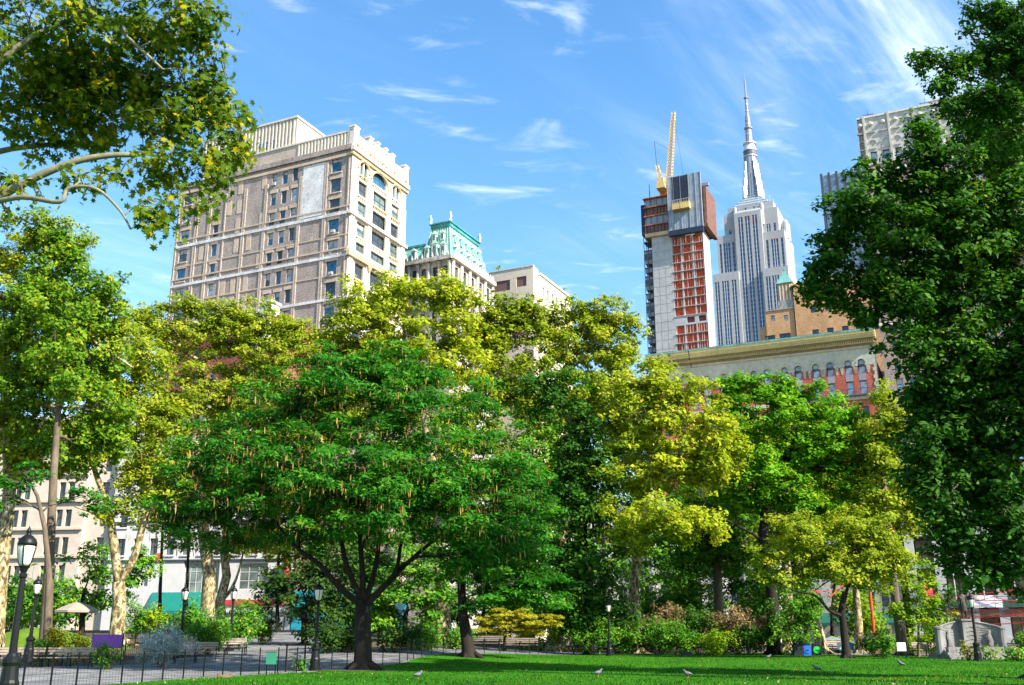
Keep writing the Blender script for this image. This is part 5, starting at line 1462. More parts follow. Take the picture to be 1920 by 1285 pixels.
def trees():
    # 1 the spreading emerald tree on the lawn with hanging seed clusters
    Y = 46.5
    L = lobes_px([(670, 745, 130, 70, 46, 3.2), (540, 780, 120, 75, 47), (810, 770, 120, 80, 47), (420, 850, 105, 70, 46), (920, 865, 95, 75, 46), (620, 860, 150, 75, 44), (770, 880, 150, 75, 43.8),
                  (500, 925, 130, 60, 45), (350, 935, 62, 50, 46), (985, 930, 48, 65, 46), (880, 960, 110, 70, 44.5), (690, 960, 130, 55, 43.5), (430, 1000, 90, 42, 47), (340, 990, 45, 40, 47), (560, 1005, 70, 35, 46), (640, 690, 80, 30, 47, 2.4), (760, 700, 80, 35, 47, 2.4), (930, 1030, 80, 45, 47), (850, 1040, 60, 35, 45)], Y)
    fk = at(680, 1135, Y)
    ex = []
    for pts, a, b_ in (([(680, 1135), (640, 1105), (600, 1060), (560, 1030), (520, 985)], .17, .06), ([(680, 1130), (650, 1060), (635, 990), (610, 920)], .15, .06), ([(682, 1130), (678, 1050), (672, 960), (668, 880)], .16, .06), ([(684, 1130), (705, 1060), (715, 980), (740, 900)], .15, .06), ([(686, 1135), (730, 1090), (770, 1050), (830, 1000)], .17, .06), ([(684, 1132), (740, 1075), (755, 1010), (800, 930)], .13, .05)):
        ex.append(([up(x, y, Y + (i * .25 if k % 2 else -i * .3)) for i, (x, y) in enumerate(pts)] if False else [up(x, y, Y - .35 * i * (1 if x < 690 else -1)) for i, (x, y) in enumerate(pts) for k in (0,)], a, b_))
    t, PC, o = tree('park_tree', 'spreading emerald green tree with dangling tan seed clusters on the lawn edge', [gp(680, 1258, Y), up(681, 1200, Y), tuple(fk)], .40, L, G['emerald'], G['bark_dark'], 11, .18, 1.8, .70, SPRAY, .38, 1.05, extra=ex, fork=.8, drop=.18, r1=.34)
    rng = np.random.default_rng(12)
    n = 4200; idx = rng.integers(0, len(PC), n); p = PC[idx] + rng.normal(size=(n, 3)) * [.5, .5, .12]; p[:, 2] -= .22
    keep = rng.random(n) < np.clip((p[:, 2] - 3.5) / 3, .12, 1); p = p[keep]; n = len(p)
    ln = rng.uniform(.16, .46, n); a = rng.uniform(0, 6.28, n); w = rng.uniform(.014, .034, n)
    dx = np.stack([np.cos(a), np.sin(a), 0 * a], 1) * w[:, None]; dn = np.stack([0 * a, 0 * a, -ln], 1); lean = rng.normal(size=(n, 3)) * .03
    V = np.stack([p - dx * .5, p + dx * .5, p + dx + dn * .6 + lean, p + dn + lean, p - dx + dn * .6 + lean], 1).reshape(-1, 3)
    link('seed_clusters', np_mesh('seed_clusters', V, np.arange(n * 5), np.arange(n) * 5, G['pod'], rng.random(n)), t)['kind'] = 'stuff'
    # 2 its darker neighbour
    Y = 59
    tree('park_tree', 'slimmer shaded green tree standing just behind the seed hung tree', [gp(880, 1242, Y), up(868, 1150, Y), up(862, 1060, Y)], .36,
         lobes_px([(950, 930, 85, 80), (1010, 985, 48, 70), (900, 1050, 80, 45), (980, 1060, 70, 45), (860, 980, 80, 60), (1000, 1120, 70, 18), (920, 1110, 60, 16)], Y), G['emerald'], G['bark_dark'], 13, .19, 2.0, .8, SPRAY, .3, 1.2, drop=.15)
    # 3 dark shaded tree
    Y = 77
    tree('park_tree', 'dark green shaded tree standing before the yellow plane trees', [gp(1100, 1215, Y), up(1100, 1100, Y), up(1095, 900, Y), up(1080, 780, Y)], .2,
         lobes_px([(1120, 1175, 40, 16), (1070, 1170, 40, 14), (1060, 1060, 55, 50), (1045, 960, 45, 60), (1085, 820, 55, 70), (1040, 745, 50, 55), (1100, 910, 70, 75), (1105, 1010, 75, 70), (1085, 1095, 80, 45), (1130, 1140, 45, 35), (1030, 1130, 60, 22), (1000, 740, 40, 45)], Y), G['dark'], G['bark_dark'], 14, .27, 2.0, .9, DIAMOND, .6, .7, drop=.15)
    # 4 near plane branches overhanging the north-west of the view
    Y = 18
    bt = (-14.5, 17.5, 0)
    ex = [([up(-260, 560, 17.8), up(-120, 450, 17.6), up(0, 368, 17.5), up(120, 310, 17.5), up(200, 292, 17.6), up(272, 287, 17.8), up(315, 250, 18)], .11, .03),
          ([up(-30, 385, 17.5), up(40, 370, 17.2), up(112, 379, 17), up(128, 353, 17), up(180, 354, 17), up(225, 395, 17.1), up(245, 430, 17.2)], .055, .018),
          ([up(-240, 420, 18.6), up(-80, 320, 18.8), up(0, 284, 19), up(90, 272, 19), up(165, 268, 19.2), up(230, 275, 19.3)], .09, .03),
          ([up(90, 272, 19), up(118, 225, 19), up(122, 180, 19)], .04, .02),
          ([up(-200, 200, 17), up(-60, 160, 16.6), up(60, 70, 16.5), up(180, 30, 16.5), up(260, 90, 16.6), up(305, 130, 16.8)], .08, .02),
          ([up(270, 288, 17.8), up(310, 300, 17.8), up(340, 330, 17.7), up(360, 370, 17.6)], .03, .012)]
    L = lobes_px([(60, 60, 110, 80, 17, 1.4), (200, 40, 110, 70, 17, 1.4), (320, 60, 80, 70, 17, 1.2), (390, 25, 32, 40, 17, .6), (40, 170, 100, 70, 18, 1.4), (160, 150, 110, 60, 18, 1.4), (270, 160, 80, 60, 18, 1.2), (365, 170, 50, 55, 18, .9), (60, 255, 80, 40, 18.5, 1.2), (190, 230, 100, 40, 18.5, 1.3),
                  (320, 240, 90, 45, 18, 1.1), (425, 245, 40, 35, 18, .7), (395, 205, 45, 35, 18, .7), (290, 320, 75, 28, 17.6, .9), (390, 300, 48, 40, 17.6, .7), (400, 360, 24, 36, 17.6, .4), (270, 385, 40, 24, 17.3, .5), (292, 425, 36, 17, 17.2, .4), (150, 330, 45, 18, 17.4, .5), (5, 345, 20, 40, 17.5, .4), (8, 395, 12, 16, 17.5, .3), (445, 285, 30, 34, 17.8, .5), (455, 240, 20, 22, 17.8, .4), (415, 150, 18, 22, 18, .4), (350, 395, 30, 22, 17.4, .4)], Y, 1.08)
    tree('plane_tree', 'overhanging plane boughs with lobed leaves and pale curved limb against the sky', [bt, (-14.3, 17.5, 3.5), (-13.6, 17.5, 8.0), (-12.6, 17.4, 12)], .5, L, G['plane_near'], G['bark_limb'], 15, .135, .95, .34, PALM, .85, .25, extra=ex, limb_r=.05, group='plane trees of the park', shellp=.5)
    # 5 ginkgo with the straight trunk in the west
    Y = 58
    tree('ginkgo_tree', 'tall ginkgo with a straight pale brown trunk and spiky top beside two lamps', [gp(88, 1190, Y), up(93, 1050, Y), up(100, 900, Y), up(110, 760, Y + 1), up(116, 620, Y + 3), up(105, 500, Y + 3.5)], .32,
         lobes_px([(100, 640, 45, 34, 57), (135, 720, 36, 26, 57), (80, 560, 45, 34, 58), (75, 425, 14, 32), (105, 450, 22, 40), (130, 470, 26, 40), (90, 510, 55, 50), (165, 530, 45, 50), (60, 590, 60, 55), (150, 610, 65, 55), (212, 520, 12, 36), (205, 575, 30, 40), (110, 690, 85, 55), (190, 680, 50, 55), (170, 770, 75, 50), (60, 760, 60, 50), (140, 840, 70, 40), (205, 830, 45, 40), (30, 690, 40, 50)], 61.5), G['ginkgo'], G['bark'], 16, .21, 1.8, .62, FAN, .8, .5, limb_r=.14, fork=.5, r1=.07)
    # 6 olive planes at the west edge
    Y = 63
    tree('plane_tree', 'olive plane with sunlit mottled trunk at the picture edge beyond the lamp', [gp(-5, 1175, Y), up(2, 1060, Y), up(18, 920, Y), up(15, 800, Y), up(5, 640, Y)], .5,
         lobes_px([(25, 470, 60, 45), (90, 640, 60, 50), (150, 700, 50, 50), (70, 790, 50, 40), (120, 455, 60, 35), (40, 560, 70, 50), (200, 590, 45, 45), (20, 650, 50, 50), (40, 850, 65, 50), (-20, 760, 50, 60), (100, 880, 45, 30), (220, 640, 45, 40), (-60, 560, 60, 80)], Y), G['olive'], G['bark_plane'], 17, .23, 2.0, .7, group='plane trees of the park',
         extra=[([up(-90, 590, 63), up(0, 555, 62), up(60, 570, 61.5), up(120, 605, 61), up(190, 650, 61), up(250, 690, 61)], .2, .05)])
    tree('young_tree', 'slender dark forked young tree leaning beside the straight ginkgo trunk', [gp(92, 1195, 55), up(92, 1080, 55), up(84, 990, 55), up(70, 930, 55), up(48, 890, 55)], .2,
         lobes_px([(30, 905, 40, 18), (10, 935, 35, 20), (60, 880, 30, 15), (150, 930, 40, 16, 56), (175, 950, 35, 14, 56)], 55), G['emerald'], G['bark'], 18, .19, 1.7, .55, flat=.3, up=1.2, limb_r=.07, r1=.06)
    Y = 70
    fk = up(222, 1092, Y)
    tree('plane_tree', 'plane with a V shaped yellow mottled trunk before the white building', [gp(222, 1168, Y), up(224, 1130, Y), fk], .5,
         lobes_px([(150, 800, 45, 38), (290, 860, 45, 35), (250, 890, 40, 30), (265, 700, 60, 50), (240, 790, 65, 45), (310, 790, 50, 50), (180, 860, 50, 38), (325, 870, 45, 45), (300, 930, 40, 35), (215, 730, 45, 45), (255, 640, 50, 50), (220, 960, 40, 25)], Y), G['olive'], G['bark_plane'], 19, .25, 1.9, .72, group='plane trees of the park', fork=.8, r1=.42,
         extra=[([fk, up(212, 1010, Y), up(200, 940, Y), up(182, 895, Y), up(172, 855, Y), up(180, 800, Y)], .33, .1), ([fk, up(252, 1045, Y), up(268, 985, Y), up(290, 935, Y), up(300, 870, Y), up(292, 780, Y)], .30, .1), ([up(208, 985, Y), up(180, 965, Y), up(140, 950, Y)], .13, .05)])
    # 7..10 the planes along the back
    Y = 90
    tree('plane_tree', 'olive plane crown before the brick block with pale trunk by the grey parasol', [gp(388, 1178, Y), up(392, 1080, Y), up(370, 900, Y), up(365, 780, Y), up(380, 680, Y)], .62,
         lobes_px([(325, 630, 65, 55), (430, 640, 75, 50), (300, 715, 60, 50), (390, 735, 90, 50), (490, 615, 55, 48), (530, 680, 55, 50), (275, 600, 30, 35), (470, 720, 60, 50), (340, 575, 30, 20), (385, 590, 40, 28), (455, 585, 35, 25), (575, 640, 42, 36), (545, 620, 30, 30)], Y), G['olive'], G['bark_plane'], 20, .27, 2.2, .8, group='plane trees of the park', limb_r=.25)
    tree('plane_tree', 'crooked forked plane trunk lit yellow beside the pale trunk and shop fascia', [gp(418, 1180, 96), up(412, 1130, 96), up(425, 1080, 96), up(420, 1040, 96), up(430, 960, 96), up(440, 860, 96)], .5,
         lobes_px([(430, 830, 70, 50), (480, 900, 70, 45), (400, 900, 60, 40), (540, 840, 60, 50), (500, 1010, 60, 30), (440, 1010, 60, 25)], 96), G['olive'], G['bark_plane'], 21, .28, 1.8, .8, group='plane trees of the park',
         extra=[([up(412, 1130, 96), up(430, 1110, 96), up(445, 1080, 96), up(455, 1040, 96)], .2, .08)])
    Y = 82
    tree('plane_tree', 'broad sunlit plane crown rising in front of the mansard building', [gp(832, 1208, Y), up(830, 1110, Y), up(822, 980, Y), up(800, 800, Y), up(770, 660, Y)], .62,
         lobes_px([(680, 575, 70, 42), (745, 545, 55, 32), (815, 550, 60, 38), (862, 580, 45, 45), (720, 630, 95, 48), (830, 640, 75, 50), (640, 625, 50, 40), (610, 670, 45, 35), (760, 700, 100, 40), (870, 700, 60, 45), (690, 690, 70, 35), (850, 535, 25, 20)], Y), G['yellow'], G['bark_plane'], 22, .29, 2.1, .8, group='plane trees of the park', limb_r=.28)
    Y = 86
    tree('plane_tree', 'tall plane with cream blotched trunk between the dark tree and golden maple', [gp(1040, 1205, Y), up(1043, 1130, Y), up(1052, 1030, Y), up(1062, 960, Y), up(1080, 840, Y), up(1050, 700, Y)], .68,
         lobes_px([(945, 610, 55, 48), (1010, 600, 55, 42), (1060, 590, 40, 35), (990, 680, 85, 50), (1090, 660, 70, 50), (1140, 610, 45, 50), (920, 680, 50, 45), (1060, 740, 90, 45), (1165, 680, 38, 60), (1130, 750, 60, 50), (950, 750, 60, 40), (1145, 580, 26, 26), (905, 615, 40, 36), (975, 580, 40, 26), (1100, 605, 38, 36), (1185, 640, 22, 40), (1190, 790, 40, 50)], Y), G['olive'], G['bark_plane'], 23, .27, 2.2, .82, group='plane trees of the park', limb_r=.28)
    Y = 84
    tree('plane_tree', 'yellowest plane crown reaching forward right of the dark shaded tree', [gp(1190, 1205, Y), up(1188, 1120, Y), up(1196, 1020, Y), up(1215, 900, Y), up(1230, 780, Y)], .5,
         lobes_px([(1190, 730, 55, 55), (1250, 735, 55, 38), (1315, 755, 45, 34), (1225, 800, 85, 55), (1320, 810, 70, 50), (1200, 880, 70, 45), (1290, 880, 75, 45), (1370, 850, 35, 40), (1210, 960, 70, 38, 73), (1280, 985, 60, 32, 73), (1180, 1010, 45, 35), (1215, 705, 34, 26), (1340, 990, 30, 30), (1340, 870, 50, 45)], 75), G['yellow'], G['bark_plane'], 24, .29, 2.1, .8, group='plane trees of the park', limb_r=.25,
         extra=[([up(1196, 1020, 84), up(1240, 985, 82), up(1300, 968, 81), up(1350, 990, 81)], .12, .04)])
    Y = 78
    tree('oak_tree', 'bright green layered tree before the arched window building', [gp(1452, 1215, Y), up(1446, 1100, Y), up(1430, 1010, Y), up(1436, 950, Y), up(1470, 880, Y), up(1490, 800, Y)], .46,
         lobes_px([(1365, 735, 36, 26), (1420, 738, 50, 30), (1490, 752, 50, 32), (1395, 712, 16, 14), (1460, 716, 18, 14), (1440, 785, 85, 45), (1545, 770, 60, 45), (1590, 800, 45, 45), (1520, 840, 80, 45), (1420, 850, 65, 45), (1400, 915, 60, 38), (1470, 930, 70, 38), (1375, 945, 50, 38), (1565, 880, 70, 45), (1600, 930, 50, 40), (1530, 960, 60, 30), (1360, 780, 35, 35), (1610, 860, 30, 40)], Y), G['bright'], G['bark_dark'], 25, .28, 2.1, .78, flat=.5, up=1.0, limb_r=.2,
         extra=[([up(1432, 1015, 78), up(1400, 995, 77), up(1350, 970, 76), up(1310, 955, 76)], .13, .05)])
    tree('park_tree', 'twin stemmed dark trunk tree behind the brown smoke bushes', [gp(1350, 1205, 86), up(1347, 1120, 86), up(1343, 1010, 86), up(1335, 920, 86)], .42,
         lobes_px([(1330, 930, 60, 50), (1380, 985, 50, 45), (1300, 1010, 55, 40), (1350, 1050, 55, 35), (1280, 1060, 50, 30), (1390, 1050, 40, 30)], 86), G['shrub'], G['bark'], 26, .26, 1.7, .8, extra=[([up(1340, 1060, 86), up(1328, 1000, 86), up(1318, 930, 86)], .18, .06)])
    tree('plane_tree', 'cream stemmed plane behind the bright green tree', [gp(1478, 1205, 92), up(1476, 1090, 92), up(1470, 980, 92), up(1478, 900, 92)], .5,
         lobes_px([(1460, 850, 80, 60), (1540, 860, 70, 60), (1500, 980, 60, 40), (1440, 1000, 50, 40), (1600, 980, 50, 45)], 92), G['olive'], G['bark_plane'], 27, .28, 1.7, .8, group='plane trees of the park')
    tree('plane_tree', 'yellow green plane with a leaning bare trunk beside the red climbing net', [gp(1692, 1205, 76), up(1680, 1130, 76), up(1668, 1040, 76), up(1663, 980, 76), up(1655, 880, 76)], .36,
         lobes_px([(1650, 790, 42, 45), (1690, 800, 40, 50), (1635, 860, 45, 48), (1690, 890, 45, 50), (1640, 940, 50, 40), (1680, 980, 45, 38), (1665, 745, 25, 25), (1710, 950, 35, 40)], 76), G['olive'], G['bark'], 28, .25, 2.1, .75, group='plane trees of the park')
    tree('small_tree', 'low olive tree with crooked dark limbs at the lawn edge by the bins', [gp(1588, 1234, 67), up(1582, 1180, 67), up(1578, 1140, 67), up(1585, 1110, 67)], .26,
         lobes_px([(1500, 1025, 70, 32), (1580, 1010, 70, 36), (1650, 1030, 55, 38), (1440, 1050, 45, 26), (1540, 1060, 70, 28), (1620, 1075, 60, 28), (1690, 1070, 40, 35), (1470, 1085, 50, 18), (1500, 985, 60, 25), (1610, 975, 55, 25)], 67), G['olive'], G['bark_dark'], 29, .2, 1.7, .65, flat=.5, up=.9, r1=.18, limb_r=.12,
         extra=[([up(1580, 1155, 67), up(1555, 1145, 66.5), up(1530, 1118, 66), up(1490, 1108, 66), (up(1455, 1090, 66))], .12, .04), ([up(1583, 1120, 67), up(1600, 1085, 67.5), up(1640, 1060, 68), up(1690, 1075, 68)], .12, .04)])
    tree('plane_tree', 'cream leaning trunk slanting up behind the recycling bins', [gp(1542, 1208, 80), up(1530, 1165, 80), up(1512, 1115, 80), up(1500, 1060, 80), up(1490, 1000, 80)], .42,
         lobes_px([(1480, 980, 45, 35), (1520, 1000, 40, 30), (1450, 1010, 40, 30)], 80), G['olive'], G['bark_plane'], 30, .25, 1.6, .75, group='plane trees of the park')
    tree('plane_tree', 'thin straight cream trunk between the small olive tree and the climbing mast', [gp(1612, 1208, 84), up(1608, 1140, 84), up(1600, 1060, 84), up(1604, 960, 84)], .34,
         lobes_px([(1600, 960, 45, 40), (1630, 1000, 40, 30), (1570, 950, 40, 35)], 84), G['olive'], G['bark_plane'], 31, .25, 1.6, .75, group='plane trees of the park')
    # 16 the big dark trees in the east
    Y = 37
    L = lobes_px([(1870, 250, 70, 65), (1790, 330, 75, 60), (1720, 290, 38, 42), (1740, 235, 24, 22), (1690, 350, 60, 55), (1620, 390, 55, 50), (1575, 440, 50, 45), (1545, 500, 38, 40), (1530, 555, 28, 30), (1600, 520, 65, 50), (1680, 450, 80, 70), (1790, 440, 85, 80), (1890, 400, 70, 90), (1590, 590, 42, 26), (1660, 570, 65, 42),
                  (1740, 560, 80, 70), (1840, 560, 80, 80), (1920, 560, 50, 90), (1700, 650, 55, 42), (1780, 680, 75, 65), (1870, 700, 75, 80), (1735, 740, 45, 45), (1800, 800, 75, 65), (1890, 850, 65, 85), (1750, 860, 45, 55), (1815, 920, 70, 60), (1770, 970, 48, 42), (1880, 990, 75, 65), (1815, 1030, 60, 38), (1900, 1075, 60, 42), (1840, 1080, 40, 26), (1960, 700, 60, 200), (1830, 480, 90, 130, 39), (1850, 800, 80, 150, 39), (1760, 620, 60, 80, 39), (1700, 520, 70, 60, 39), (1740, 400, 60, 50, 38), (1720, 820, 34, 40, 38), (1800, 870, 60, 60, 39), (1860, 940, 60, 60, 39), (1910, 310, 40, 60, 38), (1760, 760, 50, 50, 39), (1900, 180, 40, 60, 38), (1730, 900, 30, 36, 38)], Y)
    tree('maple_tree', 'huge dark green tree filling the east side of the view', [gp(1995, 1275, Y), up(1985, 1150, Y), up(1960, 900, Y), up(1930, 650, Y), up(1890, 400, Y)], .55, L, G['dark'], G['bark_dark'], 32, .20, 2.5, .62, DIAMOND, .6, .7, limb_r=.18, fork=.25)
    Y = 31
    L = lobes_px([(1860, 25, 45, 35), (1900, 60, 50, 50), (1850, 110, 50, 40), (1905, 150, 55, 60), (1800, 130, 30, 20), (1750, 115, 32, 12), (1718, 108, 18, 7), (1760, 160, 30, 16), (1790, 200, 36, 26), (1850, 200, 55, 42), (1820, 60, 18, 10), (1900, 240, 50, 50), (1950, 120, 60, 120)], Y)
    tree('ginkgo_tree', 'feathery ginkgo top with outstretched twigs above the dark eastern tree', [gp(2090, 1310, Y), up(2070, 900, Y), up(2010, 500, Y), up(1960, 250, Y), up(1910, 60, Y)], .45, L, G['dark'], G['bark'], 33, .13, 2.0, .36, FAN, .7, .6, limb_r=.09, fork=.5)
    # young and low trees
    tree('young_tree', 'bright lime young tree beside the stone monument', [gp(1722, 1225, 71), up(1722, 1180, 71), up(1720, 1120, 71)], .09,
         lobes_px([(1718, 1105, 34, 26), (1735, 1075, 20, 20), (1712, 1145, 42, 22), (1745, 1130, 22, 20), (1725, 1170, 32, 12)], 71), G['lime'], G['bark'], 34, .18, 2.0, .5)
    tree('maple_tree', 'low golden Japanese maple above the benches', [gp(945, 1232, 73), up(946, 1200, 73), up(950, 1175, 73)], .1,
         lobes_px([(925, 1166, 36, 12), (985, 1160, 42, 14), (955, 1150, 38, 11), (900, 1182, 26, 8), (1010, 1178, 26, 10), (965, 1180, 36, 8), (1035, 1160, 20, 12)], 73), G['gold'], G['bark_dark'], 35, .15, 2.2, .42, flat=.25, up=1.2, drop=.15)
    # understory and far trees that close the view under the crowns
    for i, (px, y0, Y, spec, lm, lab) in enumerate((
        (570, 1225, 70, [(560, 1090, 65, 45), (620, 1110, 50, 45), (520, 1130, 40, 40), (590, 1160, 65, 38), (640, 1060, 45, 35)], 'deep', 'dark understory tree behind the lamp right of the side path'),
        (760, 1215, 78, [(750, 1100, 60, 45), (810, 1130, 50, 40), (710, 1140, 50, 40), (780, 1050, 60, 35)], 'shrub', 'mid green understory tree behind the spreading tree trunk'),
        (905, 1215, 96, [(900, 1080, 60, 50), (940, 1030, 50, 50), (880, 1000, 50, 50), (980, 1100, 40, 40)], 'shrub', 'green background tree between the two dark trunks'),
        (1240, 1210, 96, [(1240, 1060, 55, 45), (1290, 1090, 45, 40), (1210, 1110, 40, 35), (1260, 1000, 60, 40)], 'shrub', 'shadowy tree in the gap left of the twin stemmed tree'),
        (1420, 1210, 98, [(1410, 1060, 50, 45), (1440, 1110, 50, 40), (1390, 1110, 45, 40)], 'dark', 'shadowy tree under the bright green crown'),
        (1560, 1208, 104, [(1540, 1020, 70, 50), (1640, 1030, 60, 50), (1590, 930, 80, 50), (1680, 930, 60, 60)], 'shrub', 'background tree behind the small olive tree'),
        (1772, 1205, 74, [(1775, 1115, 24, 18), (1765, 1150, 22, 26), (1760, 1185, 22, 18)], 'dark', 'small dark tree beside the monument left flank'),
        (690, 1200, 108, [(640, 960, 80, 70), (740, 950, 80, 70), (690, 1040, 90, 50), (600, 1020, 60, 40)], 'shrub', 'background tree seen through the spreading tree'),
        (155, 1185, 78, [(170, 1060, 45, 32), (210, 1090, 45, 35), (250, 1075, 36, 34), (180, 1120, 45, 25), (270, 1050, 25, 25)], 'shrub', 'light leafy small tree round the V shaped trunk'),
        (30, 1190, 84, [(20, 1110, 40, 30), (70, 1100, 35, 35), (50, 1145, 50, 22), (110, 1120, 30, 35)], 'shrub', 'leafy small tree behind the tall near lamp'),
        (300, 1180, 104, [(300, 830, 60, 55), (350, 930, 70, 55), (290, 900, 50, 50)], 'olive', 'far olive tree before the white building'),
        (520, 1185, 110, [(660, 755, 50, 45), (520, 760, 80, 60), (600, 780, 80, 60), (560, 860, 90, 60), (500, 930, 70, 50), (600, 950, 80, 60), (540, 1040, 70, 40)], 'olive', 'far olive tree behind the left half of the spreading tree'),
        (800, 1190, 112, [(720, 780, 80, 60), (820, 790, 80, 60), (900, 800, 70, 60), (780, 890, 100, 60), (890, 900, 80, 60), (830, 990, 90, 50)], 'olive', 'far olive tree behind the right half of the spreading tree'),
        (1000, 1195, 112, [(980, 850, 70, 60), (1050, 860, 60, 60), (1000, 960, 80, 60), (1060, 1050, 60, 50), (980, 1060, 60, 50)], 'shrub', 'far green tree behind the cream blotched trunk'),
        (1280, 1195, 112, [(1150, 850, 60, 60), (1190, 800, 50, 50), (1210, 860, 50, 45), (1250, 930, 70, 60), (1330, 920, 70, 60), (1180, 960, 60, 50), (1270, 1040, 80, 50), (1400, 980, 60, 60)], 'shrub', 'far green tree behind the yellowest plane'),
        (1510, 1195, 114, [(1450, 900, 70, 60), (1550, 900, 70, 60), (1640, 900, 60, 60), (1500, 1010, 80, 60), (1600, 1080, 70, 40), (1480, 1110, 60, 40)], 'shrub', 'far green tree behind the bright green crown'),
        (1480, 1195, 122, [(1400, 800, 60, 45), (1480, 810, 70, 45), (1560, 815, 60, 40), (1620, 830, 40, 50), (1440, 870, 70, 50), (1540, 890, 70, 50), (1630, 920, 40, 50), (1500, 960, 80, 50)], 'bright', 'far bright tree before the red brick building'),
        (350, 1185, 116, [(330, 790, 60, 45), (400, 810, 60, 45), (300, 960, 40, 35), (460, 780, 50, 40), (360, 880, 60, 40)], 'olive', 'far pale olive tree before the white upper floors'),
        (1050, 1195, 120, [(1010, 900, 45, 45), (1020, 970, 45, 45), (990, 1020, 45, 40), (1030, 760, 60, 50), (1040, 840, 50, 50), (1000, 800, 50, 50), (1120, 800, 60, 50), (1140, 740, 50, 40), (1080, 930, 60, 60)], 'olive', 'far olive tree before the beige block'),
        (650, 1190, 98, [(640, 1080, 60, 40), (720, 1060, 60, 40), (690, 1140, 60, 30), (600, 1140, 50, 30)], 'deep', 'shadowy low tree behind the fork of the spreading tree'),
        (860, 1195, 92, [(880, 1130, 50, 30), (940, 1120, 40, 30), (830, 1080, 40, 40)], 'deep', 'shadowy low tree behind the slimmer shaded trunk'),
        (1130, 1212, 104, [(1130, 1020, 60, 60), (1160, 1090, 50, 45), (1110, 920, 60, 60)], 'shrub', 'background tree behind the dark shaded tree'))):
        tree('background_tree', lab, [gp(px, y0, Y), up(px, y0 - 60, Y), up(px + 5, (y0 + spec[0][1]) / 2 - 20, Y)], .22, lobes_px(spec, Y), G[lm], G['bark_dark'], 40 + i, (.26 if Y < 100 else .36), 1.7, .8 if Y < 100 else 1.1, group='trees behind the lawn')


trees()


def bush(name, label, px, py, rx, ry, Y, leafm, seed, size=.16, cover=2.2, cr=.35, tmpl=DIAMOND, flat=.8, upb=.6, cat='shrub', group='shrubs behind the path', n=3):
    """a shrub: a few stems from the ground and a leafy dome; py is its middle, its foot stands on the ground"""
    rng = np.random.default_rng(seed)
    k = mpp(py, Y); c = at(px, py, Y); g = H(c.x, c.y)
    W = rx * k * 1.6; top = c.z + ry * k * 1.35; hh = max(.5, top - g)
    t = thing(name, label, cat, (c.x, c.y, g), 0, group)
    lobes = [(0, 0, hh * .5, W * .8, W * .75, hh * .46)]
    for i in range(n):
        a = rng.uniform(0, 6.28); lobes.append((math.cos(a) * W * .45, math.sin(a) * W * .45, hh * rng.uniform(.35, .75), W * .5, W * .5, hh * .3))
    PC, PL, NL, VL = foliage(lobes, rng, size, cover, cr, flat, upb, .45)
    ok = PL[:, 2] > .02; PL, NL, VL = PL[ok], NL[ok], VL[ok]
    mb = MB()
    for i in range(7):
        c2 = PC[rng.integers(len(PC))]; mb.tube(curve((rng.normal() * .1, rng.normal() * .1, -.1), c2, rng, 3, .1), [.03, .025, .018, .008], 4, False)
    mb.build('stems', G['bark'], t)
    link('foliage', leaves_mesh('foliage', PL, NL, size, tmpl, leafm, rng, VL), t)
    return t


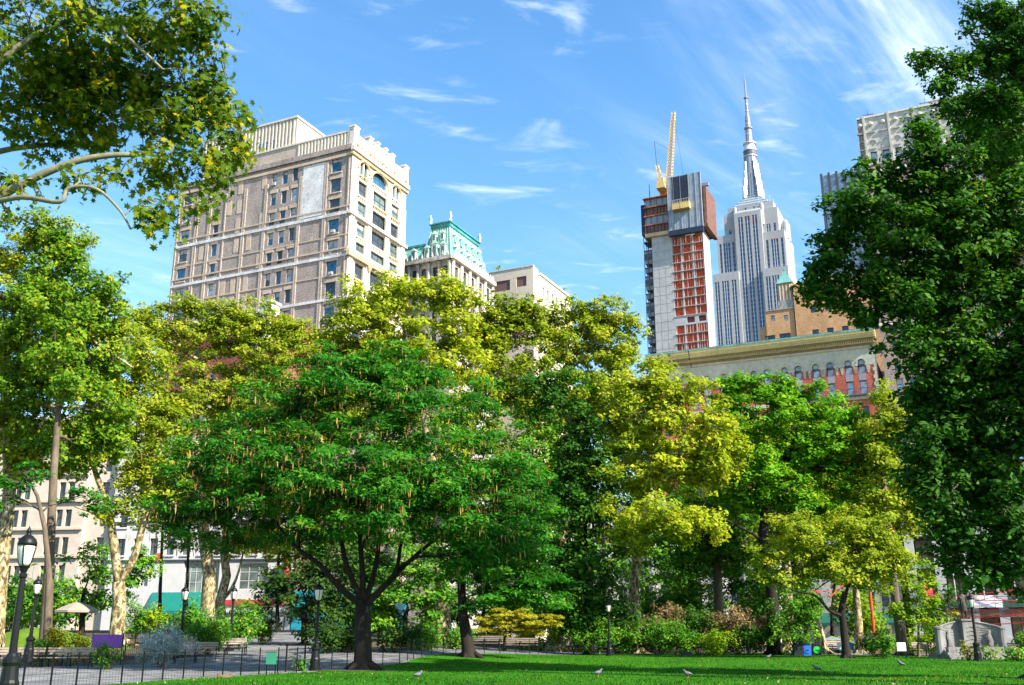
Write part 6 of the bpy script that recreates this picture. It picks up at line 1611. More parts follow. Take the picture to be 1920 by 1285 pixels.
def shrubs():
    S = [
        (300, 1208, 45, 26, 50, 'silver', 'silver blue flowering shrub spilling onto the path by the benches'),
        (360, 1160, 32, 28, 62, 'shrub', 'broad leaved green shrub under the pale plane trunk'),
        (395, 1180, 34, 20, 58, 'shrub', 'arching green shrub above the curved benches'),
        (445, 1165, 38, 30, 66, 'shrub', 'large loose shrub beside the entrance of the side path'),
        (490, 1185, 20, 16, 72, 'lime', 'lime shrub at the corner of the side path'),
        (295, 1150, 16, 16, 74, 'lime', 'yellow green shrub before the teal awning'),
        (255, 1150, 24, 20, 82, 'shrub', 'green shrub right of the V trunk'),
        (20, 1160, 40, 25, 76, 'shrub', 'pale shrub beyond the mound'),
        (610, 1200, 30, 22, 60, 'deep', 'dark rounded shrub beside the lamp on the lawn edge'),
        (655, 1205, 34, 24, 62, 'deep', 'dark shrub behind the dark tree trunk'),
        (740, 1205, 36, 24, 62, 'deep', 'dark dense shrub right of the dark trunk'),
        (790, 1200, 34, 28, 66, 'shrub', 'green shrub between dark trunk and grey plane trunk'),
        (850, 1205, 26, 22, 70, 'shrub', 'fine leaved shrub at the foot of the grey plane trunk'),
        (915, 1200, 26, 14, 86, 'lime', 'sunlit low shrub left of the golden maple'),
        (1000, 1205, 26, 14, 86, 'lime', 'sunlit low shrub right of the golden maple'),
        (1075, 1185, 34, 26, 78, 'lime', 'bright leafy shrub right of the cream blotched trunk'),
        (1115, 1195, 32, 24, 76, 'shrub', 'green shrub behind the slim lamp post'),
        (1160, 1180, 30, 26, 80, 'lime', 'light shrub between the benches and stone front'),
        (1200, 1195, 36, 26, 78, 'shrub', 'spreading shrub left of the brown smoke bush'),
        (1240, 1155, 34, 24, 80, 'russet', 'brown plumed smoke bush left of the twin stemmed trunk'),
        (1265, 1200, 36, 28, 76, 'shrub', 'dense green shrub below the left smoke bush'),
        (1305, 1185, 36, 34, 80, 'dark', 'shadowy shrub between the two smoke bushes'),
        (1375, 1165, 40, 24, 78, 'russet', 'wide brown smoke bush above the right benches'),
        (1345, 1205, 32, 20, 76, 'lime', 'lime shrub below the right smoke bush'),
        (1400, 1200, 34, 20, 77, 'dark', 'dark shrub behind the right pair of benches'),
        (1440, 1165, 20, 22, 79, 'russet', 'narrow brown bush left of the glossy shrub'),
        (1485, 1165, 42, 50, 75, 'shrub', 'tall glossy rounded shrub left of the leaning trunk'),
        (1300, 1120, 50, 36, 88, 'shrub', 'tall sunlit shrub behind the smoke bushes'),
        (1240, 1120, 40, 30, 92, 'shrub', 'tall leafy shrub right of the stone front'),
        (1420, 1130, 36, 36, 90, 'shrub', 'tall shrub behind the narrow brown bush'),
        (1570, 1205, 26, 10, 86, 'lime', 'low sunlit hedge behind the bench and bins'),
        (1640, 1205, 24, 18, 70, 'deep', 'dark climbing shrub at the foot of the red mast'),
        (1655, 1212, 18, 13, 66, 'shrub', 'green shrub right of the red mast foot'),
        (1700, 1200, 24, 10, 80, 'lime', 'low lime hedge behind the white notice'),
        (1750, 1205, 30, 12, 76, 'lime', 'sunlit ground shrub left of the monument'),
        (1762, 1195, 12, 14, 72, 'dark', 'dark shrub against the monument flank'),
        (1918, 1195, 12, 20, 66, 'shrub', 'olive shrub right of the monument'),
        (1860, 1228, 10, 8, 62, 'lime', 'small bright plant before the monument step'),
        (1815, 1226, 10, 10, 61, 'gold', 'small orange flowering plant beside the right lamp'),
        (1905, 1228, 18, 9, 60, 'shrub', 'low plant at the right end of the rail'),
        (115, 1195, 22, 20, 52, 'petal', 'clump of yellow flowers behind the slatted bench'),
        (78, 1205, 14, 12, 51, 'shrub', 'dark leafy clump left of the yellow flowers'),
        (150, 1205, 16, 12, 52, 'petal', 'thin yellow flowered plants right of the clump'),
        (200, 1228, 18, 14, 48, 'shrub', 'green edging plants below the purple banner'),
        (560, 1245, 10, 8, 46, 'shrub', 'small weed clump at the gate foot'),
        (700, 1180, 50, 30, 100, 'shrub', 'far leafy shrub glimpsed behind the dark trunk'),
        (980, 1150, 60, 40, 104, 'shrub', 'far leafy shrub behind the golden maple'),
        (1100, 1150, 50, 40, 104, 'shrub', 'far leafy shrub behind the slim lamp'),
        (1620, 1160, 40, 40, 100, 'lime', 'far sunlit shrub behind the thin cream trunk'),
        (90, 1140, 50, 40, 96, 'shrub', 'far shrub behind the ginkgo trunk'),
        (820, 1170, 40, 40, 100, 'lime', 'far sunlit shrub left of the grey plane trunk'),
    ]
    for i, (px, py, rx, ry, Y, lm, lab) in enumerate(S):
        fl = lm in ('silver', 'petal')
        bush('flowering_shrub' if fl else 'shrub', lab, px, py, rx, ry, Y, G[lm], 100 + i, .12 if Y < 60 else (.17 if Y < 85 else .24) if Y < 94 else .36, 1.9 if lm != 'petal' else 1.2, .3 if Y < 60 else .42 if Y < 94 else .7, NARROW if lm in ('silver',) else DIAMOND, .9, .3 if lm in ('silver', 'russet') else .7)
    # roof gardens
    for px, py, Y, r, lab in ((1030, 527, 197, 5, 'rooftop plant on the beige block parapet corner'), (1058, 543, 205, 4, 'second rooftop plant further along the beige block parapet'), (935, 505, 190, 6, 'low rooftop hedge on the beige block')):
        k = mpp(py, Y); c = at(px, py, Y); rng = np.random.default_rng(int(px))
        t = thing('roof_plant', lab, 'plant', (c.x, c.y, c.z - r * k), 0, 'plants on the roof garden')
        lb = [(0, 0, r * k, r * k * 1.1, r * k, r * k * .8)]
        _, PL, NL, VL = foliage(lb, rng, .4, 1.6, .6)
        link('foliage', leaves_mesh('foliage', PL, NL, .4, DIAMOND, G['lime'], rng, VL), t)
        MB().tube([(0, 0, -.5), (0, 0, r * k)], .08, 5).build('stem', G['bark'], t)


shrubs()


def grass():
    rng = np.random.default_rng(77)
    n = 150000
    y = 26 + (84 - 26) * rng.random(n) ** 1.35; x = rng.uniform(-.62, .62, n) * y + 1
    p = np.stack([x, y], 1) - LC; th = np.arctan2(p[:, 1], p[:, 0]); rr = np.hypot(p[:, 0], p[:, 1])
    ok = rr < r_lawn(th) - .02; x, y = x[ok], y[ok]; n = len(x)
    z = hgt(x, y) + .02; P = np.stack([x, y, z], 1)
    h = rng.uniform(.035, .085, n) * (1 + .4 * np.sin(x * .9) * np.sin(y * .7)); a = rng.uniform(0, 6.28, n); w = rng.uniform(.012, .03, n)
    dx = np.stack([np.cos(a), np.sin(a), 0 * a], 1) * w[:, None]; tip = np.stack([rng.normal(0, .025, n), rng.normal(0, .025, n), h], 1)
    V = np.stack([P - dx, P + dx, P + tip], 1).reshape(-1, 3)
    v = np.clip(rng.beta(2, 2.5, n) + .17 * np.sin(x * .5 + 1) * np.cos(y * .33) + .14 * np.sin(x * 1.7 + y * .9) * np.sin(y * 1.3 - x * .4) + .10 * np.sin(x * .17 - y * .21), 0, 1)
    dt = np.hypot(x + 6.6, (y - 46.5)); keep_ = rng.random(n) < np.clip((dt - .7) / 2.0, .06, 1)
    V = V.reshape(n, 3, 3)[keep_].reshape(-1, 3); v = v[keep_]; n = len(v)
    tag(link('grass', np_mesh('grass', V, np.arange(n * 3), np.arange(n) * 3, G['grass'], v)), 'short bright green lawn grass', 'grass', kind='stuff')
    n = 420; y = rng.uniform(30, 76, n); x = rng.uniform(-.5, .5, n) * y
    p = np.stack([x, y], 1) - LC; ok = np.hypot(p[:, 0], p[:, 1]) < r_lawn(np.arctan2(p[:, 1], p[:, 0])) - .3; x, y = x[ok], y[ok]; n = len(x)
    P = np.stack([x, y, hgt(x, y) + .07], 1); N_ = rng.normal(size=(n, 3)) * .4 + [0, 0, 1]
    tag(link('fallen_leaves', leaves_mesh('fallen_leaves', P, N_, .10, DIAMOND, G['leaflitter'], rng, rng.random(n))), 'scattered pale fallen leaves on the lawn', 'leaves', kind='stuff')


grass()

# ---------------------------------------------------------------- park furniture
def lamp_proto():
    t = thing('street_lamp', '', 'lamp')
    MB().lathe([(.27, -.05), (.27, .1), (.22, .14), (.22, .5), (.19, .56), (.17, .85), (.2, .93), (.2, 1.0), (.14, 1.06), (.10, 1.12)], 12).build('base', G['iron'], t)
    MB().lathe([(.085, 1.05), (.075, 2.2), (.065, 2.75), (.09, 2.78), (.09, 2.84), (.06, 2.87), (.1, 2.98), (.125, 3.02)], 10).build('pole', G['iron'], t)
    la = MB().lathe([(.09, 3.02), (.13, 3.1), (.185, 3.4), (.19, 3.5)], 14).build('lantern', G['lampglass'], t, smooth=True)
    MB().lathe([(.21, 3.48), (.215, 3.53), (.185, 3.62), (.10, 3.7), (.05, 3.73), (.05, 3.77), (.07, 3.8), (.03, 3.86), (.005, 3.92)], 14).build('cap', G['iron'], la, smooth=True)
    q = MB()
    for i in range(4):
        a = math.pi * i / 2 + .4; c, s = math.cos(a), math.sin(a)
        q = MB(); q.tube([(.10 * c, .10 * s, 3.02), (.14 * c, .14 * s, 3.1), (.195 * c, .195 * s, 3.4), (.2 * c, .2 * s, 3.5)], .014, 4); q.build('lantern_rib', G['iron'], la)
    return t


def lamps():
    pr = lamp_proto(); first = True
    for px, y0, Y, lab in ((12, 1310, 23.2, 'tall black lamp post nearest the camera beside the path fence'), (53, 1230, 49, 'black lamp post before the ginkgo trunk'), (590, 1258, 46.3, 'black lamp post by the gate in the lawn fence'),
                           (339, 1200, 57, 'black lamp post before the teal awning'), (432, 1195, 63, 'black lamp post among shrubs left of the side path'), (153, 1190, 82, 'far black lamp post above the beige parasol'),
                           (1143, 1230, 74, 'black lamp post under the dark shaded tree'), (1834, 1236, 60.5, 'black lamp post before the stone monument')):
        o = pr if first else copy_tree(pr); first = False
        x, y, z = gp(px, y0, Y); o.location = (x, y, z + (.35 if px in (53,) else 0)); o.rotation_euler.z = px * .37
        tag(o, lab, 'lamp', 'park lamp posts')


def bench_proto(L=2.2):
    t = thing('park_bench', '', 'bench')
    for i, (y, z) in enumerate(((.02, .86), (.05, .74), (.085, .62))):
        q = MB(); q.box(-L / 2, L / 2, y - .02, y + .02, z - .045, z + .045); q.build('slat', G['wood'], t)
    for i in range(5):
        q = MB(); y = .13 + i * .085; q.box(-L / 2, L / 2, y, y + .065, .42, .455); q.build('slat', G['wood'], t)
    for x in (-L / 2 + .08, 0, L / 2 - .08):
        q = MB(); q.bar((x, .0, .0), (x, .1, .42), .05); q.bar((x, .1, .42), (x, .0, .9), .045); q.bar((x, .56, 0), (x, .5, .42), .05); q.bar((x, .08, .40), (x, .56, .40), .045)
        q.bar((x, .05, .64), (x, .52, .64), .04); q.bar((x, .52, .64), (x, .54, .40), .04); q.build('leg', G['iron'], t)
    return t


def benches():
    pr = bench_proto(); first = True
    for x, y, rz, lab in (
        (*gp(38, 1240, 49.8)[:2], 186, 'slatted park bench partly behind the nearest lamp post'), (*gp(133, 1240, 50.0)[:2], 184, 'slatted park bench before the yellow flowers'),
        (*gp(368, 1222, 55.0)[:2], 195, 'slatted park bench beside the silver blue shrub'), (*gp(424, 1216, 58.5)[:2], 205, 'slatted park bench at the corner of the side path'), (*gp(330, 1226, 53)[:2], 188, 'slatted park bench half hidden behind the silver blue shrub'),
        (*gp(912, 1229, 72)[:2], 160, 'slatted park bench left of the golden maple stem'), (*gp(978, 1229, 76)[:2], 165, 'slatted park bench right of the golden maple stem'),
        (*gp(1147, 1230, 84)[:2], 172, 'slatted park bench behind the slim lamp under the dark tree'), (*gp(1210, 1230, 86.5)[:2], 175, 'slatted park bench below the left smoke bush'),
        (*gp(1371, 1230, 87)[:2], 184, 'slatted park bench below the wide smoke bush'), (*gp(1428, 1230, 85.5)[:2], 188, 'slatted park bench beside the tall glossy shrub'),
        (*gp(1555, 1228, 82)[:2], 195, 'slatted park bench right of the recycling bins'), (*gp(1736, 1226, 73)[:2], 200, 'slatted park bench behind the rail left of the monument')):
        o = pr if first else copy_tree(pr); first = False
        o.location = (x, y, H(x, y) + .012); o.rotation_euler.z = R(rz + 0); tag(o, lab, 'bench', 'benches along the path')
        if y > 68: o.scale = (1.12, 1.05, 1.05)


def fence(name, label, pts, h, step, rail=False, mesh=True, group='low wire fences round the lawn'):
    P = np.array(pts, float); seg = np.hypot(*np.diff(P, axis=0).T); cum = np.concatenate([[0], np.cumsum(seg)]); n = max(1, round(cum[-1] / step))
    s = np.linspace(0, cum[-1], n + 1); X = np.interp(s, cum, P[:, 0]); Y = np.interp(s, cum, P[:, 1])
    t = thing(name, label, 'fence', (X[0], Y[0], H(X[0], Y[0])), 0, group); o = np.array([X[0], Y[0], H(X[0], Y[0])])
    pp = [np.array([x, y, H(x, y)]) - o for x, y in zip(X, Y)]
    for p in pp:
        q = MB(); q.box(-.022, .022, -.022, .022, -.1, h); q.lathe([(.035, h), (.03, h + .03), (.005, h + .05)], 6); q.build('post', G['iron'], t, tuple(p))
    w = MB()
    for a, b_ in zip(pp[:-1], pp[1:]):
        L = np.linalg.norm(b_ - a)
        for z in ([h - .05] + ([.1] if rail else [])):
            if rail:
                q = MB(); q.bar(tuple(a + [0, 0, z]), tuple(b_ + [0, 0, z]), .04); q.build('rail', G['iron'], t)
        if mesh:
            for i in range(1, int(L / .16)):
                c = a + (b_ - a) * i / int(L / .16); w.tube([c + [0, 0, .05], c + [0, 0, h - .06]], .0035, 3, False)
            for i in range(6): w.tube([a + [0, 0, .08 + i * (h - .16) / 5], b_ + [0, 0, .08 + i * (h - .16) / 5]], .004, 3, False)
    if mesh: w.build('wire_mesh', G['iron'], t)['kind'] = 'stuff'
    return t


def boundary(p0, p1, off=.12, n=40):
    a0 = math.atan2(p0[1] - LC[1], p0[0] - LC[0]) % (2 * math.pi); a1 = math.atan2(p1[1] - LC[1], p1[0] - LC[0]) % (2 * math.pi)
    th = np.linspace(a0, a1, n); r = r_lawn(th) + off
    return list(zip(LC[0] + r * np.cos(th), LC[1] + r * np.sin(th)))


def fences():
    fence('lawn_fence', 'low black wire fence along the paved plaza in front of the benches', boundary((-15.6, 20), (-8.7, 43.2)), 1.0, 1.12)
    fence('lawn_fence', 'low black wire fence running behind the seed hung tree', boundary((-7.6, 46.5), (0.6, 67.5)), .95, 1.7)
    fence('lawn_fence', 'low black wire fence before the golden maple and benches', boundary((1.3, 69.3), (9.8, 79.8)), .95, 1.15)
    fence('lawn_fence', 'black railed fence on the lawn edge before the monument', boundary((25.6, 76), (37, 60)), 1.0, 1.7, rail=True, mesh=False)
    # gate
    x, y, z = gp(553, 1258, 45.4)
    t = thing('garden_gate', 'black framed gate in the lawn fence beside the lamp post', 'gate', (x, y, z), R(62))
    q = MB(); q.bar((-.62, 0, 0), (-.62, 0, 1.12), .05); q.bar((-.62, 0, 1.12), (.62, 0, 1.12), .05); q.bar((.62, 0, 0), (.62, 0, 1.12), .05); q.bar((-.62, 0, .12), (.62, 0, .12), .04); q.build('frame', G['iron'], t)
    q = MB()
    for i in range(12): q.tube([(-.55 + i * .1, 0, .12), (-.55 + i * .1, 0, 1.1)], .005, 3, False)
    q.build('wire_mesh', G['iron'], t)['kind'] = 'stuff'
    # picket fences behind the benches
    for a, b_, h, lab in (((-30, 51.6), (-21.0, 52.4), .85, 'black iron picket fence before the grass mound'), ((-20.9, 52.6), (-16.5, 63.0), .9, 'black iron picket fence curving behind the side benches'), ((-25, 66.5), (-20.5, 69), 1.0, 'black iron picket fence round the V shaped trunk')):
        P = along(a, b_, 6); t = thing('picket_fence', lab, 'fence', (a[0], a[1], H(*a)), 0, 'iron picket fences'); o = np.array([a[0], a[1], H(*a)])
        for i, p in enumerate(P):
            c = np.array([p[0], p[1], H(*p)]) - o; q = MB(); q.box(-.03, .03, -.03, .03, 0, h + .12); q.build('post', G['iron'], t, tuple(c))
            if i:
                d = np.array([P[i - 1][0], P[i - 1][1], H(*P[i - 1])]) - o
                for z in (.12, h - .08):
                    q = MB(); q.bar(tuple(d + [0, 0, z]), tuple(c + [0, 0, z]), .03); q.build('rail', G['iron'], t)
                w = MB(); L = np.linalg.norm(c - d); n = int(L / .13)
                for k in range(1, n): e = d + (c - d) * k / n; w.tube([e, e + [0, 0, h]], .011, 4, False)
                w.build('pickets', G['iron'], t)['kind'] = 'stuff'


def small_things():
    # banner and signs
    a, b_ = at(174, 1190, 51.2), at(231, 1188, 51.6)
    t = thing('banner', 'plain purple banner hung on the picket fence', 'banner', (a.x, a.y, 0))
    q = MB(); z1, z0 = a.z, at(174, 1216, 51.2).z; n = 8
    for i in range(n):
        p, r = [Vector((0, 0, 0)).lerp(b_ - a, k / n) for k in (i, i + 1)]; w0, w1 = .03 * math.sin(i * 1.3), .03 * math.sin((i + 1) * 1.3)
        q.quad((p.x, p.y + w0, z0), (r.x, r.y + w1, z0), (r.x, r.y + w1 * .3, z1), (p.x, p.y + w0 * .3, z1))
    q.build('cloth', G['purple'], t)
    q = MB()
    for e in (Vector((0, 0, 0)), b_ - a): q.tube([(e.x, e.y + .05, H(a.x, a.y)), (e.x, e.y + .05, z1 + .05)], .03, 6); q.build('pole', G['iron'], t); q = MB()

    def sign(name, lab, px, py0, py1, w, Y, m, post=True):
        c = at(px, py1, Y); top = at(px, py0, Y).z; g = H(c.x, c.y)
        t = thing(name, lab, 'sign', (c.x, c.y, g)); q = MB(); q.box(-w / 2, w / 2, -.015, .015, c.z - g, top - g); q.build('board', G[m], t)
        q = MB(); q.box(-w / 2 - .02, w / 2 + .02, -.012, .012, c.z - g - .02, c.z - g - .002); q.box(-w / 2 - .02, w / 2 + .02, -.012, .012, top - g + .002, top - g + .02); q.build('frame', G['iron'], t)
        for s in (-1, 1): q = MB(); q.box(s * w / 2 - .02 + (-.03 * s), s * w / 2 + .02 - .03 * s, .02, .05, -.05, top - g); q.build('post', G['iron'], t)
    sign('fence_sign', 'small green notice fixed to the wire fence', 508, 1224, 1246, .40, 40.8, 'signgreen')
    sign('notice_board', 'white notice board on the lawn edge right of the red mast', 1691, 1205, 1221, .58, 68, 'white')
    sign('notice_board', 'small white and blue notice behind the small olive tree trunk', 1574, 1206, 1218, .28, 74, 'white')
    sign('notice_board', 'small blue notice right of the small olive tree trunk', 1597, 1206, 1217, .32, 74, 'binblue')
    # recycling bins
    for px, m, d, lab in ((1497, 'binblack', None, 'square black litter bin left of the blue bin'), (1513, 'binblue', 'binblue', 'blue recycling bin with round front'), (1531, 'binblack', 'bingreen', 'recycling bin with bright green round front')):
        x, y, z = gp(px, 1228, 74.5); t = thing('recycling_bin', lab, 'bin', (x, y, z), R(-6), 'bins on the path by the leaning trunk')
        w = .34 if d is None else .27
        q = MB(); q.frus(-w, w, -.3, .3, .04, -w, w, -.28, .28, .78); q.build('body', G[m], t)
        q = MB(); q.frus(-w - .02, w + .02, -.32, .32, .785, -w * .8, w * .8, -.2, .2, .88); q.build('lid', G['binblack'], t)
        if d:
            q = MB(); n = 20
            for i in range(n):
                a0, a1 = 2 * math.pi * i / n, 2 * math.pi * (i + 1) / n; r = .25
                q.tri((0, -.345, .42), (r * math.cos(a0), -.33, .42 + r * math.sin(a0)), (r * math.cos(a1), -.33, .42 + r * math.sin(a1)))
                q.quad((r * math.cos(a0), -.33, .42 + r * math.sin(a0)), (r * math.cos(a1), -.33, .42 + r * math.sin(a1)), (r * math.cos(a1), -.28, .42 + r * math.sin(a1)), (r * math.cos(a0), -.28, .42 + r * math.sin(a0)))
            dk = q.build('round_front', G[d], t)
            q = MB(); q.box(-.07, .07, -.37, -.349, .40, .43); q.build('opening', G['binblack'], dk)
    x, y, z = gp(1562, 1222, 84)
    t = thing('service_cart', 'dark covered cart under a small pale canopy behind the bench', 'cart', (x, y, z))
    q = MB(); q.frus(-.9, .9, -.4, .4, .25, -.8, .8, -.35, .35, .95); q.build('body', G['binblack'], t)
    q = MB(); q.frus(-1.1, 1.1, -.5, .5, 1.0, -.2, .2, -.1, .1, 1.25); q.build('canopy', G['canvas_grey'], t)
    for s in (-.6, .6):
        q = MB(); q.tube([(s, -.42, .2), (s, .42, .2)], .2, 12); q.build('wheel', G['binblack'], t)
    # parasols
    for px, py, Y, r, m, lab in ((147, 1128, 72, 1.55, 'canvas', 'open beige parasol above the grass mound'), (362, 1139, 71, 1.25, 'canvas_grey', 'open grey parasol left of the pale plane trunk')):
        c = at(px, py, Y); g = H(c.x, c.y); h = c.z - g
        t = thing('parasol', lab, 'parasol', (c.x, c.y, g)); n = 8; q = MB()
        prof = [(0, h), (r * .35, h - .17), (r * .7, h - .38), (r, h - .62)]
        for i in range(n):
            a0, a1 = 2 * math.pi * i / n, 2 * math.pi * (i + 1) / n
            for (r0, z0), (r1, z1) in zip(prof[:-1], prof[1:]):
                q.quad((r0 * math.cos(a0), r0 * math.sin(a0), z0), (r0 * math.cos(a1), r0 * math.sin(a1), z0), (r1 * math.cos(a1), r1 * math.sin(a1), z1), (r1 * math.cos(a0), r1 * math.sin(a0), z1))
            q.quad((r * math.cos(a0), r * math.sin(a0), h - .62), (r * math.cos(a1), r * math.sin(a1), h - .62), (r * math.cos(a1), r * math.sin(a1), h - .76), (r * math.cos(a0), r * math.sin(a0), h - .76))
        cn = q.build('canopy', G[m], t)
        for i in range(n):
            a = 2 * math.pi * i / n; q = MB(); q.tube([(0, 0, h - .45), (r * .6 * math.cos(a), r * .6 * math.sin(a), h - .42)], .012, 4); q.build('rib', G['iron'], cn)
        MB().lathe([(.035, 0), (.035, h - .02), (.06, h), (.01, h + .1)], 8).build('pole', G['iron'], t)
        MB().lathe([(.3, 0), (.3, .08), (.05, .14)], 12).build('base', G['iron'], t)
    # worn earth round the foot of the spreading tree
    x, y, z = gp(680, 1258, 46.5); q = MB(); n = 28; rr = random.Random(3)
    rad = [1.35 + .5 * math.sin(2 * i * .8) * rr.random() + .35 * rr.random() for i in range(n)]
    for i in range(n):
        a0, a1 = 2 * math.pi * i / n, 2 * math.pi * (i + 1) / n
        q.tri((x, y, z + .06), (x + rad[i] * 1.25 * math.cos(a0), y + rad[i] * math.sin(a0), z + .036), (x + rad[(i + 1) % n] * 1.25 * math.cos(a1), y + rad[(i + 1) % n] * math.sin(a1), z + .036))
    tag(q.build('bare_earth', G['soil']), kind='structure')
    # lawn oddments
    x, y, z = gp(420, 1270, 38.6)
    t = thing('timber_board', 'short brown timber block lying on the lawn edge', 'board', (x, y, z + .03), .15)
    q = MB(); q.box(-.3, .3, -.09, .09, 0, .09); q.build('plank', G['timber'], t); q = MB(); q.box(-.25, -.2, -.1, .1, .092, .1); q.box(.2, .25, -.1, .1, .092, .1); q.build('strap', G['iron'], t)
    x, y, z = gp(1287, 1232, 74)
    t = thing('drain_box', 'low dark utility box sunk in the lawn', 'box', (x, y, z + .02)); q = MB(); q.frus(-.36, .36, -.25, .25, 0, -.33, .33, -.22, .22, .17); q.build('body', G['binblack'], t); q = MB(); q.box(-.35, .35, -.24, .24, .172, .2); q.build('lid', G['iron'], t)
    # pigeons
    for i, (px, py, a, lab) in enumerate(((1121, 1267, 20, 'grey pigeon on the lawn below the slim lamp'), (1290, 1269, 200, 'blue grey pigeon on the lawn centre foreground'), (1532, 1258, 150, 'grey pigeon on the lawn below the bins'), (1691, 1250, 165, 'upright pigeon on the lawn below the white notice'),
                                          (1441, 1237, 10, 'small far pigeon on the lawn below the right benches'), (783, 1271, 30, 'dark pigeon on the shaded lawn right of the spreading tree'))):
        k = (py - 1192) / 1944; Y = EYE / k; c = at(px, py, Y)
        t = thing('pigeon', lab, 'pigeon', (c.x, c.y, H(c.x, c.y) + .05), R(a), 'pigeons on the lawn'); s = 1.05
        up_ = .35 if i == 3 else .0
        q = MB(); q.tube([(-.2 * s, 0, .10), (-.12 * s, 0, .12), (-.05, 0, .13), (.04, 0, .14 + up_ * .1), (.10 * s, 0, .18 + up_ * .15), (.125 * s, 0, .23 + up_ * .2), (.15 * s, 0, .25 + up_ * .2), (.175 * s, 0, .245 + up_ * .2), (.20 * s, 0, .235 + up_ * .2)], [.012, .035, .065, .075, .058, .033, .034, .022, .004], 10); bd = q.build('body', G['pigeon'], t, smooth=True)
        for sd in (-1, 1):
            q = MB(); q.tube([(-.17, sd * .03, .125), (-.06, sd * .062, .145), (.05, sd * .06, .155)], [.008, .03, .02], 6); q.build('wing', G['pigeonlight'], t, smooth=True)
            q = MB(); q.tube([(.0, sd * .025, .08), (.01, sd * .03, 0)], .007, 5); q.tube([(.0, sd * .03, .003), (.045, sd * .03, .003)], .006, 4); q.build('leg', G['redpaint'], t)


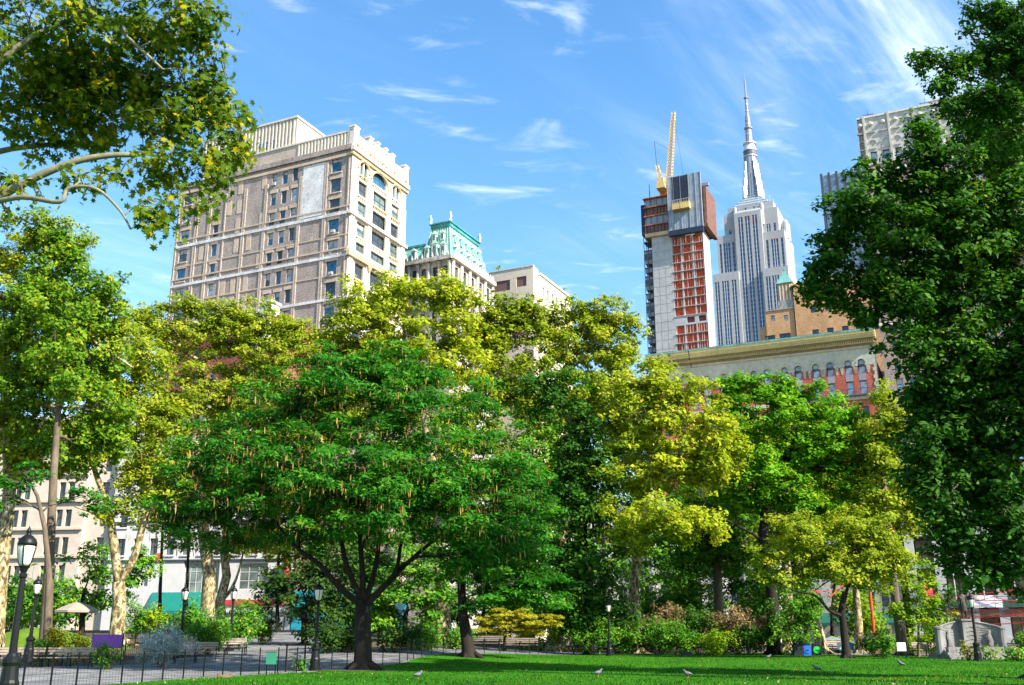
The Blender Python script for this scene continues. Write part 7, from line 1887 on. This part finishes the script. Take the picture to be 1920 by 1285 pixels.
def monument():
    x, y, z = gp(1840, 1230, 65)
    t = thing('stone_monument', 'curved grey stone exedra with carved panels and steps behind the lamp', 'monument', (x, y, z), R(4))
    rng = random.Random(9)
    for sgn in (-1, 1):
        q = MB(); n = 8
        for i in range(n):
            x0, x1 = [sgn * (.42 + 1.55 * j / n) for j in (i, i + 1)]
            y0, y1 = [1.5 - .55 * (j / n) ** 2 for j in (i, i + 1)]
            h0, h1 = [2.28 - .30 * (j / n) ** 1.5 for j in (i, i + 1)]
            q.quad((x0, y0, .3), (x1, y1, .3), (x1, y1, h1), (x0, y0, h0)); q.quad((x0, y0 + .4, .3), (x1, y1 + .4, .3), (x1, y1 + .4, h1), (x0, y0 + .4, h0)); q.quad((x0, y0, h0), (x1, y1, h1), (x1, y1 + .4, h1), (x0, y0 + .4, h0))
        w = q.build('wing_wall', G['stone'], t)
        q = MB()
        for i in range(n):
            x0, x1 = [sgn * (.42 + 1.55 * j / n) for j in (i, i + 1)]
            y0, y1 = [1.5 - .55 * (j / n) ** 2 for j in (i, i + 1)]; h0, h1 = [2.28 - .30 * (j / n) ** 1.5 for j in (i, i + 1)]
            q.tube([(x0, y0, h0), (x1, y1, h1)], .06, 5)
        q.build('coping', G['stone'], w)
        for j in range(9):      # low relief: wave lines and a seated figure
            q = MB(); pts = []
            for i in range(7):
                u = .2 + .7 * i / 6; xx = sgn * (.42 + 1.55 * u); pts.append((xx, 1.5 - .55 * u * u - .012, .72 + .15 * j + .035 * math.sin(i * 1.1 + j)))
            q.tube(pts, .018, 4); q.build('relief_line', G['stone'], w)
        xx = sgn * 1.35; q = MB(); q.tube([(xx, 1.12, .75), (xx + .05, 1.08, 1.1), (xx - .04, 1.1, 1.42), (xx, 1.1, 1.6), (xx + .01, 1.1, 1.75)], [.2, .15, .14, .07, .1], 8); rf_ = q.build('relief_figure', G['stone'], w, smooth=True); rf_.scale.y = .35; rf_.location.y = .78
        q = MB(); q.lathe([(.24, .25), (.24, 1.8), (.28, 1.84), (.28, 1.94), (.12, 2.0)], 10, (sgn * 2.08, 1.05)); q.build('end_pier', G['stone'], t)
        q = MB(); q.box(min(sgn * .5, sgn * 1.8), max(sgn * .5, sgn * 1.8), .5, .9, .42, .74); q.build('seat', G['stone'], t)
    yb = 1.6
    q = MB(); q.box(-.42, .42, yb - .55, yb + .4, .3, 2.34); q.box(-.5, .5, yb - .62, yb + .46, 2.34, 2.46); q.box(-.48, .48, yb - .6, yb + .42, .3, .7); q.build('plinth', G['stone'], t)
    q = MB()
    for j in range(5): q.tube([(-.25 + .02 * j, yb - .56, .9 + .25 * j), (.1, yb - .58, 1.0 + .25 * j), (.28, yb - .56, .92 + .25 * j)], .03, 4)
    q.build('carving', G['stone'], t)
    for i in range(3):
        q = MB(); q.box(-2.3 + .1 * i, 2.3 - .1 * i, -.7 + .38 * i, 2.4, .0 + .14 * i, .135 + .14 * i); q.build('step', G['stone'], t)
    # bronze figure standing on the plinth
    yf = yb - .1
    c, s = math.cos(R(4)), math.sin(R(4)); fx, fy = x - yf * s, y + yf * c
    f = thing('statue', 'dark bronze standing figure in a long coat and cap on the stone monument', 'statue', (fx, fy, z + 2.46), R(4))
    V = [(0, 0, .92), (0, 0, 1.12), (0, .0, 1.38), (0, -.01, 1.52), (0, -.03, 1.66), (.2, 0, 1.40), (.27, .03, 1.14), (.22, -.1, .92), (-.2, 0, 1.40), (-.28, .02, 1.12), (-.24, -.04, .88), (.1, 0, .8), (.12, -.03, .48), (.13, -.0, .1), (.14, -.12, .04), (-.1, 0, .8), (-.13, -.06, .48), (-.15, -.08, .1), (-.16, -.2, .04), (0, -.02, 1.76), (0, .06, .62)]
    E_ = [(0, 1), (1, 2), (2, 3), (3, 4), (4, 19), (2, 5), (5, 6), (6, 7), (2, 8), (8, 9), (9, 10), (0, 11), (11, 12), (12, 13), (13, 14), (0, 15), (15, 16), (16, 17), (17, 18), (0, 20)]
    rad = [.2, .18, .19, .07, .11, .1, .075, .05, .1, .075, .05, .14, .1, .07, .05, .14, .1, .07, .05, .1, .2]
    me = bpy.data.meshes.new('body'); me.from_pydata(V, E_, []); o = link('body', me, f); me.materials.append(G['bronze'])
    md = o.modifiers.new('skin', 'SKIN'); sub = o.modifiers.new('smooth', 'SUBSURF'); sub.levels = 1; sub.render_levels = 1
    for v, r in zip(me.skin_vertices[0].data, rad): v.radius = (r, r * .85)
    me.skin_vertices[0].data[0].use_root = True
    MB().lathe([(.125, 1.755), (.15, 1.8), (.14, 1.85), (.03, 1.88)], 12).build('cap', G['bronze'], f)
    MB().lathe([(.24, .48), (.22, .8), (.19, 1.0)], 12).build('coat_skirt', G['bronze'], f)


def rope_net():
    Y = 88
    a, b_ = at(1626, 1058, Y), at(1900, 1108, Y)
    g = H(a.x, a.y); t = thing('climbing_net', 'red rope climbing net slung from a red mast behind the monument', 'climbing net', (a.x, a.y, g)); o = Vector((a.x, a.y, g))
    MB().lathe([(.13, 0), (.11, a.z - g)], 10).build('mast', G['redpaint'], t)
    q = MB(); q.lathe([(.3, a.z - g), (.52, a.z - g + .25), (.48, a.z - g + .7), (.15, a.z - g + .9)], 10); q.build('mast_head', G['redpaint'], t)
    m2 = at(1925, 1100, 80) - o; q = MB(); q.lathe([(.11, -.2), (.1, m2.z)], 8, (m2.x, m2.y)); q.build('mast', G['redpaint'], t)
    P = lambda px, py, Y_: tuple(at(px, py, Y_) - o)
    ropes = [[(1626, 1062, 88), (1590, 1090, 86), (1556, 1120, 84)], [(1626, 1075, 88), (1560, 1108, 86), (1500, 1112, 84)], [(1500, 1112, 84), (1535, 1108, 84)], [(1500, 1117, 84), (1537, 1114, 84)], [(1632, 1065, 88), (1690, 1095, 86), (1735, 1112, 84)], [(1735, 1112, 84), (1800, 1118, 82), (1925, 1104, 80)], [(1735, 1116, 84), (1830, 1125, 82), (1925, 1128, 80)], [(1760, 1150, 84), (1840, 1160, 82), (1925, 1150, 80)], [(1770, 1165, 84), (1840, 1172, 82), (1925, 1168, 80)]]
    for r in ropes:
        q = MB(); p = [Vector(P(*v)) for v in r]; q.tube(p, .035, 5, False); q.build('rope', G['rope'], t)
    q = MB()
    top = [Vector(P(1740 + 31 * i, 1114 + 8 * math.sin(i), 84 - .65 * i)) for i in range(7)]; bot = [Vector(P(1765 + 26 * i, 1166 + 5 * math.sin(i * .8), 84 - .65 * i)) for i in range(7)]
    for k in range(1, 5):
        pts = [u.lerp(v, k / 5) for u, v in zip(top, bot)]; q.tube(pts, .025, 4, False)
    for i in range(6):
        for k in range(5):
            q.tube([top[i].lerp(bot[i], k / 5), top[i + 1].lerp(bot[i + 1], (k + 1) / 5)], .022, 4, False)
    for i in range(7): q.tube([top[i], bot[i]], .022, 4, False)
    q.build('net', G['rope'], t)['kind'] = 'stuff'
    c = [P(1728, 1095, 84), P(1748, 1098, 84), P(1750, 1118, 84), P(1730, 1116, 84)]; q = MB(); q.quad(*c); q.quad(*[(v[0], v[1] + .05, v[2]) for v in c]); q.build('shade_sail', G['redsign'], t)


def street_lights():
    for px, Y, zt, lab in ((290, 114, 985, 'tall grey street light with a long curved arm before the white building'),):
        c = at(px, 1190, Y); g = H(c.x, c.y); top = at(px, zt, Y).z - g
        t = thing('street_light', lab, 'street light', (c.x, c.y, g))
        MB().lathe([(.16, 0), (.12, 1.2), (.075, top)], 8).build('pole', G['greypanel'], t)
        MB().tube([(0, 0, top - .4), (-.9, 0, top + .15), (-2.1, 0, top + .1)], [.05, .045, .035], 6).build('arm', G['greypanel'], t)
        q = MB(); q.frus(-2.7, -2.0, -.14, .14, top - .02, -2.6, -2.1, -.08, .08, top + .14); q.build('lamp_head', G['greypanel'], t)
        q = MB(); q.box(-.75, -.12, -.03, .03, top - 4.0, top - 3.1); q.build('street_sign', G['redsign'], t)


lamps(); benches(); fences(); small_things(); monument(); rope_net(); street_lights()
